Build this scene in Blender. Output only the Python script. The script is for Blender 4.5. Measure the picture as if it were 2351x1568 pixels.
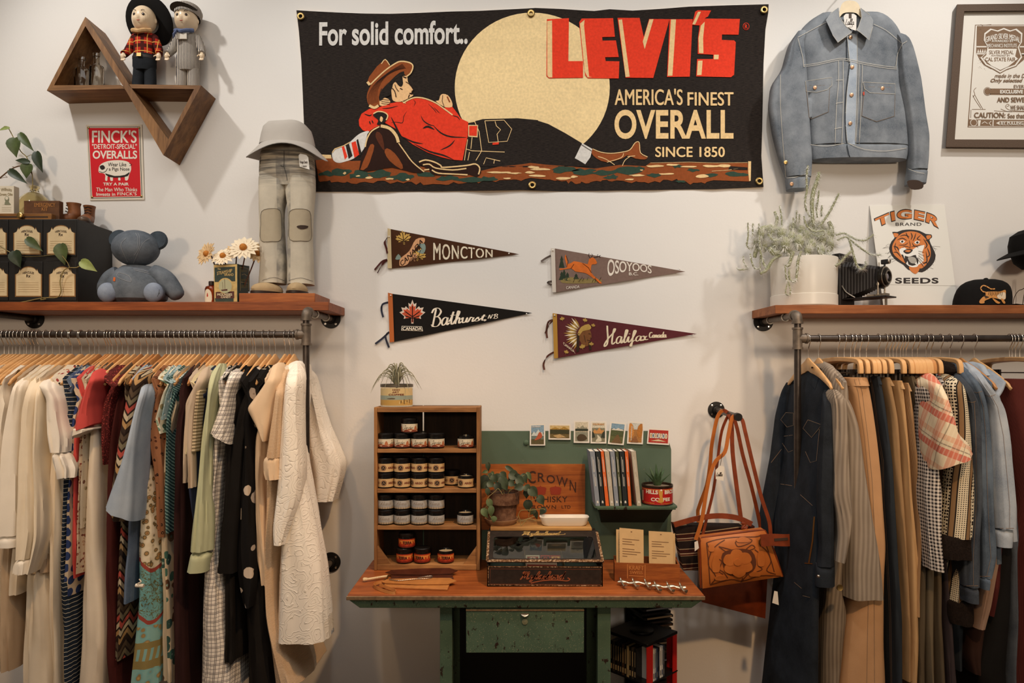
import bpy,bmesh,math,random
from mathutils import Vector,Matrix,noise
from mathutils.geometry import tessellate_polygon
PI = math.pi
SC = bpy.context.scene
COL = SC.collection
for _o in list(bpy.data.objects):bpy.data.objects.remove(_o)

# ---------------------------------------------------------------- camera
D,F,VX,VY,ZC = 3.2,1600.0,1175.5,850.0,1.65
def P(px,py,y=0.0):
    d = D+y
    return Vector(((px-VX)*d/F,y,ZC+(VY-py)*d/F))
def X(px,y=0.0):return (px-VX)*(D+y)/F
def Zh(py,y=0.0):return ZC+(VY-py)*(D+y)/F
cam = bpy.data.cameras.new('camera');cam.sensor_width = 36.0
cam.lens = 36.0*F/2351.0;cam.shift_y = 66.0/2351.0
camo = bpy.data.objects.new('camera',cam);COL.objects.link(camo)
camo.location = (0,-D,ZC);camo.rotation_euler = (PI/2,0,0)
SC.camera = camo
# ---------------------------------------------------------------- light
SC.view_settings.view_transform = 'Standard';SC.view_settings.look = 'None'
SC.view_settings.gamma = 1.0;SC.view_settings.use_curve_mapping = False
SC.view_settings.exposure = 0.0
W = bpy.data.worlds.new('world');SC.world = W;W.use_nodes = True
W.node_tree.nodes['Background'].inputs[0].default_value = (1.0,0.74,0.52,1)
W.node_tree.nodes['Background'].inputs[1].default_value = 0.14
def spot(name,loc,aim,power,size=75,blend=0.6,rad=0.05,col=(1.0,0.94,0.86)):
    l = bpy.data.lights.new(name,'SPOT');l.energy = power;l.spot_size = math.radians(size)
    l.spot_blend = blend;l.shadow_soft_size = rad;l.color = col
    o = bpy.data.objects.new(name,l);COL.objects.link(o);o.location = loc
    o.rotation_euler = (Vector(aim)-Vector(loc)).to_track_quat('-Z','Y').to_euler()
    return o
NEUT,WARM = (1.0,0.965,0.91),(1.0,0.60,0.28)
spot('track_light',(-2.35,-1.25,4.15),(-1.25,0,2.0),86,84,.7,.06,NEUT)
spot('track_light',(-0.75,-1.35,4.15),(-0.25,0,2.0),42,80,.7,.06,NEUT)
spot('track_light',(0.85,-1.35,4.15),(0.55,0,2.0),48,82,.7,.06,NEUT)
spot('track_light',(2.2,-1.3,4.15),(1.65,0,2.0),95,84,.7,.06,NEUT)
spot('warm_spot',(-1.2,-2.4,3.9),(-1.7,0,0.5),150,40,1.0,.07,WARM)
spot('warm_spot',(0.9,-2.2,3.9),(-0.65,0,0.4),250,36,1.0,.07,WARM)
def area(name,loc,aim,power,sx,sy,col):
    l = bpy.data.lights.new(name,'AREA');l.shape = 'RECTANGLE';l.size = sx;l.size_y = sy
    l.energy = power;l.color = col
    o = bpy.data.objects.new(name,l);COL.objects.link(o);o.location = loc
    o.rotation_euler = (Vector(aim)-Vector(loc)).to_track_quat('-Z','Y').to_euler()
for _x in (-2.1,0.0,2.1):spot('front_fill',(_x,-4.9,2.25),(_x*.95,0,1.85),(165,95,240)[int(_x/2.1)+1],42,0.8,.25,(1.0,.78,.56))  # unseen fill spots behind the camera, added to brighten racks and wall under shelves
spot('warm_spot',(0.95,-3.4,3.9),(1.15,0,0.45),260,34,1.0,.07,WARM)  # extra spot, added to brighten the lower right wall
area('ceiling_fill',(0,-3.0,4.4),(0,0,2.0),70,5.0,1.4,NEUT)  # broad soft fill, added high up to even out the wall brightness
# ---------------------------------------------------------------- materials
def lin(c):
    c /= 255.0
    return c/12.92 if c <= 0.04045 else ((c+0.055)/1.055)**2.4
SAT = [1.0]
def C(h):
    c = h[:3] if isinstance(h,(tuple,list)) else [int(h[i:i+2],16) for i in (0,2,4)]
    c = [lin(x) for x in c];g = .3*c[0]+.6*c[1]+.1*c[2]
    return (*[g+(x-g)*SAT[0] for x in c],1.0)
class NT:
    """small node-tree writer"""
    def __init__(s,name,rough=0.7,metal=0.0,spec=0.4):
        s.mat = bpy.data.materials.new(name);s.mat.use_nodes = True
        s.t = s.mat.node_tree;s.b = s.t.nodes['Principled BSDF']
        s.b.inputs['Roughness'].default_value = rough;s.b.inputs['Metallic'].default_value = metal
        s.b.inputs['Specular IOR Level'].default_value = spec
    def put(s,sock,v):
        if isinstance(v,bpy.types.NodeSocket):s.t.links.new(v,sock)
        elif isinstance(v,str):sock.default_value = C(v)
        elif isinstance(v,(tuple,list)) and len(v) == 3 and sock.type == 'RGBA':sock.default_value = (*v,1)
        else:sock.default_value = v
    def n(s,ty,**kw):
        nd = s.t.nodes.new(ty)
        for k,v in kw.items():
            if k[0] == '_':setattr(nd,k[1:],v)
            else:s.put(nd.inputs[k.replace('__',' ')],v)
        return nd
    def co(s,kind='UV',scale=(1,1,1),rot=(0,0,0),loc=(0,0,0)):
        tc = s.n('ShaderNodeTexCoord');mp = s.n('ShaderNodeMapping')
        s.t.links.new(tc.outputs[kind],mp.inputs[0])
        mp.inputs[1].default_value = loc;mp.inputs[2].default_value = rot;mp.inputs[3].default_value = scale
        return mp.outputs[0]
    def xyz(s,v):
        q = s.n('ShaderNodeSeparateXYZ');s.put(q.inputs[0],v);return q.outputs
    def m(s,op,a,b=0.0,c=0.0):
        q = s.n('ShaderNodeMath',_operation=op)
        s.put(q.inputs[0],a);s.put(q.inputs[1],b);s.put(q.inputs[2],c);return q.outputs[0]
    def mix(s,f,a,b,mode='MIX'):
        q = s.n('ShaderNodeMix',_data_type='RGBA',_blend_type=mode)
        s.put(q.inputs[0],f);s.put(q.inputs[6],a);s.put(q.inputs[7],b);return q.outputs[2]
    def noise(s,v,sc=10,det=2,rough=0.5,dist=0.0):
        q = s.n('ShaderNodeTexNoise',Scale=sc,Detail=det,Roughness=rough,Distortion=dist);s.put(q.inputs[0],v);return q.outputs[0]
    def vor(s,v,sc=10,feat='F1',out='Distance',rnd=1.0):
        q = s.n('ShaderNodeTexVoronoi',Scale=sc,Randomness=rnd,_feature=feat);s.put(q.inputs[0],v);return q.outputs[out]
    def ramp(s,f,stops,const=False):
        q = s.n('ShaderNodeValToRGB');s.put(q.inputs[0],f);r = q.color_ramp
        if const:r.interpolation = 'CONSTANT'
        while len(r.elements) <len(stops):r.elements.new(0.5)
        for e,(p,c) in zip(r.elements,stops):
            e.position = p;e.color = C(c) if isinstance(c,(str,tuple)) and not isinstance(c,float) else (c,c,c,1)
        return q.outputs[0]
    def fr(s,x,k):            # fractional part of x*k
        return s.m('FRACT',s.m('MULTIPLY',x,k))
    def band(s,x,k,lo,hi):  # 1 where lo < frac(x*k) < hi
        f = s.fr(x,k)
        return s.m('MULTIPLY',s.m('GREATER_THAN',f,lo),s.m('LESS_THAN',f,hi))
    def bump(s,h,st=0.3,dist=0.01):
        q = s.n('ShaderNodeBump',Strength=st,Distance=dist);s.put(q.inputs['Height'],h)
        s.t.links.new(q.outputs[0],s.b.inputs['Normal'])
    def col(s,c):s.put(s.b.inputs['Base Color'],c)
def plain(name,h,rough=0.6,metal=0.0,var=0.0,vs=12,bump=0.0,bs=300,spec=0.4,co='Object'):
    k = NT(name,rough,metal,spec);v = k.co(co);c = C(h)
    if var:
        lo = tuple(x*(1-var) for x in c[:3]);hi = tuple(min(1,x*(1+var)) for x in c[:3])
        k.col(k.mix(k.ramp(k.noise(v,vs,4),[(0.3,0.0),(0.7,1.0)]),(*lo,1),(*hi,1)))
    else:k.col(c)
    if bump:k.bump(k.noise(v,bs,2),bump,0.002)
    return k.mat
def fabric(name,h,var=0.12,vs=18,weave=900,b=0.25,rough=0.9,crink=0.0):
    k = NT(name,rough,0,0.15);v = k.co('Object');c = C(h)
    lo = tuple(x*(1-var) for x in c[:3]);hi = tuple(min(1,x*(1+var)) for x in c[:3])
    k.col(k.mix(k.noise(v,vs,3),(*lo,1),(*hi,1)))
    hgt = k.noise(v,weave,1)
    if crink:hgt = k.m('ADD',hgt,k.m('MULTIPLY',k.noise(v,28,3,.6),crink))
    k.bump(hgt,b,0.003);return k.mat
def denim(name,dark,light,vs=9,fine=700):
    k = NT(name,0.9,0,0.12);v = k.co('Object')
    f = k.ramp(k.noise(v,vs,4,.6),[(0.3,0.0),(0.72,1.0)])
    base = k.mix(f,dark,light)
    g = k.noise(k.co('Object',(1,1,.25)),fine,1)
    k.col(k.mix(k.m('MULTIPLY',k.ramp(g,[(.35,0.0),(.65,1.0)]),.35),base,light))
    k.bump(g,0.25,0.002);return k.mat
def wood(name,dark,light,axis='x',sc=1.0,rough=0.55,grain=1.0,knots=False):
    k = NT(name,rough,0,0.3)
    st = {'x':(1.2,14,14),'y':(14,1.2,14),'z':(14,14,1.2)}[axis]
    v = k.co('Object',tuple(a*sc for a in st))
    a = k.noise(v,2.2,6,.62,.6);b = k.noise(v,11,3,.6)
    f = k.m('ADD',k.m('MULTIPLY',a,.75),k.m('MULTIPLY',b,.25*grain))
    c = k.ramp(f,[(0.34,dark),(0.66,light)])
    c = k.mix(k.ramp(k.noise(k.co('Object'),6,3),[(.35,0.55),(.6,0.0)]),c,dark)
    k.col(c);k.bump(f,0.25,0.004);return k.mat
def glass(name,tint='FFFFFF',rough=0.03,ior=1.45):
    k = NT(name,rough,0,0.5);k.col(tint);k.b.inputs['Transmission Weight'].default_value = 1.0
    k.b.inputs['IOR'].default_value = ior;return k.mat

# ---------------------------------------------------------------- mesh builder
BASE = {}                                  # empties' world matrices
def orth(t):
    t = t.normalized();a = Vector((0,0,1)) if abs(t.z) <0.9 else Vector((0,1,0))
    u = t.cross(a).normalized();return u,t.cross(u).normalized()
def smooth(pts,k=4,closed=False):
    pts = [Vector(p) for p in pts];n = len(pts);out = []
    for i in range(n if closed else n-1):
        if closed:a,b,c,d = (pts[(i+j) % n] for j in (-1,0,1,2))
        else:a,b,c,d = pts[max(i-1,0)],pts[i],pts[i+1],pts[min(i+2,n-1)]
        for j in range(k):
            t = j/k
            out.append(.5*((2*b)+(c-a)*t+(2*a-5*b+4*c-d)*t*t+(3*b-a-3*c+d)*t**3))
    if not closed:out.append(pts[-1])
    return out
class MB:
    def __init__(s):s.V = [];s.Fc = [];s.M = [];s.U = [];s.step = 0
    def add(s,vs,fs,m=0,uv=None):
        o = len(s.V);s.V += [Vector(v) for v in vs]
        for f in fs:
            s.Fc.append([i+o for i in f]);s.M.append(m);s.U.append([uv[i] for i in f] if uv else None)
        return s
    def hexa(s,p,m=0):        # 8 points: bottom ring then top ring
        return s.add(p,[(3,2,1,0),(4,5,6,7),(0,1,5,4),(1,2,6,5),(2,3,7,6),(3,0,4,7)],m)
    def box(s,a,b,m=0,R=None,c=None):
        (x0,y0,z0),(x1,y1,z1) = a,b
        p = [Vector(q) for q in ((x0,y0,z0),(x1,y0,z0),(x1,y1,z0),(x0,y1,z0),(x0,y0,z1),(x1,y0,z1),(x1,y1,z1),(x0,y1,z1))]
        if R is not None:
            c = Vector(c) if c is not None else (Vector(a)+Vector(b))/2
            p = [c+R @ (q-c) for q in p]
        return s.hexa(p,m)
    def tube(s,pts,r,n=8,m=0,caps=True,flat=None,up=None):
        pts = [Vector(p) for p in pts];k = len(pts)
        rs = list(r) if isinstance(r,(list,tuple)) else [r]*k
        vs = [];uv = [];t0 = None;L = 0
        for i,p in enumerate(pts):
            t = (pts[min(i+1,k-1)]-pts[max(i-1,0)])
            t = t.normalized() if t.length >1e-9 else (t0 or Vector((0,0,1)))
            if t0 is None:
                if up is not None:u = Vector(up)-t*t.dot(Vector(up));u.normalize();w = t.cross(u)
                else:u,w = orth(t)
            else:
                u = u-t*t.dot(u);u.normalize();w = t.cross(u)
            if i:L += (p-pts[i-1]).length
            t0 = t;ra = rs[i];rb = ra*flat if flat else ra
            for j in range(n):
                a = 2*PI*j/n;vs.append(p+u*math.cos(a)*ra+w*math.sin(a)*rb);uv.append((j/n*.2,L))
        fs = [(i*n+j,i*n+(j+1) % n,(i+1)*n+(j+1) % n,(i+1)*n+j) for i in range(k-1) for j in range(n)]
        if caps:fs += [tuple(range(n-1,-1,-1)),tuple((k-1)*n+j for j in range(n))]
        return s.add(vs,fs,m,uv)
    def strap(s,pts,w,t,side,m=0):   # flat band, side = width direction per strap
        pts = [Vector(p) for p in pts];k = len(pts);vs = [];sd = Vector(side).normalized()
        for i,p in enumerate(pts):
            tg = (pts[min(i+1,k-1)]-pts[max(i-1,0)]).normalized()
            u = sd-tg*tg.dot(sd)
            u = u.normalized() if u.length >1e-4 else orth(tg)[0]
            nn = tg.cross(u)
            for a,b in ((-1,-1),(1,-1),(1,1),(-1,1)):vs.append(p+u*a*w/2+nn*b*t/2)
        fs = [(i*4+j,i*4+(j+1) % 4,i*4+4+(j+1) % 4,i*4+4+j) for i in range(k-1) for j in range(4)]
        fs += [(3,2,1,0),tuple((k-1)*4+j for j in range(4))]
        return s.add(vs,fs,m)
    def lathe(s,prof,c=(0,0,0),n=28,m=0,M3=None,sx=1.0,sy=1.0,cap0=True,cap1=True):
        c = Vector(c);vs = [];uv = []
        for r,z in prof:
            for j in range(n):
                a = 2*PI*j/n;q = Vector((r*math.cos(a)*sx,r*math.sin(a)*sy,z))
                vs.append(c+(M3 @ q if M3 is not None else q));uv.append((j/n,z))
        k = len(prof)
        fs = [(i*n+j,i*n+(j+1) % n,(i+1)*n+(j+1) % n,(i+1)*n+j) for i in range(k-1) for j in range(n)]
        if cap0:fs.append(tuple(range(n-1,-1,-1)))
        if cap1:fs.append(tuple((k-1)*n+j for j in range(n)))
        return s.add(vs,fs,m,uv)
    def ball(s,c,r,n=16,m=0,M3=None):
        r = (r,r,r) if not isinstance(r,(tuple,list)) else r;k = max(6,n // 2)
        vs = [];c = Vector(c)
        for i in range(1,k):
            th = PI*i/k
            for j in range(n):
                a = 2*PI*j/n;q = Vector((r[0]*math.sin(th)*math.cos(a),r[1]*math.sin(th)*math.sin(a),r[2]*math.cos(th)))
                vs.append(c+(M3 @ q if M3 is not None else q))
        T = Vector((0,0,r[2]));vs += [c+(M3 @ T if M3 is not None else T),c-(M3 @ T if M3 is not None else T)]
        a,b = len(vs)-2,len(vs)-1
        fs = [(i*n+j,(i+1)*n+j,(i+1)*n+(j+1) % n,i*n+(j+1) % n) for i in range(k-2) for j in range(n)]
        fs += [(a,j,(j+1) % n) for j in range(n)]+[(b,(k-2)*n+(j+1) % n,(k-2)*n+j) for j in range(n)]
        return s.add(vs,fs,m)
    def grid(s,fn,nu,nv,m=0,closed=False,uv=None):
        vs = [];uu = []
        for i in range(nv+1):
            for j in range(nu+(0 if closed else 1)):
                vs.append(fn(j/nu,i/nv));uu.append(uv(j/nu,i/nv) if uv else (j/nu,i/nv))
        w = nu if closed else nu+1
        fs = [(i*w+j,i*w+(j+1) % w,(i+1)*w+(j+1) % w,(i+1)*w+j) for i in range(nv) for j in range(nu)]
        return s.add(vs,fs,m,uu)
    def prism(s,pts,fn,d0,d1,m=0,mside=None):   # 2-D outline extruded between depths d0 and d1 of fn(u, v, d)
        n = len(pts);vs = [fn(u,v,d0) for u,v in pts]+[fn(u,v,d1) for u,v in pts]
        tr = tessellate_polygon([[Vector((u,v,0)) for u,v in pts]])
        s.add(vs,[t for t in tr]+[tuple(i+n for i in reversed(t)) for t in tr],m)
        return s.add(vs,[(i,(i+1) % n,n+(i+1) % n,n+i) for i in range(n)],m if mside is None else mside)
    def art(s,pts,fn,m=0,layer=1,step=0,holes=()):  # flat printed shape on the surface fn(u, v, layer)
        loops = [[Vector((p[0],p[1],0)) for p in pts]]+[[Vector((p[0],p[1],0)) for p in h] for h in holes]
        allp = [p for l in loops for p in l]
        return s.tris(allp,tessellate_polygon(loops),fn,m,layer,step)
    def tris(s,allp,tr,fn,m=0,layer=1,step=0):
        step = step or s.step or getattr(fn,'st',0)
        if step:
            bm = bmesh.new();bv = [bm.verts.new((p[0],p[1],0)) for p in allp]
            for t in tr:
                try:bm.faces.new([bv[i] for i in t])
                except ValueError:pass
            for ax in (0,1):
                lo = min(p[ax] for p in allp);hi = max(p[ax] for p in allp);k = math.floor(lo/step)+1
                while k*step <hi:
                    co = [0,0,0];no = [0,0,0];co[ax] = k*step;no[ax] = 1
                    bmesh.ops.bisect_plane(bm,geom=bm.verts[:]+bm.edges[:]+bm.faces[:],dist=1e-5,plane_co=co,plane_no=no);k += 1
            bm.verts.index_update()
            vs = [fn(v.co.x,v.co.y,layer) for v in bm.verts];fs = [[v.index for v in f.verts] for f in bm.faces];bm.free()
            return s.add(vs,fs,m)
        return s.add([fn(p[0],p[1],layer) for p in allp],[tuple(t) for t in tr],m)
    def line(s,pts,w,fn,m=0,layer=1,step=0,taper=False,sm=0):   # ribbon along a 2-D polyline
        pts = [Vector((p[0],p[1])) for p in pts]
        if sm:pts = [Vector((q.x,q.y)) for q in smooth([(p.x,p.y,0) for p in pts],sm)]
        n = len(pts);L = [];Rr = []
        for i,p in enumerate(pts):
            t = pts[min(i+1,n-1)]-pts[max(i-1,0)]
            t = t.normalized() if t.length >1e-9 else Vector((1,0));q = Vector((-t.y,t.x))
            ww = w/2*(1-abs(2*i/(n-1)-1)**2*.85 if taper else 1)
            L.append(p+q*ww);Rr.append(p-q*ww)
        allp = L+Rr;fs = []
        for i in range(n-1):fs += [(i,i+1,n+i+1),(i,n+i+1,n+i)]
        return s.tris(allp,fs,fn,m,layer,step)
    def build(s,name,mats,parent=None,label=None,cat=None,group=None,kind=None,world=True,ang=38,bevel=0,origin=None,recalc=True,subd=0):
        mats = mats if isinstance(mats,(list,tuple)) else [mats]
        if parent is not None:
            Mi = BASE.get(parent.name,Matrix.Identity(4)).inverted() if world else None
            vs = [Mi @ v for v in s.V] if world else s.V;loc = None;Mw = BASE.get(parent.name,Matrix.Identity(4))
        else:
            if origin is None:
                xs = [v.x for v in s.V];ys = [v.y for v in s.V];zs = [v.z for v in s.V]
                origin = Vector(((min(xs)+max(xs))/2,(min(ys)+max(ys))/2,min(zs)))
            loc = Vector(origin);vs = [v-loc for v in s.V];Mw = Matrix.Translation(loc)
        me = bpy.data.meshes.new(name);me.from_pydata([tuple(v) for v in vs],[],s.Fc)
        for mt in mats:me.materials.append(mt)
        me.polygons.foreach_set('material_index',s.M)
        if any(u for u in s.U):
            ul = me.uv_layers.new(name='UVMap');flat = []
            for f,u in zip(s.Fc,s.U):
                for j in range(len(f)):flat += list(u[j]) if u else [0,0]
            ul.data.foreach_set('uv',flat)
        if recalc:
            bm = bmesh.new();bm.from_mesh(me);bmesh.ops.recalc_face_normals(bm,faces=bm.faces);bm.to_mesh(me);bm.free()
        me.polygons.foreach_set('use_smooth',[True]*len(me.polygons));me.set_sharp_from_angle(angle=math.radians(ang));me.update()
        o = bpy.data.objects.new(name,me);COL.objects.link(o)
        if parent is not None:o.parent = parent
        else:o.location = loc
        BASE[o.name] = Mw
        if bevel:
            b = o.modifiers.new('bevel','BEVEL');b.width = bevel;b.segments = 2;b.limit_method = 'ANGLE';b.angle_limit = math.radians(50)
        if subd:
            b = o.modifiers.new('subd','SUBSURF');b.levels = subd;b.render_levels = subd
        tag(o,label,cat,group,kind);return o
def tag(o,label=None,cat=None,group=None,kind=None):
    for k,v in (('label',label),('category',cat),('group',group),('kind',kind)):
        if v:o[k] = v
    return o
def thing(name,label,cat,loc=(0,0,0),rz=0.0,group=None):
    o = bpy.data.objects.new(name,None);COL.objects.link(o);o.empty_display_size = .05
    o.location = loc;o.rotation_euler = (0,0,rz)
    BASE[o.name] = Matrix.Translation(Vector(loc)) @ Matrix.Rotation(rz,4,'Z')
    return tag(o,label,cat,group)
def dup(root,loc,rz=0.0,label=None,group=None,sc=None):
    r = root.copy();COL.objects.link(r);r.location = loc;r.rotation_euler = (0,0,rz)
    if sc:r.scale = (sc,sc,sc)
    if label:r['label'] = label
    if group:r['group'] = group
    for ch in list(root.children):
        c = ch.copy();COL.objects.link(c);c.parent = r
        for g in ch.children:
            d = g.copy();COL.objects.link(d);d.parent = c
    return r
# ---------------------------------------------------------------- lettering
_TX = {}
def glyphs(s,bold=0.0,shear=0.0,sp=1.0):
    key = (s,bold,shear,sp)
    if key not in _TX:
        cu = bpy.data.curves.new('lettering','FONT');cu.body = s;cu.offset = bold;cu.shear = shear;cu.space_character = sp
        cu.fill_mode = 'FRONT';cu.resolution_u = 6
        o = bpy.data.objects.new('lettering',cu);me = o.to_mesh();me.calc_loop_triangles()
        _TX[key] = ([(v.co.x,v.co.y) for v in me.vertices],[tuple(t.vertices) for t in me.loop_triangles])
        o.to_mesh_clear();bpy.data.objects.remove(o);bpy.data.curves.remove(cu)
    return _TX[key]
def text(mb,s,box,fn,m=0,layer=2,bold=0.0,shear=0.0,sp=1.0,step=0,warp=None,flip=False):
    """lettering fitted to box (x0, ytop, x1, ybottom) of the surface fn"""
    thick = bold if set(s) & set('MNWK') else 0
    vs,tr = glyphs(s,0 if thick else bold,shear,sp)
    if not vs:return
    x0,y0,x1,y1 = box
    ax = min(v[0] for v in vs);bx = max(v[0] for v in vs);ay = min(v[1] for v in vs);by = max(v[1] for v in vs)
    pts = []
    for x,y in vs:
        u = x0+(x-ax)/(bx-ax)*(x1-x0);v = y1+(y-ay)/(by-ay)*(y0-y1)
        if warp:u,v = warp(u,v)
        pts.append((u,v))
    if thick:       # letters with acute joins are thickened by overprinting
        k = thick*(x1-x0)/(bx-ax)*.8
        for i,(du,dv) in enumerate(((-k,0),(k,0),(0,-k*.6),(0,k*.6))):mb.tris([(u+du,v+dv) for u,v in pts],tr,fn,m,layer+.2*i,step)
    else:mb.tris(pts,tr,fn,m,layer,step)
SCRIPT = {
 'B':(.72,[[(.22,.95),(.17,.5),(.1,.0)],[(-.05,.72),(.08,.94),(.4,1.02),(.6,.84),(.46,.58),(.24,.52),(.5,.5),(.66,.26),(.5,.02),(.2,.0),(.02,.12)]]),
 'H':(.8,[[(.0,1.15),(.06,.8),(.14,.4),(.12,.05),(-.05,-.08),(-.08,.06),(.1,.3),(.35,.55),(.6,.8),(.66,1.0),(.56,.95),(.5,.5),(.5,.1),(.6,.0),(.76,.14)]]),
 'C':(.6,[[(.5,.8),(.4,.95),(.15,.85),(.05,.4),(.2,.02),(.4,.02),(.55,.15)]]),
 'M':(1.1,[[(.0,.75),(.1,.95),(.22,.9),(.15,.3),(.0,-.1)],[(.16,.4),(.4,.95),(.46,.8),(.4,.1)],[(.42,.4),(.68,.95),(.74,.8),(.7,.1),(.82,.0),(1.0,.15)]]),
 'J':(.6,[[(.1,.85),(.3,1.0),(.5,.9),(.3,.3),(.1,-.2),(-.05,-.2),(.1,.1),(.4,.3),(.55,.15)]]),
 'A':(.8,[[(.0,.0),(.2,.3),(.5,1.0),(.5,.4),(.6,.0),(.75,.12)],[(.15,.35),(.6,.4)]]),
 'a':(.56,[[(.42,.42),(.28,.5),(.1,.38),(.05,.15),(.18,.0),(.36,.15),(.44,.48),(.42,.14),(.48,.0),(.6,.14)]]),
 't':(.38,[[(.0,.2),(.14,.45),(.24,.9),(.17,.35),(.2,.05),(.3,.0),(.4,.14)],[(.04,.62),(.42,.66)]]),
 'h':(.52,[[(.0,.14),(.2,.5),(.3,.92),(.2,1.0),(.15,.75),(.12,.0)],[(.12,.2),(.26,.46),(.37,.42),(.37,.12),(.42,.0),(.54,.14)]]),
 'u':(.56,[[(.0,.3),(.1,.48),(.1,.14),(.2,.0),(.34,.12),(.42,.48),(.4,.12),(.47,.0),(.58,.14)]]),
 'r':(.44,[[(.0,.14),(.12,.52),(.18,.42),(.32,.45),(.28,.2),(.32,.0),(.46,.14)]]),
 's':(.38,[[(.0,.12),(.22,.52),(.22,.38),(.34,.16),(.22,.0),(.04,.06)],[(.26,.02),(.4,.14)]]),
 'l':(.34,[[(.0,.14),(.2,.5),(.3,.92),(.2,1.0),(.14,.75),(.12,.14),(.2,.0),(.36,.14)]]),
 'i':(.3,[[(.0,.14),(.1,.48),(.1,.12),(.18,.0),(.32,.14)],[(.14,.66),(.16,.7)]]),
 'f':(.36,[[(.0,.12),(.2,.5),(.32,.92),(.22,1.0),(.15,.75),(.12,-.2),(.05,-.35),(.02,-.2),(.2,.05),(.38,.14)]]),
 'x':(.44,[[(.0,.4),(.1,.48),(.28,.04),(.46,.12)],[(.38,.46),(.26,.4),(.1,.02),(.0,.05)]]),
 'n':(.52,[[(.0,.4),(.1,.48),(.1,.0)],[(.1,.2),(.26,.47),(.36,.4),(.36,.1),(.42,.0),(.54,.14)]]),
 'd':(.56,[[(.4,.42),(.26,.5),(.1,.38),(.05,.15),(.18,.0),(.36,.15),(.52,1.0),(.42,.14),(.48,.0),(.6,.14)]]),
 'o':(.5,[[(.3,.48),(.12,.4),(.06,.15),(.2,.0),(.38,.15),(.4,.38),(.28,.5),(.34,.38),(.52,.4)]]),
 'e':(.44,[[(.0,.14),(.3,.3),(.28,.48),(.12,.42),(.06,.15),(.2,.0),(.46,.14)]]),
 'y':(.56,[[(.0,.3),(.1,.48),(.1,.18),(.22,.06),(.38,.2),(.44,.48),(.36,-.1),(.2,-.4),(.08,-.3),(.3,-.02),(.58,.14)]]),
 'L':(.6,[[(.3,.95),(.2,.4),(.05,.05),(.25,.0),(.55,.12)]]),' ':(.3,[]),'.':(.2,[[(.05,.02),(.08,.02)]]),',':(.25,[[(.08,.06),(.02,-.14)]]),'N':(.7,[[(.0,.0),(.16,.9),(.42,.0),(.62,.95)]])}
def script(mb,s,box,fn,m=0,layer=2,w=3.0,slant=.25,warp=None):
    x = 0;st = []
    for ch in s:
        wd,strokes = SCRIPT[ch]
        for k in strokes:st.append([(x+a+b*slant,b) for a,b in k])
        x += wd
    ax = min(p[0] for k in st for p in k);bx = max(p[0] for k in st for p in k)
    x0,y0,x1,y1 = box                       # y1 = baseline, y0 = cap height
    for k in st:
        q = []
        for a,b in k:
            u = x0+(a-ax)/(bx-ax)*(x1-x0);v = y1+(y0-y1)*b
            q.append(warp(u,v) if warp else (u,v))
        mb.line(q,w,fn,m,layer,sm=4)
def ell(cx,cy,rx,ry=None,n=24,a0=0,a1=2*PI):
    ry = rx if ry is None else ry
    return [(cx+rx*math.cos(a0+(a1-a0)*i/n),cy+ry*math.sin(a0+(a1-a0)*i/n)) for i in range(n+(0 if abs(a1-a0-2*PI) <1e-6 else 1))]
def rect(x0,y0,x1,y1):return [(x0,y0),(x1,y0),(x1,y1),(x0,y1)]
def rrect(x0,y0,x1,y1,r,k=4):
    out = []
    for cx,cy,a in ((x1-r,y1-r,0),(x0+r,y1-r,PI/2),(x0+r,y0+r,PI),(x1-r,y0+r,1.5*PI)):
        out += [(cx+r*math.cos(a+PI/2*i/k),cy+r*math.sin(a+PI/2*i/k)) for i in range(k+1)]
    return out
def zoomed(ox,oy,s):return lambda *pts:[(ox+a/s,oy+b/s) for a,b in pts]
def csm(pts,k=4):return [(q.x,q.y) for q in smooth([(a,b,0) for a,b in pts],k,True)]
def quadmap(q,y,off=0.0004):   # unit square (u right, v down) to the picture quad q at depth y
    q = [P(a,b,y) for a,b in q]
    def f(u,v,l):
        p = (q[0]*(1-u)+q[1]*u)*(1-v)+(q[3]*(1-u)+q[2]*u)*v
        p.y -= l*off;return p
    return f
def surf(y,off=0.0004):         # picture coordinates on the plane at depth y
    return lambda u,v,l:P(u,v,y)-Vector((0,l*off,0))
R3 = lambda ax,deg:Matrix.Rotation(math.radians(deg),3,ax)
# ---------------------------------------------------------------- the room
k = NT('wall_paint',0.85,0,0.2);v = k.co('Object')
k.col(k.mix(k.noise(v,3,3),(.75,.72,.685,1),(.79,.76,.725,1)));k.bump(k.noise(v,90,4,.6),.10,.004)
M_WALL = k.mat
M_FLOOR = wood('floor_boards','4a3626','7a5c42','y',1.0)
M_CEIL = plain('ceiling_paint','b9b2a6',.9)
MB().box((-5,0,0),(5,.15,4.6)).build('wall_back',M_WALL,kind='structure')
MB().box((-5,-7,-.1),(5,.15,0)).build('floor',M_FLOOR,kind='structure')
MB().box((-5,-7,4.6),(5,.15,4.7)).build('ceiling',M_CEIL,kind='structure')
CAMP = Vector((0,-D,ZC))
def onplane(p0,nrm,off=0.0004):       # picture coordinates carried onto the plane through p0
    p0 = Vector(p0);nrm = Vector(nrm).normalized()
    if nrm.y >0:nrm =-nrm
    def f(u,v,l):
        d = P(u,v,0)-CAMP
        t = (p0-CAMP).dot(nrm)/d.dot(nrm)
        return CAMP+d*t+nrm*(l*off)
    return f
def M_list(*cols,rough=.85,bump=0.15,var=.1,vs=60):
    return [plain('print_' +c,c,rough,0,var,vs,bump,900,.15) for c in cols]
random.seed(4)
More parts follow.
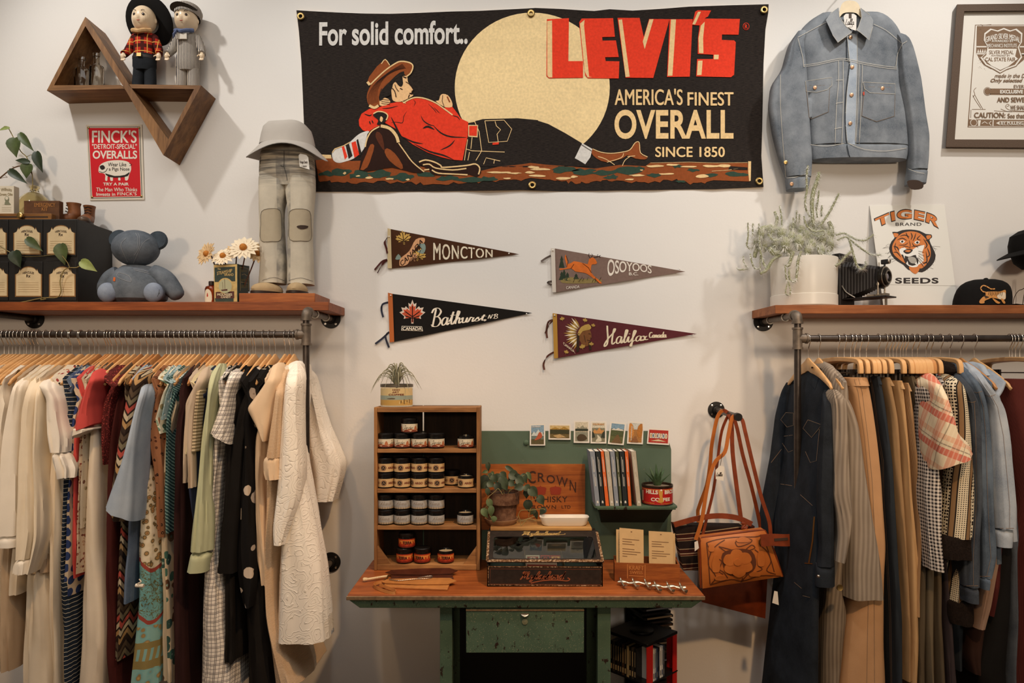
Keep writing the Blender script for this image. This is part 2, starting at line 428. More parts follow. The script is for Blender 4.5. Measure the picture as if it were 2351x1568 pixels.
# ---------------------------------------------------------------- long printed cotton banner
k = NT('banner_cloth',.92,0,.1);v = k.co('Object')
k.col(k.mix(k.ramp(k.noise(k.co('Object',(6,1,60)),8,4,.7),[(.35,0.0),(.7,1.0)]),'1d1a19','3a322d'));k.bump(k.noise(v,900,1),.3,.002)
BM = [k.mat]+M_list('EBD09C','D6D2CC','E23E26','E6C48E','8E4B26','33483c','2e1b15','EDC08C','5a2f1e',vs=90)
Z3 = zoomed(660,0,3.409);Z4 = zoomed(1200,0,3.409)
def ban(u,v,l):
    h = .007+.0035*math.sin(u*.021+v*.006)+.0025*math.sin(v*.03-u*.011+1)+.002*math.sin(u*.05+2)
    h += .002*math.exp(-((v-92)/18)**2)+.002*math.exp(-((v-372)/18)**2)+.0016*math.exp(-((u-1115)/18)**2)+.0016*math.exp(-((u-1640)/18)**2)
    return P(u,v,-max(h,.003)-l*.0008)
b = MB();S = 16;b.step = 16
out = Z3((70,80),(200,88),(400,98),(600,106),(800,108),(1000,102),(1280,90),(1500,85),(1880,66))+Z4((100,62),(300,70),(450,80),(560,86),(680,72),(860,83),(1100,68),(1300,52),(1600,42),(1925,33),(1922,100),(1900,230),(1885,500),(1875,1000),(1868,1220),(1885,1462),(1500,1480),(1000,1486),(300,1497),(0,1487))+Z3((1600,1490),(1200,1497),(700,1500),(215,1500),(212,1400),(150,1160),(130,1000),(118,700),(108,480),(90,250))
out = [q for i in range(len(out)) for q in [((out[i][0]*(3-j)+out[(i+1) % len(out)][0]*j)/3,(out[i][1]*(3-j)+out[(i+1) % len(out)][1]*j)/3) for j in range(3)]]
b.art(out,ban,0,0,S)
n = len(out);rim = [ban(u,v,0) for u,v in out]+[P(u,v,-.001) for u,v in out]
b.add(rim,[(i,(i+1) % n,n+(i+1) % n,n+i) for i in range(n)],4)
A = lambda pts,m,l=1,holes=():b.art(pts,ban,m,l,S,holes)
A(ell(1222,201,178,172,64),1)                                                       # moon
A(csm(Z3((1400,965),(1530,932),(1800,925),(1960,940))+Z4((120,945),(200,970),(330,1040),(460,1118),(540,1160)),1)+Z4((520,1300),(0,1310))+Z3((1400,1300)),0,2)   # dark trousers
# ground
g = [(212,1205),(330,1230),(500,1260),(760,1250),(1000,1300),(1300,1330),(1500,1340),(1650,1305),(1840,1285)]
g2 = [(60,1275),(200,1290),(350,1300),(560,1320),(760,1290),(960,1300),(1000,1272),(1400,1272),(1760,1275),(1780,1420)]
lowr = [(1500,1420),(1340,1440),(1200,1410),(1000,1425),(860,1430),(700,1415),(560,1420),(420,1430),(330,1425),(160,1410)]
low3 = [(1900,1400),(1700,1410),(1500,1425),(1300,1435),(1100,1440),(900,1430),(700,1425),(500,1435),(350,1420),(215,1425)]
def jag(pts,a):return [(x+random.uniform(-8,8),y+random.uniform(-a,a)) for i in range(len(pts)-1) for x,y in [((pts[i][0]*(6-j)+pts[i+1][0]*j)/6,(pts[i][1]*(6-j)+pts[i+1][1]*j)/6) for j in range(6)]]
A(Z3(*g)+Z4(*g2)+Z4(*jag(lowr,12))+Z3(*jag(low3,12)),5,2)
def blob(Z,x,y,w,h,m,l,n=9,sk=-.3):
    A(csm(Z(*[(x+w*math.cos(a)*random.uniform(.6,1.2)+sk*h*math.sin(a),y+h*math.sin(a)*random.uniform(.5,1.3)) for a in [2*PI*i/n for i in range(n)]]),2),m,l)
for x,y,w,h in ((300,1360,70,22),(420,1345,90,30),(560,1370,100,34),(720,1360,90,30),(900,1385,110,28),(1080,1370,90,22),(1250,1395,100,22),(1420,1405,110,20),(1560,1400,80,18)):blob(Z3,x,y,w,h,6,3,13)
for x,y,w,h in ((330,1330,110,24),(470,1345,120,24),(640,1350,110,20),(800,1335,130,30),(900,1320,70,18),(700,1385,60,20),(1030,1370,60,16),(1210,1300,40,16),(1330,1330,50,14),(1470,1370,70,14),(1670,1365,90,22),(1240,1420,50,10)):blob(Z4,x,y,w,h,6,3,13)
for x,y,w,h in ((445,1355,14,10),(640,1390,30,8),(800,1400,40,7),(1400,1320,60,10),(1650,1350,90,10),(1780,1355,60,8),(1930,1310,50,12),(1720,1395,30,6),(550,1378,18,6),(940,1405,20,7)):blob(Z3,x,y,w,h,4,4)
for x,y,w,h in ((60,1350,40,9),(150,1325,90,10),(110,1375,70,10),(320,1395,60,16),(400,1385,30,10),(900,1372,70,8),(1040,1300,70,10),(1170,1290,70,8),(1300,1305,70,7),(1480,1300,80,9),(1570,1295,60,14),(1400,1380,50,16),(1130,1360,80,7),(930,1330,14,6),(840,1405,40,6)):blob(Z4,x,y,w,h,4,4)
A(Z4((1620,1300),(1760,1310),(1760,1330),(1610,1328)),0,4)
b.line(Z4((1000,1275),(1300,1268),(1500,1275),(1760,1272)),.8,ban,4,4)
b.line(Z4((1480,1340),(1600,1332),(1740,1312)),1,ban,4,4)
A(Z4((1765,1262),(1788,1262),(1785,1415),(1772,1418),(1765,1340)),4,4)
# blanket roll
A(csm(Z3((348,1200),(370,1165),(440,1140),(490,1110),(545,1060),(590,1035),(640,1030),(620,1120),(580,1190),(520,1240),(450,1265),(400,1275),(360,1255)),3),2,3)
for x,w,m in ((425,16,3),(455,26,0),(500,34,3),(540,12,0)):
    A(Z3((x,1150-(x-425)*.45),(x+w,1138-(x-425)*.45),(x+w+28,1225-(x-425)*.2),(x+24,1250-(x-425)*.2)),m,4)
b.line(Z3((350,1195),(370,1165),(440,1140),(490,1112)),2,ban,4,5)
A(Z3((215,1208),(340,1212),(345,1240),(230,1240)),4,3)
# shirt
shirt = Z3((905,800),(960,772),(1010,765),(1075,775),(1150,800),(1215,845),(1245,838),(1290,835),(1325,880),(1360,930),(1415,955),(1412,1060),(1392,1150),(1370,1256),(1290,1250),(1210,1232),(1100,1195),(980,1130),(890,1060),(850,1010),(760,960),(705,1000),(640,1035),(590,1020),(562,985),(558,940),(580,890),(640,852),(720,838),(770,815),(860,798))
A(shirt,3,3)
for p,w in (([(905,805),(960,775),(1010,762),(1080,772),(1160,805),(1225,850),(1292,900)],3),([(900,795),(925,808)],2)):b.line(Z3(*p),w,ban,4,5,sm=3)
for p,w in (([(740,850),(800,845),(865,828)],2),([(810,915),(840,975),(870,1035),(890,1060)],4),([(890,1065),(980,1110),(1060,1125)],3.5),([(1045,905),(1065,945),(1110,975),(1150,985)],2.5),([(1060,1005),(1100,990),(1150,1015)],5),([(1140,980),(1200,1040),(1280,1070),(1400,1075)],3.5),([(1310,1095),(1270,1140),(1195,1175)],3),([(935,870),(910,910),(900,960),(850,955),(810,960)],1.4),([(1100,810),(1150,860),(1165,885)],1.4),([(1145,840),(1195,890)],1.4),([(1290,905),(1330,915),(1350,940)],2),([(985,780),(1000,800),(990,830)],1.3),([(640,945),(650,975)],3),([(660,940),(672,968)],3),([(600,890),(640,905),(660,895)],3),([(1300,1250),(1220,1215),(1110,1185),(990,1125)],4)):b.line(Z3(*p),w,ban,0,4,taper=True,sm=3)
# trousers details
for p in ([(1415,960),(1470,950)],[(1545,945),(1695,940),(1755,1010),(1720,1105),(1575,1115),(1545,945)],[(1625,950),(1635,985),(1668,1015),(1640,1050),(1650,1110)],[(1462,945),(1500,1030),(1520,1180),(1475,1255)],[(1395,1165),(1445,1180),(1700,1190)],[(1410,1090),(1385,1255)],[(1445,1075),(1435,1165)],[(1425,1190),(1412,1255)],[(1535,1285),(1555,1235),(1665,1260)],[(1615,1280),(1620,1250)]):b.line(Z3(*p),1.6,ban,4,4)
A(Z3((1415,978),(1492,978),(1488,1075),(1415,1070)),4,4);A(Z3((1422,985),(1485,985),(1481,1064),(1422,1060)),3,5)
A(Z3((1605,1118),(1655,1112),(1653,1130),(1605,1134)),3,5)
# saddle
A(csm(Z3((560,1330),(610,1150),(625,1050),(680,1000),(750,980),(830,1015),(875,1090),(905,1160),(985,1260),(1070,1345),(980,1350),(820,1310),(700,1330)),2),7,5)
A(csm(Z3((570,1328),(620,1200),(650,1130),(680,1140),(660,1220),(625,1310)),2),5,6);A(csm(Z3((780,1160),(840,1200),(900,1290),(890,1325),(800,1260),(760,1190)),2),5,6);A(csm(Z3((700,1030),(740,1060),(760,1180),(720,1130),(690,1070)),2),9,6)
b.line(Z3((608,1150),(625,1080),(660,1025),(720,990)),3,ban,4,7,sm=3);b.line(Z3((730,985),(800,1005),(850,1060),(868,1115)),7,ban,4,7,sm=3)
b.line(Z3((870,1120),(920,1190),(980,1270),(1070,1345)),2.6,ban,4,7,sm=3)
A(csm(Z3((670,905),(690,880),(730,875),(780,900),(775,935),(750,970),(700,975),(710,940)),3),0,6)
b.line(Z3((672,890),(710,872),(760,880),(785,905),(772,940)),2.6,ban,4,7,sm=3);A(csm(Z3((730,910),(748,925),(738,955),(722,940)),2),8,7)
A(csm(Z3((1020,1270),(1080,1250),(1150,1270),(1220,1300),(1330,1300),(1450,1275),(1500,1300),(1515,1350),(1480,1385),(1420,1365),(1300,1370),(1150,1370),(1110,1335),(1060,1300)),2),7,5)
for p,w in (([(1030,1268),(1080,1252),(1150,1268),(1200,1295),(1220,1310),(1400,1295),(1470,1283),(1505,1315),(1495,1365)],3.2),([(1130,1330),(1180,1355),(1300,1362),(1410,1368)],3),([(1060,1290),(1110,1285),(1160,1315),(1290,1330),(1400,1318)],3),([(1070,1330),(1110,1325)],3)):b.line(Z3(*p),w,ban,4,6,sm=3)
# head, hat
A(csm(Z3((815,640),(870,585),(935,570),(942,640),(985,700),(968,725),(985,745),(955,765),(890,795),(830,790),(815,740)),3),8,4)
A(csm(Z3((800,640),(850,580),(900,555),(930,570),(900,600),(905,650),(890,680),(865,665),(845,640),(825,660),(815,700)),2),0,5)
for p,w in (([(880,690),(900,700)],2),([(925,640),(950,655),(985,700),(970,715)],1.5),([(905,600),(930,610)],2.5),([(955,730),(980,735)],3),([(820,690),(840,715),(850,760)],2),([(945,765),(955,740)],2),([(840,660),(850,690),(870,715)],1.5)):b.line(Z3(*p),w,ban,7,6,sm=2)
A(csm(Z3((722,775),(750,762),(790,775),(805,800),(770,825),(722,825)),2),8,4)
for yy in (778,795,810):b.line(Z3((735,yy),(800,yy+6)),1.2,ban,7,5)
A(csm(Z3((640,600),(700,520),(765,462),(790,490),(805,520),(740,590),(680,640),(650,672),(622,650)),1),5,5)
A(csm(Z3((640,830),(620,760),(640,690),(700,610),(790,530),(880,478),(960,488),(985,520),(965,575),(930,600),(900,560),(850,590),(800,640),(740,700),(715,760),(720,820),(680,845)),2),5,6)
A(csm(Z3((730,700),(800,640),(860,585),(915,555),(930,590),(870,600),(815,660),(810,740),(760,760),(722,790)),2),0,6)
for p,w in (([(650,660),(690,620),(760,555),(830,505),(885,480),(955,490),(982,518),(965,570),(930,600)],3),([(625,640),(645,665)],6),([(640,825),(680,843),(712,825)],6),([(735,500),(765,465),(800,510)],2)):b.line(Z3(*p),w,ban,4,7,sm=3)
for i in range(7):
    o = i*11;b.line(Z3((640+o,820-o*.3),(635+o,740-o*.4),(690+o,650-o*.6),(800+o*.6,560-o*.1),(900+o*.4,500+o*.5)),.7,ban,7,8,sm=3)
A(csm(Z3((1160,790),(1185,785),(1195,750),(1215,735),(1255,745),(1285,790),(1290,835),(1240,840),(1190,815)),2),8,4)
b.line(Z3((1215,745),(1210,790),(1225,830)),1.3,ban,7,5);b.line(Z3((1250,755),(1270,800)),3,ban,5,5)
# cuff and boot
A(csm(Z4((545,1162),(600,1185),(680,1200),(770,1190),(840,1170),(880,1120),(905,1112),(920,1140),(922,1200),(940,1220),(978,1230),(955,1248),(880,1240),(820,1215),(780,1240),(660,1270),(580,1240),(540,1200)),2),5,3)
b.line(Z4((548,1165),(610,1190),(690,1200),(780,1190),(840,1172),(880,1118),(912,1115),(922,1195),(978,1228)),1.8,ban,4,5,sm=3)
for p in ([(590,1225),(650,1245),(720,1290)],[(660,1270),(770,1235),(790,1200)],[(780,1298),(800,1255),(840,1225)],[(820,1225),(880,1220)]):b.line(Z4(*p),1.5,ban,4,4,sm=3)
A(Z4((465,1120),(545,1165),(530,1230),(490,1285),(440,1255),(408,1238)),2,3)
b.line(Z4((455,1128),(540,1182)),1.2,ban,0,5)
# lettering
text(b,'For solid comfort..',(*Z3((248,165))[0],*Z3((1410,352))[0]),ban,2,3,.026,0,1.0,S,lambda u,v:(u,v-(u-900)*.012))
def LV(*p):return Z4(*p)
L_out = [((190,150),(362,142),(357,478),(472,478),(472,608),(205,612),(186,595)),
         ((442,175),(462,145),(708,142),(722,288),(622,290),(625,318),(730,316),(752,446),(645,448),(650,478),(757,480),(752,614),(510,612),(490,590),(470,450)),
         ((742,140),(915,140),(948,290),(990,148),(1150,150),(1022,610),(805,608)),
         ((1150,150),(1330,150),(1308,600),(1130,602)),
         ((1350,92),(1370,80),(1475,82),(1450,130),(1430,140),(1400,200),(1325,195)),
         ((1430,145),(1700,148),(1690,272),(1560,270),(1558,312),(1655,316),(1668,330),(1655,585),(1630,604),(1358,598),(1365,462),(1490,462),(1492,428),(1370,422),(1372,300),(1385,200))]
for p in L_out:A(LV(*p),3,4)
for p in (((192,165),(230,160),(232,606),(205,606),(192,590)),((448,185),(485,155),(480,200),(520,600),(545,604),(508,605),(486,560)),((750,155),(778,152),(838,600),(805,602)),((992,152),(1024,150),(955,385),(940,325)),((1160,152),(1200,152),(1172,592),(1135,594)),((1372,92),(1395,92),(1350,192),(1328,190)),((1395,200),(1425,170),(1412,300),(1415,418),(1380,415),(1376,300)),((1372,476),(1408,474),(1400,586),(1364,588)),((1498,428),(1535,428),(1532,464),(1496,464))):A(LV(*p),4,5)
A(ell(1713,60.5,7.5,8.5,20),3,3);A(ell(1713,60.5,6.3,7.3,20),0,4);text(b,'R',(1710,56,1716.5,65.5),ban,3,5,.02)
text(b,"AMERICA'S",(*Z4((722,695))[0],*Z4((1250,822))[0]),ban,4,3,.028,0,1.03,S)
text(b,'FINEST',(*Z4((1292,722))[0],*Z4((1648,826))[0]),ban,4,3,.028,0,1.03,S)
text(b,'OVERALL',(*Z4((718,858))[0],*Z4((1650,1088))[0]),ban,4,3,.028,0,1.03,S)
text(b,'SINCE 1850',(*Z4((1040,1150))[0],*Z4((1580,1228))[0]),ban,4,3,.028,0,1.03,S)
BN = thing('wall_banner','long black printed cotton banner with a cowboy lying before a big yellow moon','banner',P(1220,438,0))
b.build('printed_cloth',BM,BN,ang=60)
M_BRASS = plain('brass','c2a56a',.35,1.0,.15,60)
for u,v in ((690.5,38),(1219,31),(1754,23),(1743,416),(1222,425),):
    g = MB();c = P(u,v,-.016);g.lathe([(.0075,0),(.0165,0),(.0175,.003),(.014,.0055),(.009,.005),(.0075,0)],c,20,0,R3('X',90),cap0=False,cap1=False)
    g.build('grommet',M_BRASS,BN)
# ---------------------------------------------------------------- pennants
Z7 = zoomed(840,500,3.014)
LEAFR = [(0,1),(.1,.74),(.23,.82),(.19,.46),(.38,.63),(.44,.53),(.64,.57),(.56,.37),(.74,.29),(.46,.06),(.5,-.07),(.07,-.02),(.06,-.34)]
LEAF = LEAFR+[(-a,q) for a,q in reversed(LEAFR)]
def leafart(b,cx,cy,r,fn,m,l,rot=0,vein=None,sx=1):
    c,s = math.cos(rot),math.sin(rot)
    T = lambda a,q:(cx+r*(a*sx*c-q*s),cy-r*(a*sx*s+q*c))
    b.art([T(a,q) for a,q in LEAF],fn,m,l)
    if vein is not None:
        for p in ([(0,.8),(0,-.3)],[(.5,.42),(0,.05)],[(-.5,.42),(0,.05)],[(.5,.12),(0,-.05)],[(-.5,.12),(0,-.05)]):b.line([T(*q) for q in p],r*.06,fn,vein,l+1)
def pennant(label,cloth,head,tie,hq,tip,ties,pins,artf,cols):
    t = thing('felt_pennant',label,'pennant',P(*Z7(hq[3])[0],0),group=None)
    b = MB();b.step = 12;H = Z7(*hq);TP = Z7(tip)[0]
    def fn(u,v,l):return P(u,v,-(.005+.004*math.sin(u*.025+v*.02)**2)-l*.0007)
    o = [H[1],TP,H[2]]
    b.art([H[0],H[1],TP,H[2],H[3]],fn,0,0,12)
    artf(b,fn);b.build('field',[cloth]+cols,t)
    c = MB();c.prism([H[0],H[1],H[2],H[3]],lambda u,v,d:fn(u,v,d),0,5);c.build('header_band',head,t)
    for p in ties:
        q = [P(*a,-.006-.006*(i % 2)) for i,a in enumerate(Z7(*p))]
        MB().strap(smooth(q,4),.009,.0012,(.6,0,1)).build('tie',tie,t)
    for p in pins:
        MB().ball(P(*Z7(p)[0],-.014),.0035,10).build('pin',M_PIN,t)
    return t
M_PIN = plain('pin_head','e8e4dc',.3)
feltm = lambda h:fabric('felt_' +h,h,.14,90,1400,.4)
def art1(b,fn):
    leafart(b,*Z7((262,160))[0],25,fn,2,1,.15,4);leafart(b,*Z7((362,275))[0],23,fn,2,1,-.3,4);leafart(b,*Z7((330,285))[0],18,fn,3,2,.5,4)
    b.art(csm(Z7((232,318),(240,280),(300,230),(345,150),(405,140),(402,175),(365,185),(320,250),(290,320),(240,334)),3),fn,3,3)
    b.art(csm(Z7((360,185),(405,178),(414,215),(395,250),(355,232),(390,215)),2),fn,5,2);b.art(csm(Z7((203,285),(225,250),(245,280),(225,290)),2),fn,5,2)
    text(b,'CANADA',(0,0,1,1),lambda u,v,l:fn(*Z7((240+150*u+10*(v-.5),318-165*(max(u,0)**1.25)+(v-.5)*34))[0],l),4,4,.02)
    f = lambda u,v,l:fn(*Z7((468+u*408,(172+50*u)*(1-v)+(294-21*u)*v))[0],l)
    text(b,'MONCTON',(0,0,1,1),f,1,2,.026,0,1.12)
    for u in (.09,.155,.28,.42,.58,.66,.79,.93):b.art(rect(u-.004,-.02,u+.004,.38),f,0,3);b.art(rect(u-.004,.62,u+.004,1.02),f,0,3)
pennant('dark brown felt pennant with gold maple leaves, top left of the four',feltm('4a2d1c'),plain('band_cream','c9b58d',.9),plain('tie_maroon','4a1c16',.9),
        ((150,72),(172,78),(180,350),(150,350)),(1062,252),[[(150,135),(130,170),(142,210),(148,245)],[(148,290),(110,305),(60,360)],[(148,292),(115,320),(80,382)]],[(990,247),(160,130)],art1,M_list('E4D8C0','C9A256','CF9A70','2e1c14','7f9088'))
def art2(b,fn):
    for x,y,h in ((1355,260,85),(1372,355,75),(1395,375,60),(1355,370,60),(1455,385,40)):
        b.art(Z7((x,y),(x+12,y+h*.4),(x+7,y+h*.4),(x+20,y+h),(x-20,y+h),(x-7,y+h*.4),(x-12,y+h*.4)),fn,3,1)
    b.art(csm(Z7((1350,430),(1420,410),(1500,425),(1600,420),(1635,440),(1560,452),(1440,455),(1360,450)),2),fn,5,1)
    b.art(csm(Z7((1400,320),(1440,300),(1500,312),(1535,320),(1545,285),(1575,275),(1600,310),(1585,322),(1562,325),(1560,380),(1600,420),(1632,450),(1615,452),(1550,400),(1510,380),(1450,372),(1420,350),(1345,362),(1345,350),(1390,345),(1375,280),(1385,255)),2),fn,2,2)
    for p in ([(1555,280),(1540,262),(1545,245)],[(1560,275),(1570,255),(1560,250)],[(1575,275),(1600,270),(1625,260)],[(1600,270),(1605,252)],[(1615,264),(1622,275)]):b.line(Z7(*p),1.2,fn,4,3)
    for p in ([(1500,315),(1540,345),(1560,380)],[(1420,350),(1440,320)],[(1385,262),(1400,300),(1390,340)],[(1580,420),(1612,450)]):b.line(Z7(*p),1,fn,4,3)
    for i in range(14):x = 1360+random.random()*260;y = 430+random.random()*20;b.line(Z7((x,y),(x+10,y-22)),.9,fn,random.choice((3,4,5)),3)
    f = lambda u,v,l:fn(*Z7((1672+u*305,(284+46*u)*(1-v)+(412-140*u+116*u*u)*v))[0],l)
    text(b,'OSOYOOS',(0,0,1,1),f,1,2,.012,0,.95)
    text(b,'B.C.',(*Z7((1820,378))[0],*Z7((1885,398))[0]),fn,1,2,.02);text(b,'CANADA',(0,0,1,1),lambda u,v,l:fn(*Z7((1386+u*92,474+20*v-8*u))[0],l),1,2,.02)
pennant('grey felt pennant with a leaping orange deer, upper right of the four',feltm('80695f'),plain('band_white','cfc6ba',.9),plain('tie_grey','5d5048',.9),
        ((1280,210),(1308,212),(1316,515),(1290,516)),(2212,372),[[(1280,262),(1245,280),(1212,302)],[(1286,440),(1258,448),(1285,466)]],[(2172,355),(1294,225)],art2,M_list('E2D8CB','CF6B2C','2f3a2c','2b1712','8b7a4c'))
def art3(b,fn):
    leafart(b,*Z7((322,690))[0],41,fn,4,1,0,None,.98);leafart(b,*Z7((322,690))[0],33,fn,2,2,0,0)
    b.art(Z7((248,748),(388,752),(395,785),(245,780)),fn,1,3);b.art(Z7((251,751),(385,755),(390,782),(250,777)),fn,0,4)
    text(b,'CANADA',(*Z7((255,756))[0],*Z7((385,778))[0]),fn,1,5,.04)
    f = lambda u,v,l:fn(*Z7((455+u*380,(622+45*u)*(1-v)+(755-48*u)*v))[0],l)
    script(b,'Bathurst,',(0,0,1,1),f,1,2,.034,.15);script(b,'N.B.',(0,0,1,1),lambda u,v,l:fn(*Z7((845+u*70,668+4*u+(v)*30-6*u))[0],l),1,2,.09,.15)
pennant('black felt pennant with an orange band and one red maple leaf',feltm('1d1a18'),plain('band_orange','b4622f',.9),plain('tie_navy','2a2c3c',.9),
        ((152,518),(184,526),(196,858),(165,862)),(1152,658),[[(155,585),(115,600),(108,640),(120,688)],[(160,790),(120,830),(65,872)],[(162,792),(135,820),(160,898)]],[(1112,665),(172,537)],art3,M_list('EDE3D2','C4563A','1d1a18','D8C8B8'))
def art4(b,fn):
    for i in range(17):
        a = 2.05+i*.135;r = 125+10*math.sin(i*1.7);cx,cy = 1500,800
        p0 = (cx+40*math.cos(a),cy-45*math.sin(a));p1 = (cx+r*math.cos(a),cy-r*.98*math.sin(a));q = (-(p1[1]-p0[1])*.05,(p1[0]-p0[0])*.05)
        b.art(Z7(p0,((p0[0]+p1[0])/2+q[0]*1.6,(p0[1]+p1[1])/2+q[1]*1.6),p1,((p0[0]+p1[0])/2-q[0]*1.6,(p0[1]+p1[1])/2-q[1]*1.6)),fn,1 if i % 2 else 4,1)
    b.art(csm(Z7((1465,800),(1490,755),(1540,735),(1560,760),(1545,775),(1500,785),(1478,815)),2),fn,2,3)
    b.art(csm(Z7((1480,800),(1500,780),(1550,772),(1562,830),(1552,840),(1545,880),(1510,890),(1480,850)),2),fn,3,2)
    for p in ([(1540,800),(1556,804)],[(1550,830),(1562,832)],[(1530,845),(1552,850)],[(1510,810),(1520,860)]):b.line(Z7(*p),1,fn,5,4)
    b.art(Z7((1462,800),(1478,800),(1475,925),(1455,930)),fn,5,3);b.art(Z7((1540,860),(1560,855),(1560,915),(1545,915)),fn,5,3)
    for x,y,r in ((1360,705,8),(1515,715,8),(1572,750,7),(1500,900,10),(1560,880,8),(1385,935,8)):leafart(b,*Z7((x,y))[0],r,fn,2,4,random.uniform(-.5,.5),None)
    text(b,'CANADA.',(0,0,1,1),lambda u,v,l:fn(*Z7((1365+u*80+v*4,858+60*u+22*v))[0],l),1,5,.02)
    f = lambda u,v,l:fn(*Z7((1652+u*300,(752+28*u)*(1-v)+(882-36*u)*v))[0],l)
    script(b,'Halifax',(0,.08,1,1),f,1,2,.04,.12);script(b,'Canada',(0,0,1,1),lambda u,v,l:fn(*Z7((1962+u*118,790+(v)*40-2*u))[0],l),1,2,.075,.12)
pennant('maroon felt pennant with a feather headdress portrait, lower right of the four',feltm('5e2c30'),plain('band_gold','b08436',.9),plain('tie_brown','5a3428',.9),
        ((1292,660),(1322,664),(1330,970),(1302,974)),(2290,803),[[(1295,708),(1262,722),(1250,790),(1255,832)],[(1294,710),(1268,740),(1240,800)],[(1300,930),(1255,960),(1230,1010),(1235,1052)]],[(2265,812),(1306,675)],art4,M_list('E6D6B8','B5934E','7a5030','A8853f','3a2a20'))
# ---------------------------------------------------------------- red enamel tin sign
Z1 = zoomed(0,0,3.266)
b = MB();fn = surf(-.0045);q = Z1((645,936),(1065,934),(1083,1497),(675,1502));b.prism(q,lambda u,v,d:P(u,v,d),-.0045,0)
inn = lambda e:Z1((655+e,950+e),(1050-e,950+e),(1067-e,1482-e),(683+e,1488-e))
b.art(inn(0),fn,3,1);b.art(inn(4),fn,0,2);b.art(inn(10),fn,1,3)
def tsign(s,x0,y0,x1,y1,bold=.03,m=2,sp=1.0):text(b,s,(*Z1((x0,y0))[0],*Z1((x1,y1))[0]),fn,m,5,bold*.6,0,sp)
tsign("FINCK'S",694,978,1024,1072,.05);tsign('"DETROIT-SPECIAL"',692,1080,1028,1118,.025);tsign('OVERALLS',697,1130,1030,1192,.045);tsign('TRY A PAIR',775,1370,968,1392,.05)
tsign('The Man Who Thinks',724,1408,1030,1436,.03);tsign('Invests in',724,1444,866,1470,.03);tsign("FINCK'S",882,1442,1026,1466,.04,2,1.1)
b.art(csm(Z1((740,1280),(750,1240),(790,1215),(850,1203),(930,1205),(975,1225),(985,1270),(970,1310),(960,1350),(940,1352),(935,1325),(905,1330),(905,1352),(888,1352),(885,1328),(850,1330),(848,1355),(830,1355),(825,1325),(808,1325),(806,1355),(790,1352),(790,1310),(765,1298),(748,1296)),3),fn,2,4)
b.art(csm(Z1((790,1300),(860,1320),(940,1312),(972,1290),(960,1320),(900,1332),(820,1328)),2),fn,3,5);b.art(csm(Z1((748,1250),(775,1238),(790,1262),(765,1275)),2),fn,3,5)
b.line(Z1((745,1285),(770,1295),(795,1285),(808,1262)),1.4,fn,3,5,sm=2);b.line(Z1((970,1225),(990,1235),(972,1245)),1,fn,3,5,sm=2)
for s,x0,y0,x1,y1 in (('Wear Like',812,1220,948,1248),('a Pigs Nose',818,1256,972,1288)):tsign(s,x0,y0,x1,y1,.025,3)
TS = thing('tin_sign','small red enamel sign with a white pig, hung under the triangle shelf','sign',P(265,458))
b.build('enamel_plate',[plain('enamel_cream','ddd2c0',.4),plain('enamel_red','d2202a',.35),plain('enamel_white','ece2d2',.4),plain('enamel_black','241c1a',.4)],TS)
for p in ((662,958),(1042,957),(690,1476),(1060,1470)):MB().ball(P(*Z1(p)[0],-.007),(.005,.003,.005),12).build('screw',M_BRASS,TS)
# ---------------------------------------------------------------- framed label print
Zf = zoomed(2180,0,4.614)
FR = thing('framed_print','dark brown wooden frame with a cream mat and an old clothing label print','picture',P(2340,340))
o = [(2197,10),(2530,6),(2520,341),(2171,338)];i_ = [(2214,26),(2512,23),(2502,321),(2192,320)]
b = MB();vs = [P(*q,-.03) for q in o]+[P(*q,-.03) for q in i_]+[P(*q,0) for q in o]+[P(*q,-.012) for q in i_]
fs = []
for j in range(4):
    k2 = (j+1) % 4;fs += [(j,k2,4+k2,4+j),(8+j,8+k2,k2,j),(4+j,4+k2,12+k2,12+j)]
b.add(vs,fs);b.build('frame_moulding',plain('frame_wood','58473a',.75,0,.25,300,.2,400),FR,bevel=.002)
b = MB();b.add([P(*q,-.012) for q in i_]+[P(*q,-.002) for q in i_],[(0,1,2,3),(7,6,5,4),(0,4,5,1),(1,5,6,2),(2,6,7,3),(3,7,4,0)])
fn = surf(-.012)
BR = 1
b.art(Zf((270,262),(900,262),(900,1350),(190,1350)),fn,BR,1);b.art(Zf((276,270),(900,270),(900,1345),(200,1342)),fn,0,2)
b.art(Zf((288,278),(900,278),(900,590),(280,575)),fn,BR,3);b.art(Zf((284,490),(900,490),(900,503),(283,503)),fn,0,4);b.art(Zf((282,565),(900,565),(900,578),(282,578)),fn,0,4)
for i in range(12):x = 290+i*24;b.art(Zf((x,560),(x+12,520),(x+22,560)),fn,0,4)
b.art(csm(Zf((288,575),(320,640),(360,690),(430,730),(500,750),(620,740),(720,690),(780,640),(830,570)),1),fn,BR,3)
for i in range(60):x = 290+random.random()*210;y = 600+random.random()*140;b.line(Zf((x,y),(x+random.uniform(-12,12),y+random.uniform(-14,14))),.9,fn,0,4)
sh = [(365,355),(430,305),(505,325),(572,298),(640,325),(705,305),(768,355),(762,450),(730,500),(765,610),(700,700),(600,735),(533,772),(470,735),(380,690),(325,615),(385,560),(400,500),(360,430)]
cs = lambda e:[(550+(a-550)*e,520+(q-520)*e) for a,q in sh]
b.art(Zf(*cs(1.04)),fn,BR,5);b.art(Zf(*sh),fn,0,6);b.art(Zf(*cs(.93)),fn,BR,7);b.art(Zf((395,520),(708,520),(690,600),(720,625),(620,705),(533,745),(440,700),(350,620),(385,585)),fn,0,8)
def tf(s,x0,y0,x1,y1,m=BR,bold=.03,sh_=0,wp=None,l=9):text(b,s,(*Zf((x0,y0))[0],*Zf((x1,y1))[0]),fn,m,l,bold,sh_,1,0,wp)
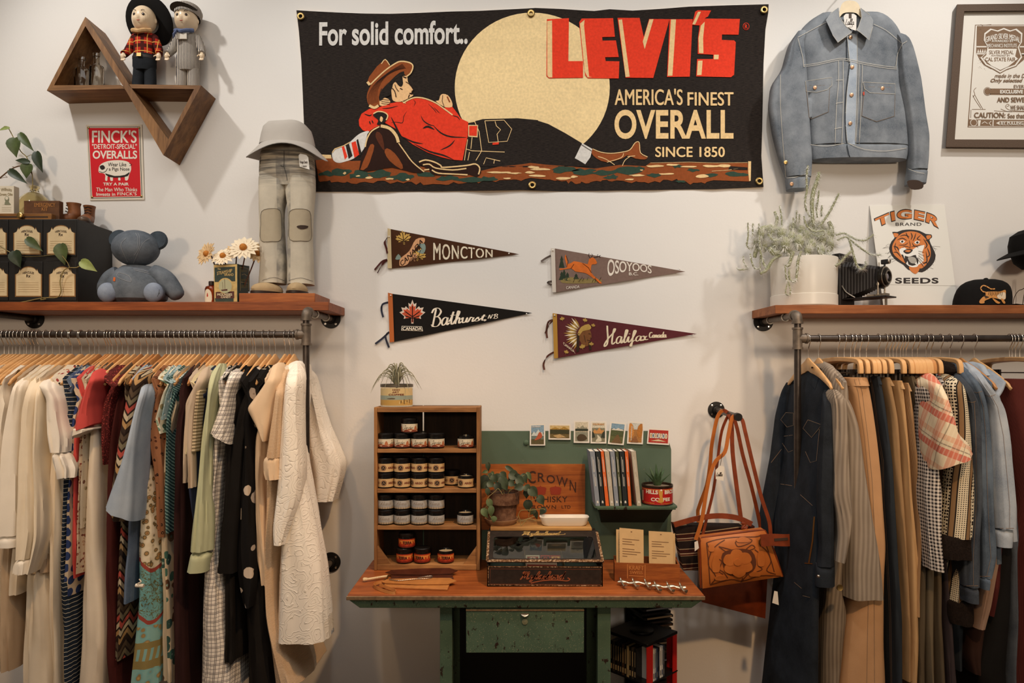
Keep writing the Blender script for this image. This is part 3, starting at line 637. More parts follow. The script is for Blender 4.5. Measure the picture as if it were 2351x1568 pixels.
arc = lambda u,v:(u,v+.012*(u-2300.5)**2*.5)
tf('GRAND SILVER MEDAL',378,358,740,415,0,.04,0,arc);tf('AWARDED BY',442,425,672,450,0);tf('MECHANICS INSTITUTE',398,468,708,506,0,.02)
tf('SILVER MEDAL',414,538,672,578);tf('AWARDED BY',434,585,636,602,BR,.015);tf('CAL STATE FAIR',372,612,696,655)
tf('made in the D',472,785,800,825,BR,.02,.3);tf('Only selected',430,835,772,885,BR,.03,.3);tf('EVER',676,902,785,935,BR,.01)
b.art(Zf(*ell(400,970,42,46,20)),fn,BR,3);b.art(Zf(*ell(400,970,36,40,20)),fn,0,4);b.art(Zf(*ell(400,970,33,37,20)),fn,BR,5);b.art(Zf((400,938),(900,942),(900,1010),(400,1006)),fn,BR,3);b.art(Zf((420,952),(900,956),(900,998),(420,994)),fn,BR,6)
tf('EXCLUSIVE',530,955,772,995,0,.045);tf('AND SEWE',500,1035,790,1085,BR,.05);tf('WE SHAL',640,1120,790,1165,BR,.03)
for p in ([(600,1130),(630,1120),(615,1105),(590,1125),(610,1155),(680,1175),(900,1180)],[(540,1155),(600,1180),(660,1185)],[(470,1175),(560,1180),(900,1188)],[(245,1010),(270,1060),(330,1150)],[(265,1005),(300,1070),(350,1155)],[(280,930),(255,960),(265,1000),(245,1030)],[(235,1160),(380,1160)],[(225,1165),(222,1250)],[(300,270),(340,265),(345,300),(310,310),(300,285)],[(345,268),(440,262)],[(290,390),(300,330),(330,310)]):b.line(Zf(*p),1.1,fn,BR,4,sm=3)
tf('CAUTION:',258,1195,585,1250,BR,.04);tf('See that',610,1205,790,1255,BR,.02)
b.art(Zf((205,1265),(900,1272),(900,1340),(200,1335)),fn,BR,3);b.art(Zf(*ell(254,1300,38,38,20)),fn,0,4);b.art(Zf(*ell(254,1300,32,32,20)),fn,BR,5)
b.art(Zf((300,1275),(330,1275),(320,1335),(300,1335)),fn,0,4);b.line(Zf((340,1310),(370,1290),(400,1310)),1.5,fn,0,4);b.line(Zf((440,1285),(415,1305),(440,1330)),1.5,fn,0,4);b.art(Zf((455,1272),(465,1272),(462,1340),(452,1340)),fn,0,4)
b.art(Zf((490,1305),(530,1285),(900,1288),(900,1328),(530,1325)),fn,0,4);b.art(Zf((528,1290),(900,1292),(900,1322),(528,1320)),fn,BR,5);tf('BY PULLING',540,1292,775,1322,0,.04)
b.build('mat_and_print',[plain('mat_board','dcd7ce',.6),plain('print_ink','7b624c',.8,0,.1,500)],FR)
from mathutils.bvhtree import BVHTree
def onmesh(mbs,off=0.0006,y0=-.4):    # carry picture coordinates onto the nearest modelled surface
    V = [];Fs = []
    for q in mbs:
        o = len(V);V += q.V;Fs += [[i+o for i in f] for f in q.Fc]
    T = BVHTree.FromPolygons([tuple(v) for v in V],Fs);last = [Vector((0,y0,0))]
    def f(u,v,l):
        d = (P(u,v,0)-CAMP).normalized();h = T.ray_cast(CAMP,d)
        p = h[0]
        if p is None:p = P(u,v,last[0].y)
        last[0] = p
        return p-d*(.0012+off*l)
    f.st = 7
    return f
# ---------------------------------------------------------------- pipe racks and shelves
M_PIPE = plain('black_iron_pipe','4b4440',.38,.75,.25,25,.1,120)
M_FIT = plain('iron_fitting','6f655b',.5,.6,.3,40,.15,200)
M_FLANGE = plain('flange_iron','1c1a19',.5,.4,.2,40)
M_STEEL = plain('chrome_wire','c9c4bf',.22,1.0)
M_SHELF = wood('shelf_wood','6e3518','a65c30','x',1.0,.5)
M_SHELF2 = wood('shelf_wood_pale','7a4322','ad6b3e','x',1.0,.55)
M_TIE = plain('white_strap','d8d2c8',.6)
RY,PR =-.385,.0134
SHL,SHR = 1.936,1.923
def flange(b,x,y,z,r=.045):
    b.lathe([(.0,0),(r,0),(r,.006),(r*.55,.008),(r*.48,.022),(r*.4,.024),(.0,.024)],(x,y,z),28,0,R3('X',90),cap0=False,cap1=False)
    for i in range(4):
        a = PI/4+i*PI/2;b.lathe([(.0,0),(.006,0),(.005,.003),(0,.0035)],(x+r*.76*math.cos(a),y-.006,z+r*.76*math.sin(a)),10,1,R3('X',90),cap0=False,cap1=False)
def elbow(b,c,d1,d2,r=.019):
    c = Vector(c);d1 = Vector(d1);d2 = Vector(d2);pts = [c+d1*.034,c+d1*.02]
    pts += [c+d1*.02*(1-t)**2+d2*.02*t*t for t in (.25,.5,.75)]+[c+d2*.02,c+d2*.034]
    b.tube(pts,r,16);b.tube([c+d1*.026,c+d1*.036],r*1.18,16);b.tube([c+d2*.026,c+d2*.036],r*1.18,16)
def rack(label,x,zt,zr,zb,x_far,sgn,fx):
    t = thing('pipe_rack',label,'clothes rack',(x,RY,zb))
    b = MB();flange(b,x,0,zt);b.build('flange',[M_FLANGE,M_STEEL],t)
    b = MB();flange(b,x,0,zb);b.build('flange',[M_FLANGE,M_STEEL],t)
    b = MB();flange(b,fx,0,zt);b.build('flange',[M_FLANGE,M_STEEL],t)
    MB().tube([(x,-.02,zt),(x,RY,zt)],PR,16).build('bracket_pipe',M_FIT,t)
    MB().tube([(x,-.02,zb),(x,RY,zb)],PR,16).build('bracket_pipe',M_FIT,t)
    MB().tube([(fx,-.02,zt),(fx,RY,zt),(fx,RY,zr)],PR,16).build('bracket_pipe',M_PIPE,t)
    MB().tube([(x,RY,zt),(x,RY,zb)],PR,16).build('upright_pipe',M_PIPE,t)
    MB().tube([(x,RY,zr),(x_far,RY,zr)],PR,16).build('hanging_rail',M_PIPE,t)
    b = MB();elbow(b,(x,RY,zt),(0,1,0),(0,0,-1));b.build('elbow_fitting',M_FIT,t)
    b = MB();elbow(b,(x,RY,zb),(0,1,0),(0,0,1));b.build('elbow_fitting',M_FIT,t)
    b = MB();b.tube([(x,RY,zr+.04),(x,RY,zr-.04)],.0185,16);b.tube([(x,RY,zr),(x+sgn*.038,RY,zr)],.0185,16)
    for q in ((x,RY,zr+.036),(x,RY,zr-.044)):b.tube([q,(q[0],q[1],q[2]+.008)],.0215,16)
    b.tube([(x+sgn*.032,RY,zr),(x+sgn*.04,RY,zr)],.0215,16);b.build('tee_fitting',M_FIT,t)
    for y in (-.09,-.26):
        MB().tube([(x+.016*math.cos(a),y,zt+.016*math.sin(a)) for a in [PI*2*i/16 for i in range(17)]],.0028,6,flat=1).build('pipe_strap',M_TIE,t)
    return t
XL,XR = X(703,RY),X(1831,RY)
ZRL,ZRR = Zh(768,RY),Zh(777,RY)
rack('dark iron pipe clothes rack on the left, holding light and colourful garments',XL,SHL-.036-PR,ZRL,Zh(1290,0),-3.1,-1,X(80))
rack('dark iron pipe clothes rack on the right, holding denim and trousers',XR,SHR-.036-PR,ZRR,Zh(1300,0),3.1,1,2.75)
def shelf(label,x0,x1,z,m):
    MB().box((x0,-.285,z-.036),(x1,-.001,z)).build('wall_shelf',m,label=label,cat='shelf',bevel=.002)
shelf('reddish brown plank shelf on the left, carrying the bear and jeans figure',-3.1,X(754,-.285),SHL,M_SHELF)
shelf('brown plank shelf on the right, carrying the cactus and folding camera',X(1780,-.285),3.1,SHR,M_SHELF2)
# ---------------------------------------------------------------- hangers
M_HW = plain('hanger_wood','d3a672',.42,0,.12,30)
M_HW2 = plain('hanger_wood_dark','bb8450',.42,0,.15,30)
M_PAD = plain('grip_pad','5d4a3a',.9)
M_CLIP = plain('clip_metal','4a4440',.35,.9)
def hook_mb():
    pts = [(0,0,-.085),(0,0,-.05),(0,-.004,-.036),(0,-.016,-.018),(0,-.0175,0)]
    pts += [(0,-.0172*math.cos(a),.0172*math.sin(a)) for a in [PI*i/8 for i in range(1,8)]]+[(0,.0172,-.004),(0,.014,-.014)]
    return MB().tube(smooth(pts,2),.0019,8)
def shoulder(mb,half=.215,th=.0075):
    def fn(u,v):
        s = (u-.5)*2;a = abs(s);y = s*half;e = math.sqrt(max(0,1-a**16))
        zt =-.083-.095*a**1.2-.006*(a >.9);hgt = .036*(1-a)**1.5+.019
        if a <.12:zt += .006*(1-(a/.12)**2)
        hgt *= e;w = th*(1-.15*a)*e;q = 2*PI*v
        return Vector((w*math.copysign(abs(math.cos(q))**.7,math.cos(q)),y,zt-hgt/2+hgt/2*math.copysign(abs(math.sin(q))**.7,math.sin(q))-.012*a*a))
    mb.grid(fn,40,10);return mb
def make_hanger(kind,wmat):
    t = thing('clothes_hanger','x','hanger')
    hook_mb().build('hook',M_STEEL,t,world=False)
    if kind == 'shirt':
        shoulder(MB()).build('shoulder_bar',wmat,t,world=False)
        for s in (-1,1) if wmat == M_HW2 else ():
            MB().grid(lambda u,v:Vector((.0098*math.copysign(abs(math.cos(2*PI*v))**.6,math.cos(2*PI*v)),s*(.075+.085*u),-.0885-.095*((.075+.085*u)/.215)**1.2-.012*((.075+.085*u)/.215)**2-.008+.013*math.sin(2*PI*v))),8,10).build('grip_pad',M_PAD,t,world=False)
    else:
        b = MB();pts = smooth([(0,-.185,-.142),(0,-.183,-.112),(0,-.168,-.095),(0,-.11,-.088),(0,0,-.084),(0,.11,-.088),(0,.168,-.095),(0,.183,-.112),(0,.185,-.142)],4)
        b.strap(pts,.017,.018,(1,0,0));b.build('shoulder_bar',wmat,t,world=False,bevel=.003)
        MB().tube([(0,-.18,-.138),(0,.18,-.138)],.0025,6).build('clip_rod',M_CLIP,t,world=False)
        for s in (-1,1):
            c = MB();c.box((-.012,s*.135-.011,-.175),(-.004,s*.135+.011,-.125));c.box((.004,s*.135-.011,-.175),(.012,s*.135+.011,-.125));c.tube([(-.01,s*.135,-.14),(.01,s*.135,-.14)],.005,8)
            c.build('clip',M_CLIP,t,world=False)
    return t
HPROTO = {}
def hanger(px,side,label,kind='shirt',dark=False,rz=0,group=None):
    key = (kind,dark);z = ZRL if side == 'L' else ZRR
    loc = Vector((X(px,RY-PR),RY,z))
    if key not in HPROTO:
        t = make_hanger(kind,M_HW2 if dark else M_HW);HPROTO[key] = t;t.location = loc;t.rotation_euler = (0,0,rz);t['label'] = label
        if group:t['group'] = group
        return t
    t = dup(HPROTO[key],loc,rz,label)
    if group:t['group'] = group
    elif 'group' in t:del t['group']
    return t
# ---------------------------------------------------------------- garments: lofts through outlines measured per height
def levels(lv,rows):
    ps = [q[0] for q in lv];out = []
    for i in range(rows+1):
        p = ps[0]+(ps[-1]-ps[0])*i/rows;j = 0
        while j <len(lv)-2 and p >ps[j+1]:j += 1
        t = (p-ps[j])/(ps[j+1]-ps[j]);out.append([a+(b-a)*t for a,b in zip(lv[j],lv[j+1])])
    for _ in range(2):
        o2 = [r[:] for r in out]
        for i in range(1,rows):o2[i] = [(out[i-1][k]+2*out[i][k]+out[i+1][k])/4 for k in range(len(out[i]))]
        out = o2
    return out
def ring(mb,rows,n,m,uvs=True):     # rows: list of closed point rings, arc-length uv
    vs = [];uv = []
    for r in rows:
        L = 0;k = len(r)
        for j,p in enumerate(r):
            if j:L += (p-r[j-1]).length
            vs.append(p);uv.append((L,p.z))
    n = len(rows[0]) ;R = len(rows)
    fs = [(i*n+j,i*n+j+1,(i+1)*n+j+1,(i+1)*n+j) for i in range(R-1) for j in range(n-1)]
    mb.add(vs,fs,m,uv)
    for r in (rows[0],rows[-1]):mb.add(r[:-1],[tuple(range(n-1))],m,[(p.y,p.z) for p in r[:-1]])
def loft(lv,yf=-.60,yb=-.17,m=0,n=48,rows=40,amp=.011,fr=2.8,sq=.7,mb=None,seed=None,hem=.0,flat=0):
    """cloth hanging edge-on to the room: (height, left, right[, front depth, back depth]) in picture units at the front edge"""
    mb = mb or MB();seed = random.random()*50 if seed is None else seed
    lv = [tuple(q)+(yf,yb) if len(q) == 3 else tuple(q) for q in lv];out = [];arch = lv[0][3] ==-.45
    if arch:lv[0] = lv[0][:3]+(yf,yb)
    zt = Zh(lv[0][0],-.42)
    for i,(py,xl,xr,f,bk) in enumerate(levels(lv,rows)):
        ym = f+.22*(bk-f);ym = ym if not arch else ym+(-.42-ym)*max(0,1-i/4);a,b_ = X(xl,ym),X(xr,ym);z = Zh(py,ym);hx = max((b_-a)/2,.004)*((1,1,1) if flat else (.75,.9,1) if arch else (.3,.72,.93))[min(i,2)];cx = (a+b_)/2;t = i/rows;r = []
        for j in range(n+1):
            q = PI/2+2*PI*(j % n)/n;c,s_ = math.cos(q),math.sin(q)
            w = noise.noise((c*fr,s_*fr+seed,z*1.1+seed))*amp*(.35+t)+noise.noise((c*fr*2.3+7,s_*fr*2.3,z*5+seed))*amp*.55
            x = cx+hx*math.copysign(abs(c)**sq,c)+c*w*1.2;y = (f+bk)/2+(bk-f)/2*(1 if arch or flat else (.4,.78,.95,1)[min(i,3)])*math.copysign(abs(s_)**sq,s_)+s_*w*1.6
            dz = 0
            if arch:
                s = min(1.1,abs(y-RY)/.215);dz = (zt-((ZRL if cx <0 else ZRR)-.081-.095*s**1.2-.045*max(0,1-s/.5)**.7))*max(0,1-(zt-z)/.3)
            r.append(Vector((x,y,z-dz+hem*t**3*c)))
        out.append(r)
    ring(mb,out,n,m);return mb
def loft2(lv,th=.045,m=0,n=44,rows=40,amp=.006,fr=2.4,sq=.75,mb=None,seed=None,arch=0):
    """cloth facing the room: (height, left, right, depth at left, depth at right[, half thickness])"""
    mb = mb or MB();seed = random.random()*50 if seed is None else seed;out = []
    lv = [tuple(q)+(th,) if len(q) == 5 else tuple(q) for q in lv]
    for i,(py,xl,xr,yl,yr,t2) in enumerate(levels(lv,rows)):
        A_ = P(xl,py,yl);B_ = P(xr,py,yr);c0 = (A_+B_)/2;mj = (B_-A_)/2;mj.z = 0;nn = Vector((-mj.y,mj.x,0)).normalized();t = i/rows;r = []
        for j in range(n+1):
            q = PI/2+2*PI*(j % n)/n;c,s_ = math.cos(q),math.sin(q)
            w = noise.noise((c*fr,s_*fr+seed,c0.z*2.2+seed))*amp+noise.noise((c*fr*2.5+7,s_*fr*2,c0.z*9+seed))*amp*.5
            r.append(c0+mj*math.copysign(abs(c)**sq,c)+nn*(t2*(.3,.75,.95,1)[min(i,3)]*math.copysign(abs(s_)**sq,s_)+s_*w)+Vector((0,0,(A_.z+(B_.z-A_.z)*(c+1)/2)-c0.z-arch*abs(c)**1.3*max(0,1-t*4))))
        out.append(r)
    ring(mb,out,n,m);return mb
# ---------------------------------------------------------------- cloth materials (uv in metres)
SAT[0] = .72
def K(name,rough=.88):return NT(name,rough,0,.15)
def wv(k,amt=.25):k.bump(k.noise(k.co('Object'),800,1),amt,.003)
CL = {}
def fab(n,h,**kw):CL[n] = fabric(n,h,**kw)
fab('cream','f5ebd9',var=.06,crink=.6);fab('cream_warm','f0dfc0',var=.07,crink=.6);fab('offwhite','f2eadc',var=.05,crink=.9);fab('beige','e6d5b8',var=.07,crink=.6)
fab('beige_dark','c4a47c',var=.1,crink=.6);fab('khaki_cream','ead8bc',var=.06,crink=.5);fab('tan_shirt','e6c294',var=.07,crink=.7);fab('maroon','3a1c1c',var=.15);fab('black_knit','171413',var=.2)
fab('black_knit2','1f1b19',var=.2,crink=.6);fab('taupe','7d7064',var=.1,crink=.4);fab('navy','2a3554',var=.15);fab('pale_green','b9bf8f',var=.1,crink=1.2);fab('yellow_cream','d9c48a',var=.1,crink=1.0)
fab('red_wool','e02a1c',var=.06);fab('dark_red','4e1512',var=.2);fab('beige_blouse','cbb294',var=.06,crink=.5);fab('duck_tan','c08a4c',var=.1,crink=1.0);fab('duck_tan2','c0924f',var=.1,crink=.9);fab('khaki','a07840',var=.12,crink=.9)
fab('olive','5a4c35',var=.12,crink=.7);fab('olive2','6e5f44',var=.12,crink=.7);fab('plum','3d3236',var=.15,crink=.7);fab('navy_duck','27303a',var=.15,crink=.6);fab('brown_dark','3a2117',var=.2);fab('tan_cuff','94725a',var=.1);fab('black_cord','171514',var=.2)
fab('grey_knit','a88a68',var=.15);fab('rose','5c1a16',var=.2)
CL['denim_dark'] = denim('denim_dark','14191f','2a323d');CL['denim_black'] = denim('denim_black','1a1d22','2d3238');CL['denim_mid'] = denim('denim_mid','364659','617488');CL['denim_light'] = denim('denim_light','7e90a6','b4bfcb');CL['denim_blue'] = denim('denim_blue','465d80','6f88a8')
CL['denim_grey_light'] = denim('denim_grey_light','78808a','a4a8ac',12);CL['denim_pale'] = denim('denim_pale','88a0bd','a9bbd0');CL['denim_grey'] = denim('denim_grey','3a4350','5c6570');CL['denim_wash'] = denim('denim_wash','4d5865','8d949c',9);CL['denim_teal'] = denim('denim_teal','2c3340','4a5460')
k = K('white_plaid');u,v,_ = k.xyz(k.co())
g = k.m('MAXIMUM',k.band(u,31,.0,.07),k.m('MAXIMUM',k.band(u,31,.16,.23),k.band(v,31,.0,.07)))
g = k.m('MAXIMUM',g,k.m('MAXIMUM',k.band(v,31,.16,.22),k.m('MAXIMUM',k.band(u,31,.58,.63),k.band(v,31,.58,.63))))
k.col(k.mix(k.m('MULTIPLY',g,.85),'efe6da','3a3440'));wv(k);CL['white_plaid'] = k.mat
k = K('gingham');u,v,_ = k.xyz(k.co());a = k.band(u,75,0,.5);b_ = k.band(v,75,0,.5)
k.col(k.mix(k.m('MULTIPLY',k.m('ADD',a,b_),.5),'dcd2c8','201c22'));wv(k);CL['gingham'] = k.mat
k = K('orange_plaid');u,v,_ = k.xyz(k.co(rot=(0,0,.35)))
c = k.mix(k.m('MULTIPLY',k.band(v,9,.0,.22),.9),'e0cda6','d8502c');c = k.mix(k.m('MULTIPLY',k.band(v,9,.45,.62),.55),c,'e08a50');c = k.mix(k.m('MULTIPLY',k.band(u,11,.1,.45),.55),c,'dd6a3a')
c = k.mix(k.m('MULTIPLY',k.m('MAXIMUM',k.band(v,9,.3,.34),k.band(u,11,.6,.64)),.6),c,'5a4434');c = k.mix(k.m('MULTIPLY',k.band(u,60,0,.3),.25),c,'f0e2c4');k.col(c);wv(k);CL['orange_plaid'] = k.mat
k = K('chevron_knit');u,v,_ = k.xyz(k.co());z = k.m('PINGPONG',u,.032);q = k.fr(k.m('ADD',v,k.m('MULTIPLY',z,1.1)),6.2)
k.col(k.ramp(q,[(0,'3a2a20'),(.1,'b98a3c'),(.22,'2f2019'),(.28,'c7b58e'),(.40,'3a2a20'),(.46,'c43a22'),(.58,'2f2019'),(.64,'7d7050'),(.76,'3a2a20'),(.82,'5e4a34'),(.94,'2f2019')],True));wv(k,.5);CL['chevron'] = k.mat
def floral(n,base,cols,sc=26,th=.36,extra=None):
    th += .1
    k = K(n);p = k.co('UV');w = k.noise(p,sc*1.5,2);d = k.m('ADD',k.vor(p,sc),k.m('MULTIPLY',w,.3));r = k.vor(p,sc,out='Color');rs = k.xyz(r)[0]
    fl = k.ramp(rs,[(i/len(cols),c) for i,c in enumerate(cols)],True);c = k.mix(k.m('LESS_THAN',d,th),base,fl)
    c = k.mix(k.m('LESS_THAN',d,.25),c,extra or base);k.col(c);wv(k);CL[n] = k.mat
floral('floral_red','e0d2bc',['b5301f','c9602e','d9c9a8','3a3a34'],42);floral('floral_multi','e0d0b8',['a8281f','2a2622','cf7a3c','d8c8b0'],46,.42);floral('floral_rust','c3a886',['8a3422','6a2a1c','b0825a'],80,.42)
floral('floral_blue','5d7390',['dcd4c6','cfc8bc','3a4f78'],18,.33,'cfc8bc');floral('floral_green','ddd8bc',['5a8a70','86a486','3f6a58','a88c4a'],40,.42);floral('floral_cream','cfc0a4',['8a7a4c','7a4a34','b6a682'],40,.36);floral('leopard','9a5c28',['2a1a12','5a2c14','3a2014'],48,.34,'b87838')
floral('floral_teal','d2bd98',['3a7466','6a4426','2f5a52','8a6a3a'],22,.46,'86a494');floral('black_floral','151314',['151314','151314','cfbba4','151314','a8988a'],15,.42,'8a7868');floral('black_lace','14110f',['14110f','14110f','b8a88c'],34,.36);floral('animal','14110f',['d8ccb8','cfc2ac','14110f'],60,.40)
floral('sequin','5a1210',['8c1a16','6a1412','a82a22'],180,.45,'b03a30');floral('taupe_leaf','7d7064',['7d7064','7d7064','cfc0a4'],16,.30);floral('blue_stipple','86a8b0',['d0d8d0','5a8890'],90,.42)
k = K('navy_stripe');u,v,_ = k.xyz(k.co());k.col(k.mix(k.band(v,62,0,.13),'1c2c40','c8c0a8'));wv(k);CL['navy_stripe'] = k.mat
k = K('teal_stripe');u,v,_ = k.xyz(k.co(rot=(0,0,.5)));k.col(k.mix(k.band(v,90,0,.4),'1f4a50','6a9a98'));wv(k);CL['teal_stripe'] = k.mat
k = K('polka');p = k.co();k.col(k.mix(k.m('LESS_THAN',k.vor(p,22,rnd=.0),.36),'cdb796','28407a'));wv(k);CL['polka'] = k.mat
k = K('scarf_print',.45);u,v,_ = k.xyz(k.co());p = k.co()
zz = lambda py:Zh(py,-.5)
fl = k.vor(p,46);fc = k.ramp(fl,[(0,'7a1f1c'),(.22,'b88a34'),(.36,'5a4a24'),(.48,'d8c6a0'),(.75,'e0d2b4')])
blue = k.mix(k.m('LESS_THAN',k.m('ABSOLUTE',k.m('SUBTRACT',k.noise(p,40,2,.5,1.5),.5)),.035),'5fb0b4','6a6a34')
gold = k.ramp(k.vor(p,34),[(0,'d8a848'),(.3,'9a7a2c'),(.42,'5fb0b4'),(.6,'78b8b4')]);band_ = k.mix(k.m('MULTIPLY',k.band(u,42,0,.45),1),'9a8434','74b2ae')
wob = k.m('ADD',v,k.m('MULTIPLY',k.m('SINE',k.m('MULTIPLY',u,38)),.022))
burg = k.mix(k.m('LESS_THAN',k.m('ABSOLUTE',k.m('SUBTRACT',k.noise(p,60,1),.5)),.03),'4a1528','c09a3c')
c = k.mix(k.m('LESS_THAN',wob,zz(1055)),burg,fc);c = k.mix(k.m('GREATER_THAN',v,zz(945)),c,k.ramp(fl,[(0,'3a7a86'),(.3,'8a7a34'),(.5,'4a5a40')]));c = k.mix(k.m('LESS_THAN',wob,zz(1275)),c,'a8351f');c = k.mix(k.m('LESS_THAN',wob,zz(1284)),c,blue)
c = k.mix(k.m('LESS_THAN',wob,zz(1390)),c,'a8351f');c = k.mix(k.m('LESS_THAN',wob,zz(1399)),c,'62b0b6');c = k.mix(k.m('LESS_THAN',v,zz(1415)),c,gold);c = k.mix(k.m('LESS_THAN',v,zz(1450)),c,'8f7c30');c = k.mix(k.m('LESS_THAN',v,zz(1464)),c,band_);c = k.mix(k.m('LESS_THAN',v,zz(1490)),c,'8f7c30');c = k.mix(k.m('LESS_THAN',v,zz(1508)),c,gold)
k.col(c);wv(k,.1);CL['scarf'] = k.mat
def quilt(n,h):
    k = K(n,.8);p = k.co();w = k.n('ShaderNodeMix',_data_type='VECTOR');k.put(w.inputs[0],.08);k.put(w.inputs[4],p);q = k.n('ShaderNodeTexNoise',Scale=14.0);k.put(q.inputs[0],p);k.put(w.inputs[5],q.outputs[1])
    d = k.vor(w.outputs[1],13.0);r = k.m('ABSOLUTE',k.m('SUBTRACT',k.fr(k.m('ADD',d,k.m('MULTIPLY',k.noise(p,90,1),.05)),7.0),.5))
    line = k.ramp(r,[(.0,0.0),(.16,1.0)]);c = C(h);k.col(k.mix(line,tuple(x*.88 for x in c[:3]),c));k.bump(line,.32,.005);CL[n] = k.mat
quilt('quilt','f8efe0')
def ribs(n,a,b2,freq,bump=.4,v_=False):
    k = K(n);u,v,_ = k.xyz(k.co());s_ = k.m('SINE',k.m('MULTIPLY',v if v_ else u,freq));f = k.m('ADD',k.m('MULTIPLY',s_,.5),.5);f2 = k.m('ADD',k.m('MULTIPLY',f,.6),k.m('MULTIPLY',k.noise(k.co('Object'),14,4),.4))
    k.col(k.mix(f2,a,b2));k.bump(f,bump,.003);CL[n] = k.mat
ribs('herringbone','786857','a3937f',340,.2);ribs('stripe_hick','665645','95836b',420,.15);ribs('rust_cord','571710','7c2a1a',1500);ribs('tan_cord','a9783c','c4985a',1500);ribs('mesh','c99c68','e6c69c',1400,.4,True);ribs('lace','dcc8a4','f0e2c8',160,.7,True);ribs('crochet','9a8058','d2bc8e',520,.8,True)
k = K('nordic');u,v,_ = k.xyz(k.co());f = k.fr(u,8.0);bg = 'd9c9a4'
c = k.mix(k.m('LESS_THAN',k.m('ADD',k.vor(k.co(),85,rnd=.3),k.m('MULTIPLY',k.noise(k.co(),150,1),.3)),.52),bg,'221a18');c2 = k.mix(k.m('LESS_THAN',k.vor(k.co(),130,rnd=0),.26),bg,'2c241e')
c = k.mix(k.m('GREATER_THAN',f,.5),c,c2)
for lo,hi,h_ in ((.36,.40,'2c241e'),(.40,.52,'8a6432'),(.52,.56,'2c241e'),(.84,.87,'2c241e'),(.87,.97,'8a6432'),(.97,1.0,'2c241e')):c = k.mix(k.m('MULTIPLY',k.m('GREATER_THAN',f,lo),k.m('LESS_THAN',f,hi)),c,h_)
k.col(c);wv(k,.4);CL['nordic'] = k.mat
k = K('fur');k.col(k.mix(k.noise(k.co('Object'),120,3),'1c120e','3c2a20'));k.bump(k.noise(k.co('Object',(1,1,.3)),220,4,.8),1.0,.02);CL['fur'] = k.mat
M_STITCH2 = plain('dull_stitch','86694a',.8);M_STITCH = plain('tan_stitch','b98a4e',.8);M_LACE = plain('white_lace','e2d6c2',.8);M_BUTTON = plain('shirt_button','b9a084',.35)
SAT[0] = 1.0
# ---------------------------------------------------------------- left rack
def garment(name,label,cat,parts,hook=None,side='L',hkind='shirt',dark=False,hrz=0,group=None):
    """parts: (part name, cloth, levels, options)"""
    dark = dark or (hook is not None and int(hook) % 3 == 0)
    prep = [(n,m,(loft2 if 'l2' in o else loft)(lv,**{a:b for a,b in o.items() if a != 'l2'})) for n,m,lv,o in parts]
    allv = [v for _,_,b in prep for v in b.V]
    base = Vector((sum(v.x for v in allv)/len(allv),-.38,min(v.z for v in allv)))
    if hook is not None:
        hanger(hook,side,('pale wooden hanger with chrome hook carrying the ' if not dark else 'brown wooden hanger with chrome hook carrying the ')+' '.join(label.split()[:8]).rstrip(','),hkind,dark,hrz)
    if len(prep) == 1:return prep[0][2].build(name,CL[prep[0][1]],label=label,cat=cat,group=group,origin=base,ang=60),[prep[0][2]]
    t = thing(name,label,cat,base,group=group)
    for n,m,b in prep:b.build(n,CL[m],t,ang=60)
    return t,[b for _,_,b in prep]
random.seed(11)
def nk(h,w=8,py=836):return (py,h+5-w,h+5+w,-.45,-.32)      # collar level around the hanger neck
SL = dict(yf=-.66,yb=-.53,amp=.006,rows=36,n=32)
G = garment
G('blouse','white blouse printed with red and orange flowers, at the left edge of the photo','blouse',[('body','floral_red',[nk(30),(872,-25,15),(905,-35,20),(970,-42,12),(1300,-50,6)],{})],74)
G('dress','long cream cotton dress with a full cuffed sleeve, leftmost of the cream garments','dress',[('body','cream',[nk(80),(880,34,60),(960,22,50),(1250,-8,32),(1530,-18,30)],{}),('sleeve','cream',[(858,58,80,-.56,-.44),(882,36,58),(944,20,51),(1000,9,49),(1100,0,48),(1200,-4,48),(1228,-3,46)],SL),('cuff','offwhite',[(1226,-5,47),(1255,-6,46)],dict(SL,amp=.002,rows=6))],100)
G('dress','warm cream dress with long sleeve gathered into a ruffled wrist','dress',[('body','beige_dark',[nk(108),(890,68,92),(1000,58,84),(1300,30,62),(1520,36,62)],{}),('sleeve','cream_warm',[(852,84,108,-.56,-.44),(900,62,90),(950,52,84),(1050,48,80),(1150,46,84),(1230,44,80),(1282,43,70)],SL),('ruffle','cream',[(1280,44,68),(1298,36,69),(1315,37,66)],dict(SL,amp=.014,fr=4,rows=10))],115)
G('blouse','cream long sleeved blouse between the ruffled dress and the lace dress','blouse',[('body','beige',[nk(122),(895,92,112),(1000,84,104),(1350,52,80)],{}),('sleeve','cream_warm',[(860,100,120,-.56,-.44),(900,88,104),(1050,80,97),(1150,82,108),(1230,84,108),(1285,76,92),(1313,70,83)],SL)],131)
G('dress','cream dress with rows of lace down its front','dress',[('body','lace',[nk(136),(880,96,122),(950,92,114),(1050,92,112),(1150,95,120),(1250,98,132),(1300,92,130)],{})],143)
G('dress','very long beige dress falling in soft folds to the bottom of the photo','dress',[('skirt','beige',[nk(150),(900,118,140),(1100,104,136),(1214,99,136),(1270,92,141),(1400,80,150),(1600,68,160)],dict(amp=.014))],157)
G('blouse','white cotton blouse with a short puffed and frilled sleeve','blouse',[('body','beige_dark',[nk(164),(890,124,146),(1000,124,150),(1300,118,150)],{}),('sleeve','offwhite',[(864,112,132,-.56,-.44),(884,88,125),(915,106,140),(960,106,146),(1000,108,155),(1025,114,154),(1038,119,151)],dict(SL,amp=.012)),('frill','offwhite',[(1036,119,151),(1052,117,162),(1075,122,171),(1096,136,166)],dict(SL,amp=.016,fr=4,rows=14))],160)
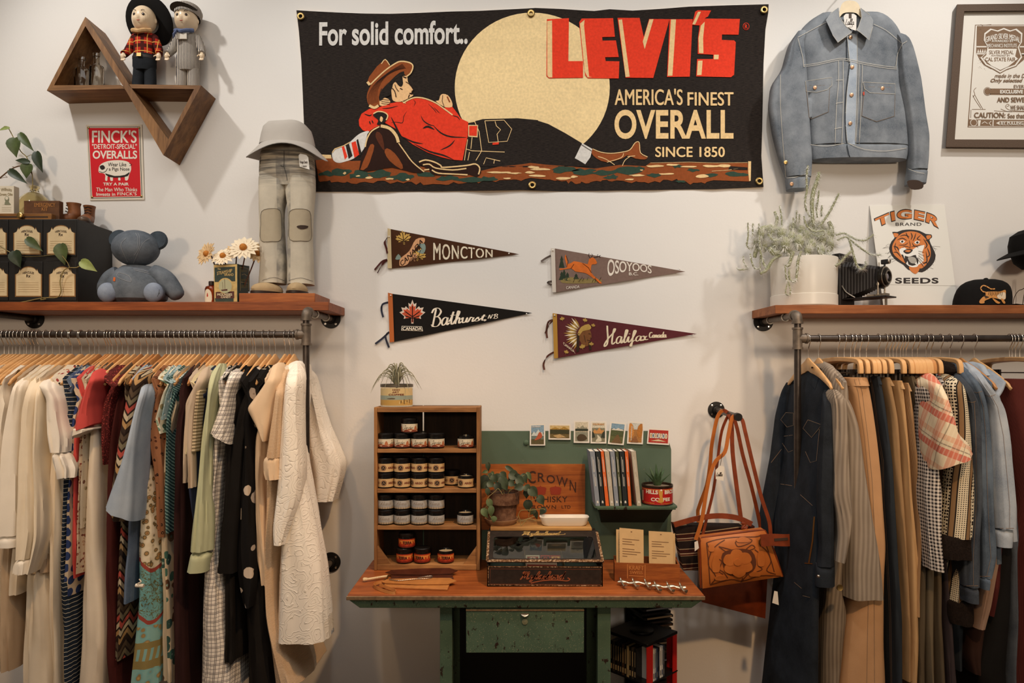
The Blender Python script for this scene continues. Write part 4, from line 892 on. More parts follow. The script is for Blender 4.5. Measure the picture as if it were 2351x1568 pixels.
G('skirt','plain beige skirt with a deep side fold, left of the navy striped skirt','skirt',[('body','beige',[nk(182,10,850),(900,150,172),(1100,140,180),(1214,138,180),(1400,150,170),(1600,154,177)],dict(amp=.012))],179)
G('blouse','white blouse scattered with red, orange and black flowers','blouse',[('body','floral_multi',[nk(188),(870,132,164),(900,122,166),(950,135,170),(1010,140,172)],{})],182)
G('skirt','navy skirt with thin horizontal white stripes','skirt',[('body','navy_stripe',[nk(208,10,850),(950,182,206),(1030,178,202),(1130,178,195),(1300,166,182),(1350,167,200),(1600,174,194)],{})],200)
G('shirt','blue short sleeved shirt with large white tropical leaves','shirt',[('body','floral_blue',[nk(216),(862,184,207),(890,168,199),(930,156,184),(955,152,178),(985,155,180),(1035,172,200)],{})],212)
G('dress','beige dress with big blue polka dots','dress',[('body','polka',[nk(226,8,850),(950,196,214),(1130,188,202),(1200,182,204),(1290,174,204),(1352,171,202)],{})],222)
t,bs = G('blouse','bright red blouse with a white lace edge on its wide short sleeve','blouse',[('body','red_wool',[nk(236),(900,206,228),(1000,197,214),(1150,199,212),(1250,202,211),(1312,203,208)],{}),('sleeve','red_wool',[(846,222,234,-.56,-.44),(870,210,231),(896,199,222),(934,186,217),(984,169,219)],dict(SL,amp=.003,hem=.02)),],240)
loft([(980,168,220),(994,167,218)],mb=None,**dict(SL,amp=.004,rows=8,hem=.02)).build('lace_edge',M_LACE,t)
G('dress','small patterned rust and tan dress just right of the red blouse','dress',[('body','floral_rust',[nk(246),(880,228,242),(950,212,230),(1100,212,224),(1300,208,220)],{})],246)
G('dress','cream dress with faded brown flowers, between rust dress and cream trousers','dress',[('body','floral_cream',[nk(256),(864,228,246),(900,226,243),(960,222,234),(1200,216,226)],{})],253)
G('trousers','wide pale khaki trousers hanging full length, broadest light garment','trousers',[('legs','khaki_cream',[(858,250,263,-.52,-.25),(900,244,261),(950,236,257),(1000,228,262),(1100,216,263),(1200,210,264),(1300,205,273),(1400,199,283),(1480,196,288),(1600,190,272)],dict(amp=.008,fr=1.8))],265,dark=True)
G('top','dark red sequinned top','top',[('body','sequin',[nk(292),(850,286,305),(870,275,299),(900,262,290),(950,255,287),(1000,257,282),(1060,263,276)],{})],276)
G('trousers','dark red trousers mostly hidden behind the pale khaki pair','trousers',[('legs','dark_red',[(860,290,312,-.52,-.25),(1000,275,300),(1200,268,302),(1400,272,300),(1600,272,312)],{})],289)
G('dress','knitted dress with orange, brown and cream zigzag stripes','dress',[('body','chevron',[nk(340),(900,310,330),(1100,290,318),(1195,299,324),(1300,292,314),(1400,290,320),(1493,288,314)],{}),('sleeve','chevron',[(842,326,342,-.56,-.44),(870,308,337),(944,286,318),(1011,273,305),(1060,266,300),(1140,252,302),(1172,244,300),(1194,258,299)],dict(SL,amp=.004))],335)
G('shirt','pale blue denim shirt with a flaring short sleeve','shirt',[('body','denim_pale',[nk(356),(880,336,350),(950,322,340),(1150,312,330)],{}),('sleeve','denim_pale',[(866,336,348,-.58,-.46),(900,325,342,-.68,-.55),(950,312,328,-.70,-.56),(1012,297,320,-.72,-.56),(1090,270,317,-.72,-.56),(1140,252,316,-.72,-.56),(1181,240,313,-.72,-.56)],dict(amp=.003,hem=-.028))],348)
t,bs = G('skirt','blue denim skirt with a stitched seam and a white cord toggle','skirt',[('body','denim_blue',[(866,336,352,-.54,-.25),(930,328,348),(1100,320,345),(1250,316,340),(1300,310,334),(1367,309,330)],dict(amp=.003,yf=-.63))],358,dark=True)
G('skirt','satin scarf print skirt, cream and gold above turquoise with a gold border','skirt',[('body','scarf',[(848,340,366,-.52,-.25),(880,346,366),(1000,346,366),(1060,345,374),(1130,341,387),(1220,336,391),(1290,333,393),(1400,326,396),(1480,315,398),(1549,306,399)],dict(amp=.012,fr=3.5,yf=-.61))],378)
G('dress','brown leopard spotted dress','dress',[('body','leopard',[nk(398),(900,368,394),(960,361,402),(1030,365,406),(1100,378,408),(1220,388,408)],{})],388)
G('blouse','green and white flowered short sleeved blouse','blouse',[('body','floral_green',[nk(410),(850,406,421),(880,391,411),(920,381,404),(945,374,399),(985,388,404)],{})],400)
G('shirt','pale blue speckled short sleeved shirt','shirt',[('body','blue_stipple',[nk(422),(848,411,431),(880,401,425),(920,397,418),(946,393,415)],{})],412)
G('dress','dark teal dress with fine diagonal stripes','dress',[('body','teal_stripe',[nk(430),(950,405,420),(1100,402,418),(1212,406,416)],{})],424)
G('skirt','long skirt with green, brown and cream flowers beside the scarf print skirt','skirt',[('body','floral_teal',[nk(440,8,850),(1000,400,420),(1215,391,414),(1350,394,422),(1450,395,426),(1540,396,429)],dict(amp=.012,yf=-.585))],434)
G('dress','dark maroon dress hanging to the floor','dress',[('body','maroon',[nk(466),(880,438,460),(950,427,446),(1050,423,442),(1300,421,440),(1600,418,448)],{})],454)
G('blouse','plain beige blouse with a long narrow sleeve','blouse',[('body','beige_blouse',[nk(478),(900,446,464),(1100,442,458)],{}),('sleeve','beige_blouse',[(842,464,482,-.56,-.44),(870,455,478),(904,440,462),(944,433,453),(1020,434,449),(1118,435,448)],SL)],471)
G('blouse','pale yellow blouse with an openwork crochet edge','blouse',[('body','yellow_cream',[nk(488),(862,470,491),(900,460,481),(960,457,474),(1000,452,470),(1036,447,462)],dict(yf=-.63)),('crochet_edge','crochet',[(890,455,470),(960,449,461),(1036,445,455)],dict(SL,amp=.004))],483)
G('dress','navy wool dress with a pointed lower edge','dress',[('body','navy',[nk(498),(900,478,495),(985,464,488),(1060,455,482),(1110,449,478),(1150,460,475),(1192,469,477)],dict(yf=-.63))],493)
G('blouse','pale green sheer blouse with a long sleeve and plain cuff','blouse',[('body','pale_green',[nk(508),(880,486,506),(1000,476,494),(1250,466,488)],{}),('sleeve','pale_green',[(834,496,513,-.56,-.44),(880,481,503),(910,478,494),(990,469,488),(1060,461,486),(1130,452,484),(1200,444,486),(1264,438,484)],dict(SL,amp=.01)),('cuff','pale_green',[(1262,437,484),(1312,427,477)],dict(SL,amp=.002,rows=8))],502)
G('blouse','taupe blouse with one cream leaf pattern','blouse',[('body','taupe_leaf',[nk(522),(848,514,531),(870,500,526),(910,494,514),(970,488,508),(1050,485,504)],{})],515)
G('dress','white dress with a thin black check, flaring wide at the bottom','dress',[('body','white_plaid',[nk(546),(900,525,540),(1000,510,532),(1130,495,522),(1270,481,520),(1320,477,534),(1450,470,547),(1568,464,558)],dict(amp=.012,yf=-.61)),('sleeve','white_plaid',[(846,534,550,-.56,-.44),(870,523,547),(900,514,536),(945,501,532),(1006,482,528)],dict(SL,amp=.004,hem=-.025))],534)
G('blouse','black blouse covered in small white animal markings','blouse',[('body','animal',[nk(550),(852,549,562),(890,540,554),(960,530,544)],{})],542)
G('dress','black dress directly right of the animal print blouse','dress',[('body','black_knit2',[nk(570),(880,556,582),(1000,530,566),(1200,525,562),(1290,530,566),(1500,530,565)],{})],555)
G('coat','plain black knitted coat, widest of the black garments','coat',[('body','black_knit',[nk(592,10,826),(870,578,606),(920,560,600),(1000,546,594),(1100,536,588),(1200,520,582),(1300,510,578)],dict(yf=-.62))],583)
G('dress','sheer black dress with pale leaves and flowers','dress',[('body','black_floral',[nk(612),(866,590,614),(900,582,604),(950,577,600),(1050,574,602),(1150,562,604),(1250,557,610),(1330,561,613),(1378,572,600)],dict(yf=-.625)),('underskirt','black_knit2',[(1300,566,640),(1450,572,640),(1600,575,655)],dict(yf=-.58))],602)
G('blouse','black and cream printed blouse behind the tan shirt','blouse',[('body','black_lace',[nk(624),(860,598,618),(900,592,612),(960,590,606)],{})],616)
G('shirt','tan shirt with a wide pointed short sleeve','shirt',[('body','tan_shirt',[nk(642),(900,620,640),(1000,600,630),(1100,598,622),(1200,600,632),(1250,602,637),(1300,610,640),(1328,617,634)],{}),('sleeve','tan_shirt',[(832,628,647,-.56,-.44),(870,613,643),(900,592,641),(938,562,635),(970,580,627),(1012,605,615)],dict(SL,amp=.003))],629)
G('cardigan','tan mesh cardigan with a rolled cuff','cardigan',[('body','mesh',[nk(660),(900,640,658),(1050,628,650),(1300,620,645),(1400,622,650),(1556,640,706)],{}),('sleeve','mesh',[(848,644,662,-.56,-.44),(900,632,656),(960,624,650),(1050,611,643)],SL),('cuff','tan_shirt',[(1044,607,643),(1060,604,642),(1085,606,641),(1100,612,640)],dict(SL,amp=.006,rows=12))],652)
t,bs = G('jacket','cream quilted jacket with swirling stitched roses, nearest to the pole','jacket',[('body','quilt',[(836,652,676,-.45,-.32),(880,650,670,-.6,-.2),(950,646,669,-.6,-.25),(1000,646,672,-.6,-.3),(1060,648,686,-.61,-.38),(1100,648,700,-.62,-.43),(1200,646,720,-.62,-.43),(1300,640,738,-.62,-.43),(1400,635,748,-.62,-.43),(1470,632,753,-.62,-.43)],dict(amp=.007)),('sleeve','quilt',[(834,664,692,-.55,-.45),(870,655,692),(930,648,690),(1000,644,692),(1080,640,696),(1150,634,690),(1214,628,664),(1250,631,652)],dict(SL,amp=.006)),
  ('sleeve','quilt',[(848,696,712,-.3,-.18),(880,700,722,-.24,-.1),(930,702,736,-.22,-.08),(980,702,752,-.2,-.06),(1030,702,776,-.2,-.06),(1064,708,791,-.2,-.06),(1092,714,786,-.2,-.06),(1150,722,768,-.2,-.06)],dict(amp=.006)),('collar','quilt',[(828,664,694,-.47,-.28),(845,660,693,-.5,-.26),(872,672,691,-.52,-.3)],dict(amp=.003,rows=10))],673)
for i,px in enumerate((4,15,23,31,40,50,55,66,84)):hanger(px,'L','pale wooden hanger crowded at the far left end of the left rail',group='hangers at the left end of the left rail')
for i,px in enumerate((304,319,443,565,577,663)):hanger(px,'L','pale wooden hanger between the coloured garments of the left rail, its garment hidden',dark=i % 2 == 1,group='hangers with hidden garments on the left rail')
# toggle and stitching on the denim skirt
fn = onmesh([loft([(866,336,352,-.54,-.25),(1367,309,330)],yf=-.63)],y0=-.64)
b = MB();b.tube([P(312,1344,-.66),P(330,1345,-.66)],.007,10);b.tube(smooth([P(320,1330,-.65),P(324,1336,-.665),P(316,1340,-.665),P(322,1346,-.665)],3),.0022,6)
o = [q for q in bpy.data.objects if q.get('label','').startswith('blue denim skirt')][0]
b.build('cord_toggle',M_LACE,o)
# ---------------------------------------------------------------- right rack
random.seed(23)
nr = lambda h,w=8,py=840:(py,h-6-w,h-6+w,-.45,-.32)
def GR(*a,**k):return garment(*a,side='R',**k)
PT = dict(yf=-.57,yb=-.2,amp=.006,fr=2.2,flat=1)
t,bs = GR('coverall','dark indigo denim coverall facing out behind the iron upright','coverall',[
  ('body','denim_dark',[(845,1814,1912,-.19,-.57,.016),(880,1812,1910,-.19,-.57,.018),(930,1806,1904,-.19,-.57,.018),(1050,1800,1894,-.19,-.57,.018),(1130,1790,1886,-.2,-.57,.022),(1200,1782,1880,-.21,-.57,.03),(1300,1782,1878,-.21,-.57,.024),(1423,1770,1875,-.21,-.57,.03),(1600,1750,1873,-.21,-.57,.035)],dict(l2=1,amp=.006,arch=.085)),
  ('sleeve','denim_dark',[(878,1806,1832,-.16,-.21,.03),(905,1798,1824,-.15,-.2,.035),(960,1784,1814,-.14,-.19,.04),(1040,1772,1808,-.14,-.19,.04),(1140,1751,1798,-.14,-.19,.04),(1190,1744,1786,-.14,-.19,.04),(1225,1748,1784,-.14,-.19,.035)],dict(l2=1,amp=.008)),
  ('sleeve','denim_dark',[(895,1893,1914,-.53,-.56,.04),(925,1887,1917,-.56,-.58,.045),(1060,1877,1915,-.58,-.60,.045),(1140,1874,1914,-.58,-.60,.045),(1256,1880,1915,-.58,-.60,.04),(1296,1874,1915,-.58,-.60,.04)],dict(l2=1,amp=.006)),
  ('cuff','denim_dark',[(1292,1872,1916,-.58,-.60,.042),(1342,1871,1916,-.58,-.60,.042)],dict(l2=1,amp=.002,rows=8))],hook=1859)
ZE = zoomed(1720,700,3.565);ZG = zoomed(1720,1130,3.579)
fn = onmesh(bs,y0=-.5)
b = MB();b.art(ZE((510,505),(590,520),(610,590),(570,590),(540,690),(480,625)),fn,0,3);b.art(ZE((335,650),(372,600),(372,640),(340,655)),fn,0,3);b.build('collar',CL['denim_dark'],t,recalc=False)
for n_,p in (('pocket_flap',((480,940),(590,980),(565,1020),(510,1085),(440,1010))),('pocket_flap',((300,880),(362,885),(362,985),(310,1000),(258,940)))):
    b = MB();q = ZE(*p);b.art(q,fn,0,3);b.line(q+[q[0]],1.1,fn,1,4);b.build(n_,[CL['denim_black'],M_STITCH2],t,recalc=False)
b = MB()
for p in (((575,1015),(550,1275),(500,1290),(460,1200)),((270,1130),(320,1205),(358,1190)),((285,1075),(355,1065)),((255,1465),(352,1480)),((180,1290),(265,1180)),((690,755),(640,770))):b.line(ZE(*p),1.0,fn,0,3)
for p in (((420,20),(520,110)),((370,740),(430,790)),((440,850),(500,865))):b.line(ZG(*p),1.0,fn,0,3)
b.build('stitching',M_STITCH2,t,recalc=False)
b = MB();b.line(ZG((535,200),(520,400),(490,580)),3.4,fn,0,3);b.line(ZG((455,582),(520,588)),2,fn,0,4);b.build('zip',plain('brass_zip','8a6a3c',.4,.8),t,recalc=False)
b = MB();b.ball(P(*ZG((570,690))[0],-.65),.006,10);b.build('cuff_button',M_STEEL,t)
t,bs = GR('coat','grey brown herringbone work coat with a brass eyelet at its hem','coat',[
  ('body','herringbone',[(836,1884,1902,-.45,-.32),(870,1890,1924),(907,1903,1942),(960,1914,1958),(1060,1915,1972),(1140,1915,1988),(1250,1920,2009),(1300,1919,2016),(1362,1919,2022)],dict(amp=.006)),
  ('sleeve','herringbone',[(895,1905,1938),(930,1912,1946),(1000,1913,1946),(1140,1913,1955),(1180,1922,1956),(1230,1926,1950),(1288,1919,1936)],SL),('collar','herringbone',[(830,1886,1904,-.47,-.3),(850,1888,1914,-.52,-.28),(880,1896,1926,-.56,-.26)],dict(amp=.003,rows=10))],hook=1883)
b = MB();b.lathe([(.006,0),(.012,0),(.011,.004),(.006,.003)],P(1928,1349,-.625),16,0,R3('X',90));b.build('eyelet',M_BRASS,t)
GR('trousers','grey and tan striped work trousers below the herringbone coat','trousers',[('legs','stripe_hick',[(1200,1890,1930),(1342,1882,1924),(1400,1878,1940),(1440,1877,1934),(1600,1873,1912)],dict(PT,yf=-.54))])
def pants(label,m,lv,hook,dark=False,loops=()):
    t,bs = GR('trousers',label,'trousers',[('legs',m,lv,PT),('waistband',m,[(lv[0][0]-2,lv[0][1],lv[0][2],-.565,-.2),(lv[0][0]+17,lv[0][1]+(lv[1][1]-lv[0][1])*.55,lv[0][2]+(lv[1][2]-lv[0][2])*.55+.8,-.575,-.195)],dict(amp=.002,rows=6,flat=1))],hook=hook,hkind='clip')
    fn = onmesh(bs,y0=-.57);b = MB()
    L = [(q[0],(q[1]*.35+q[2]*.65)) for q in lv];b.line([(x,y) for y,x in L],.7,fn,0,2)
    L = [(q[0],(q[1]*.2+q[2]*.8)) for q in lv];b.line([(x,y) for y,x in L],.7,fn,0,2)
    b.build('side_seam',M_STITCH2,t,recalc=False)
    return t
pants('tan canvas work trousers nearest to the herringbone coat, creased below the knee','duck_tan',[(868,1915,1985),(900,1930,1992),(1000,1950,2003),(1100,1960,2013),(1250,1975,2019),(1362,1940,2024),(1450,1925,2028),(1600,1910,2033)],1927)
pants('dark navy trousers between two tan pairs','navy_duck',[(865,1984,2002),(900,1990,2010),(1000,2002,2022),(1060,2010,2033),(1140,2013,2033),(1250,2019,2041),(1400,2028,2049),(1600,2033,2052)],1942)
pants('brown khaki trousers right of the dark navy pair','khaki',[(868,2002,2026),(950,2020,2041),(1060,2028,2049),(1140,2035,2054),(1250,2044,2062),(1350,2050,2070),(1450,2049,2076),(1545,2049,2078)],1966)
pants('tan canvas trousers with a loop, second light pair right of the navy pair','duck_tan2',[(875,2030,2053),(950,2043,2060),(1060,2053,2069),(1140,2055,2073),(1200,2060,2081),(1300,2066,2089),(1450,2069,2089),(1600,2063,2085)],1993)
pants('ribbed light tan corduroy trousers beside the olive pairs','tan_cord',[(880,2051,2064),(960,2061,2076),(1060,2071,2086),(1140,2077,2089),(1250,2080,2090),(1400,2076,2090)],2020)
pants('darker olive brown trousers','olive',[(865,2055,2080),(950,2078,2094),(1060,2086,2098),(1140,2090,2102),(1300,2087,2105),(1600,2084,2102)],2047)
pants('lighter olive trousers with a thigh pocket','olive2',[(870,2079,2096),(950,2093,2110),(1060,2099,2119),(1140,2103,2121),(1300,2099,2123),(1450,2099,2124),(1600,2108,2127)],2063)
pants('olive grey trousers right of the lighter olive pair','olive',[(880,2100,2116),(960,2110,2124),(1140,2117,2134),(1300,2121,2138),(1420,2121,2142),(1600,2130,2154)],2078)
pants('dark plum trousers left of the checked shirt','plum',[(865,2098,2121),(950,2112,2131),(1060,2118,2134),(1200,2126,2142),(1310,2138,2151),(1420,2144,2162),(1600,2150,2178)],2085)
GR('shirt','black and white gingham shirt with a long sleeve','shirt',[('body','gingham',[nr(2111),(890,2122,2142),(1000,2132,2150),(1200,2138,2158)],{}),('sleeve','gingham',[(852,2106,2124,-.56,-.44),(890,2119,2140),(950,2127,2144),(1050,2128,2147),(1140,2128,2161),(1220,2133,2158),(1309,2140,2165)],SL)],hook=2111)
GR('shirt','orange, red and cream plaid shirt with a short sleeve','shirt',[('body','orange_plaid',[nr(2131),(890,2140,2160),(1000,2150,2170),(1060,2152,2172)],{}),('sleeve','orange_plaid',[(850,2112,2132,-.56,-.44),(880,2130,2158,-.68,-.55),(913,2145,2170,-.72,-.56),(958,2144,2187,-.73,-.56),(1003,2143,2201,-.73,-.56),(1030,2145,2226,-.73,-.56),(1060,2150,2236,-.73,-.56)],dict(amp=.003,hem=.032))],hook=2131)
t,bs = GR('coat','woven patterned coat with dark fur collar, cuffs and hem','coat',[('body','nordic',[nr(2164),(885,2168,2206),(1000,2172,2215),(1200,2160,2208),(1300,2148,2210),(1370,2146,2211)],{}),('sleeve','nordic',[(853,2156,2180,-.56,-.44),(885,2172,2212),(940,2179,2220),(1008,2182,2227),(1100,2172,2235),(1234,2165,2238)],dict(SL,amp=.004,yb=-.5)),('cuff','fur',[(1224,2160,2238),(1240,2156,2240),(1268,2156,2239),(1282,2160,2236)],dict(SL,amp=.01,fr=5,rows=14)),('hem','fur',[(1360,2152,2216),(1375,2149,2219),(1405,2150,2219),(1418,2154,2216)],dict(amp=.01,fr=5,rows=14,yf=-.62))],hook=2164,dark=True)
b = MB();b.ball(P(2157,848,-.49),(.036,.085,.034),24)
for v_ in b.V:v_ += (v_-P(2157,848,-.49)).normalized()*noise.noise(v_*60)*.012
b.build('collar',CL['fur'],t)
def djacket(label,m,body,sl,cuff,hook,hrz=0):
    t,bs = GR('jacket',label,'jacket',[('body',m,body,dict(amp=.004)),('sleeve',m,sl,dict(SL,amp=.007)),('cuff',m,cuff,dict(SL,amp=.002,rows=8)),('collar',m,[(hook_top(hook)[0]-6,*hook_top(hook)[1:],-.47,-.3),(hook_top(hook)[0]+26,hook_top(hook)[1]+8,hook_top(hook)[2]+14,-.53,-.28)],dict(amp=.003,rows=8))],hook=hook,hrz=hrz)
    fn = onmesh(bs,y0=-.64);b = MB();q = sl[2];b.line([(q[1]-1,q[0]-3),((q[1]+q[2])/2,q[0]+2),(q[2]+1,q[0]-2)],1.0,fn,0,2);b.line([((a[1]*.3+a[2]*.7),a[0]) for a in sl[2:]],.8,fn,0,2)
    b.line([(cuff[0][1],cuff[0][0]+3),(cuff[0][2],cuff[0][0]+3)],1.2,fn,0,2);b.build('stitching',M_STITCH2,t,recalc=False);return t
def hook_top(h):return (836,h-14,h+6)
djacket('dark grey blue denim jacket, left of two lighter denim jackets','denim_teal',[nr(2185),(890,2200,2222),(1000,2210,2236),(1330,2206,2240)],[(850,2180,2202,-.56,-.44),(882,2198,2222),(922,2217,2245),(980,2221,2248),(1140,2229,2248),(1280,2210,2245),(1345,2211,2245)],[(1342,2212,2246),(1382,2217,2245)],2185)
djacket('mid blue denim jacket between the dark and the pale denim jackets','denim_mid',[nr(2211),(880,2222,2246),(1000,2236,2262),(1280,2240,2274)],[(836,2195,2214,-.54,-.42),(870,2214,2240),(900,2230,2254),(938,2243,2264),(1000,2244,2272),(1140,2243,2278),(1242,2245,2284),(1280,2248,2287),(1325,2248,2272)],[(1320,2246,2273),(1350,2249,2264)],2211)
djacket('pale faded denim jacket, rightmost of the three denim jackets','denim_light',[nr(2242),(870,2238,2264),(1000,2262,2292),(1230,2272,2310)],[(832,2212,2232,-.54,-.42),(866,2226,2254),(908,2255,2285),(935,2269,2300),(1000,2273,2317),(1100,2274,2330),(1160,2277,2336),(1212,2281,2334)],[(1210,2280,2328),(1254,2283,2323)],2242)
GR('trousers','rust red corduroy trousers at the right edge of the photo','trousers',[('legs','rust_cord',[(870,2276,2375),(950,2292,2380),(1000,2304,2385),(1150,2329,2392),(1250,2317,2392),(1400,2322,2394),(1600,2321,2396)],dict(PT,yf=-.6))],hook=2323,hkind='clip')
for px in (2329,2337,2347):hanger(px,'R','wooden clip hanger bunched above the rust red corduroy trousers','clip',group='hangers above the rust corduroy trousers')
for px in (1957,1978,2037,2055,2072,2099,2142):hanger(px,'R','wooden clip hanger packed between the trousers of the right rail','clip',group='hangers packed between the trousers')
GR('trousers','grey blue jeans hanging below the pale denim jacket','trousers',[('legs','denim_grey',[(1100,2270,2310),(1256,2292,2322),(1400,2298,2326),(1600,2296,2327)],dict(PT,yf=-.54))])
GR('trousers','black corduroy trousers between the maroon skirt and grey blue jeans','trousers',[('legs','black_cord',[(1150,2245,2300),(1260,2258,2308),(1400,2240,2306),(1535,2212,2300),(1600,2236,2300)],dict(PT,yf=-.53))])
GR('skirt','dark brown skirt hanging under the patterned coat','skirt',[('body','brown_dark',[(1180,2215,2250),(1340,2206,2248),(1440,2200,2242),(1500,2202,2232),(1532,2212,2230)],dict(PT,yf=-.545))])
GR('cardigan','dark red cardigan with a tan sleeve showing low between the jackets and jeans','cardigan',[('body','rose',[(1180,2245,2285),(1330,2246,2276),(1400,2242,2262)],dict(PT,yf=-.55)),('sleeve','tan_cuff',[(1260,2274,2300),(1320,2264,2288),(1390,2250,2276),(1443,2240,2260)],dict(SL,yf=-.60,amp=.003))])
GR('skirt','navy skirt hanging below the fur hem of the patterned coat','skirt',[('body','navy_duck',[(1200,2165,2205),(1410,2158,2206),(1500,2166,2198),(1525,2170,2196)],dict(PT,yf=-.5))])
random.seed(31)
def leaf(b,base,tip,w,m=0,curl=.25,nrm=(0,-1,.25),heart=True,stemm=None):
    """a heart-shaped leaf blade, folded along its midrib, with thickness"""
    base = Vector(base);tip = Vector(tip);ax = tip-base;L = ax.length;ax.normalize();nn = Vector(nrm);nn = (nn-ax*nn.dot(ax)).normalized();sd = ax.cross(nn)
    prof = [(-.10,.0),(-.13,.28),(-.06,.62),(.08,.90),(.26,1.0),(.46,.86),(.66,.56),(.84,.24),(1.0,.0)] if heart else [(0,.02),(.1,.4),(.3,.9),(.5,1),(.7,.8),(.87,.4),(1,0)]
    for o in (0,-.0012):
        vs = [];fs = []
        for i,(t,q) in enumerate(prof):
            for s in (-1,-.5,0,.5,1):
                tt = t if abs(s) >.3 else max(t,0.0 if heart else t)
                h =-curl*L*(tt-.3)**2+abs(s)*q*w*.16
                vs.append(base+ax*(tt*L)+sd*(s*q*w/2)+nn*(h+o))
        k = 5;fs = [(i*k+j,i*k+j+1,i*k+k+j+1,i*k+k+j) for i in range(len(prof)-1) for j in range(4)]
        b.add(vs,fs,m)
def pleaf(b,a,c,w,y,m=0,dy=0.0,s=1.0,**k):
    A_ = P(*a,y);B_ = P(*c,y+dy);leaf(b,A_,B_,w*(D+y)/F,m,**k)
M_LEAF = [plain('leaf_green','4d5a34',.45,0,.25,40),plain('leaf_dark','2f3b27',.45,0,.25,40),plain('leaf_pale','8d9a58',.5,0,.2,40)]
M_STEM = plain('vine_stem','8a7a4a',.6);M_STEMB = plain('brown_stem','6a4c30',.7)
M_CLEAR = glass('clear_glass','f4efe6',.04,1.45);M_AMBER = glass('amber_glass','a8481c',.08,1.45)
M_TRI = wood('walnut_board','624226','a87a4c','x',1.0,.6)
# ---------------------------------------------------------------- triangle shelf
ty =-.15
TS_ = thing('triangle_shelf','dark wooden double triangle shelf with one triangle pointing up and one pointing down','shelf',P(300,382,0))
def board(q,mt=M_TRI):
    q = Z1(*q);MB().prism(q,lambda u,v,d:Vector((X(u,ty),d,Zh(v,ty))),ty,-.001).build('board',mt,TS_,bevel=.0015)
board(((640,125),(640,195),(405,640),(350,680)),wood('walnut_board_left','624226','a87a4c','z'))
board(((640,125),(668,165),(985,660),(1262,1045),(1225,1165),(950,690),(640,195)),wood('walnut_board_long','624226','a87a4c','z'))
board(((405,640),(908,637),(933,664),(350,680)))
board(((962,632),(1510,640),(1455,667),(985,662)))
board(((1510,640),(1225,1165),(1262,1045),(1455,667)),wood('walnut_board_right','553620','94693f','z'))
zt = Zh(Z1((0,637))[0][1],ty)+.001
def flask(x,y,z,w,h,neck,label):
    b = MB();r = w/2
    pr = [(.0,0),(r*.92,0),(r,.004),(r,h*.58),(r*.93,h*.64),(r*.5,h*.69),(neck,h*.73),(neck*.92,h*.9),(neck*1.25,h*.92),(neck*1.25,h),(neck*.8,h),(neck*.7,h*.72),(r*.82,h*.6),(r*.86,.012),(0,.01)]
    b.lathe(pr,(x,y,z),24,0,None,1,.72,False,False);b.build('glass_bottle',M_CLEAR,label=label,cat='bottle')
flask(X(188,-.09),-.09,zt+.001,.066,.145,.013,'shorter clear glass bottle, left of two inside the triangle shelf')
flask(X(222,-.09),-.09,zt+.001,.064,.162,.013,'taller clear glass bottle, right of two inside the triangle shelf')
# ---------------------------------------------------------------- two dressed dolls
M_COMP = plain('doll_face','e8cfae',.3);M_CHK = plain('doll_cheek','d8a48a',.4);M_EYE = plain('doll_eye','2a1c16',.2);M_LIP = plain('doll_lip','b0503e',.4);M_HAIR = plain('doll_hair','3a2416',.4)
k = K('doll_plaid');p = k.co('Object');u,v,w_ = k.xyz(p);c = k.mix(k.m('MAXIMUM',k.band(u,24,0,.35),k.band(w_,22,0,.35)),'b02c20','4a1a16');c = k.mix(k.m('MAXIMUM',k.band(u,24,.6,.68),k.band(w_,22,.6,.68)),c,'d8a04c');k.col(c);M_PLAID = k.mat
k = K('engineer_stripe');u,v,w_ = k.xyz(k.co('Object'));k.col(k.mix(k.band(k.m('ADD',u,k.m('MULTIPLY',v,.6)),150,0,.5),'d4c8b8','3a3a42'));M_STRIPE = k.mat
M_BLACKFELT = fabric('black_felt','161413',.2,60,900,.3)
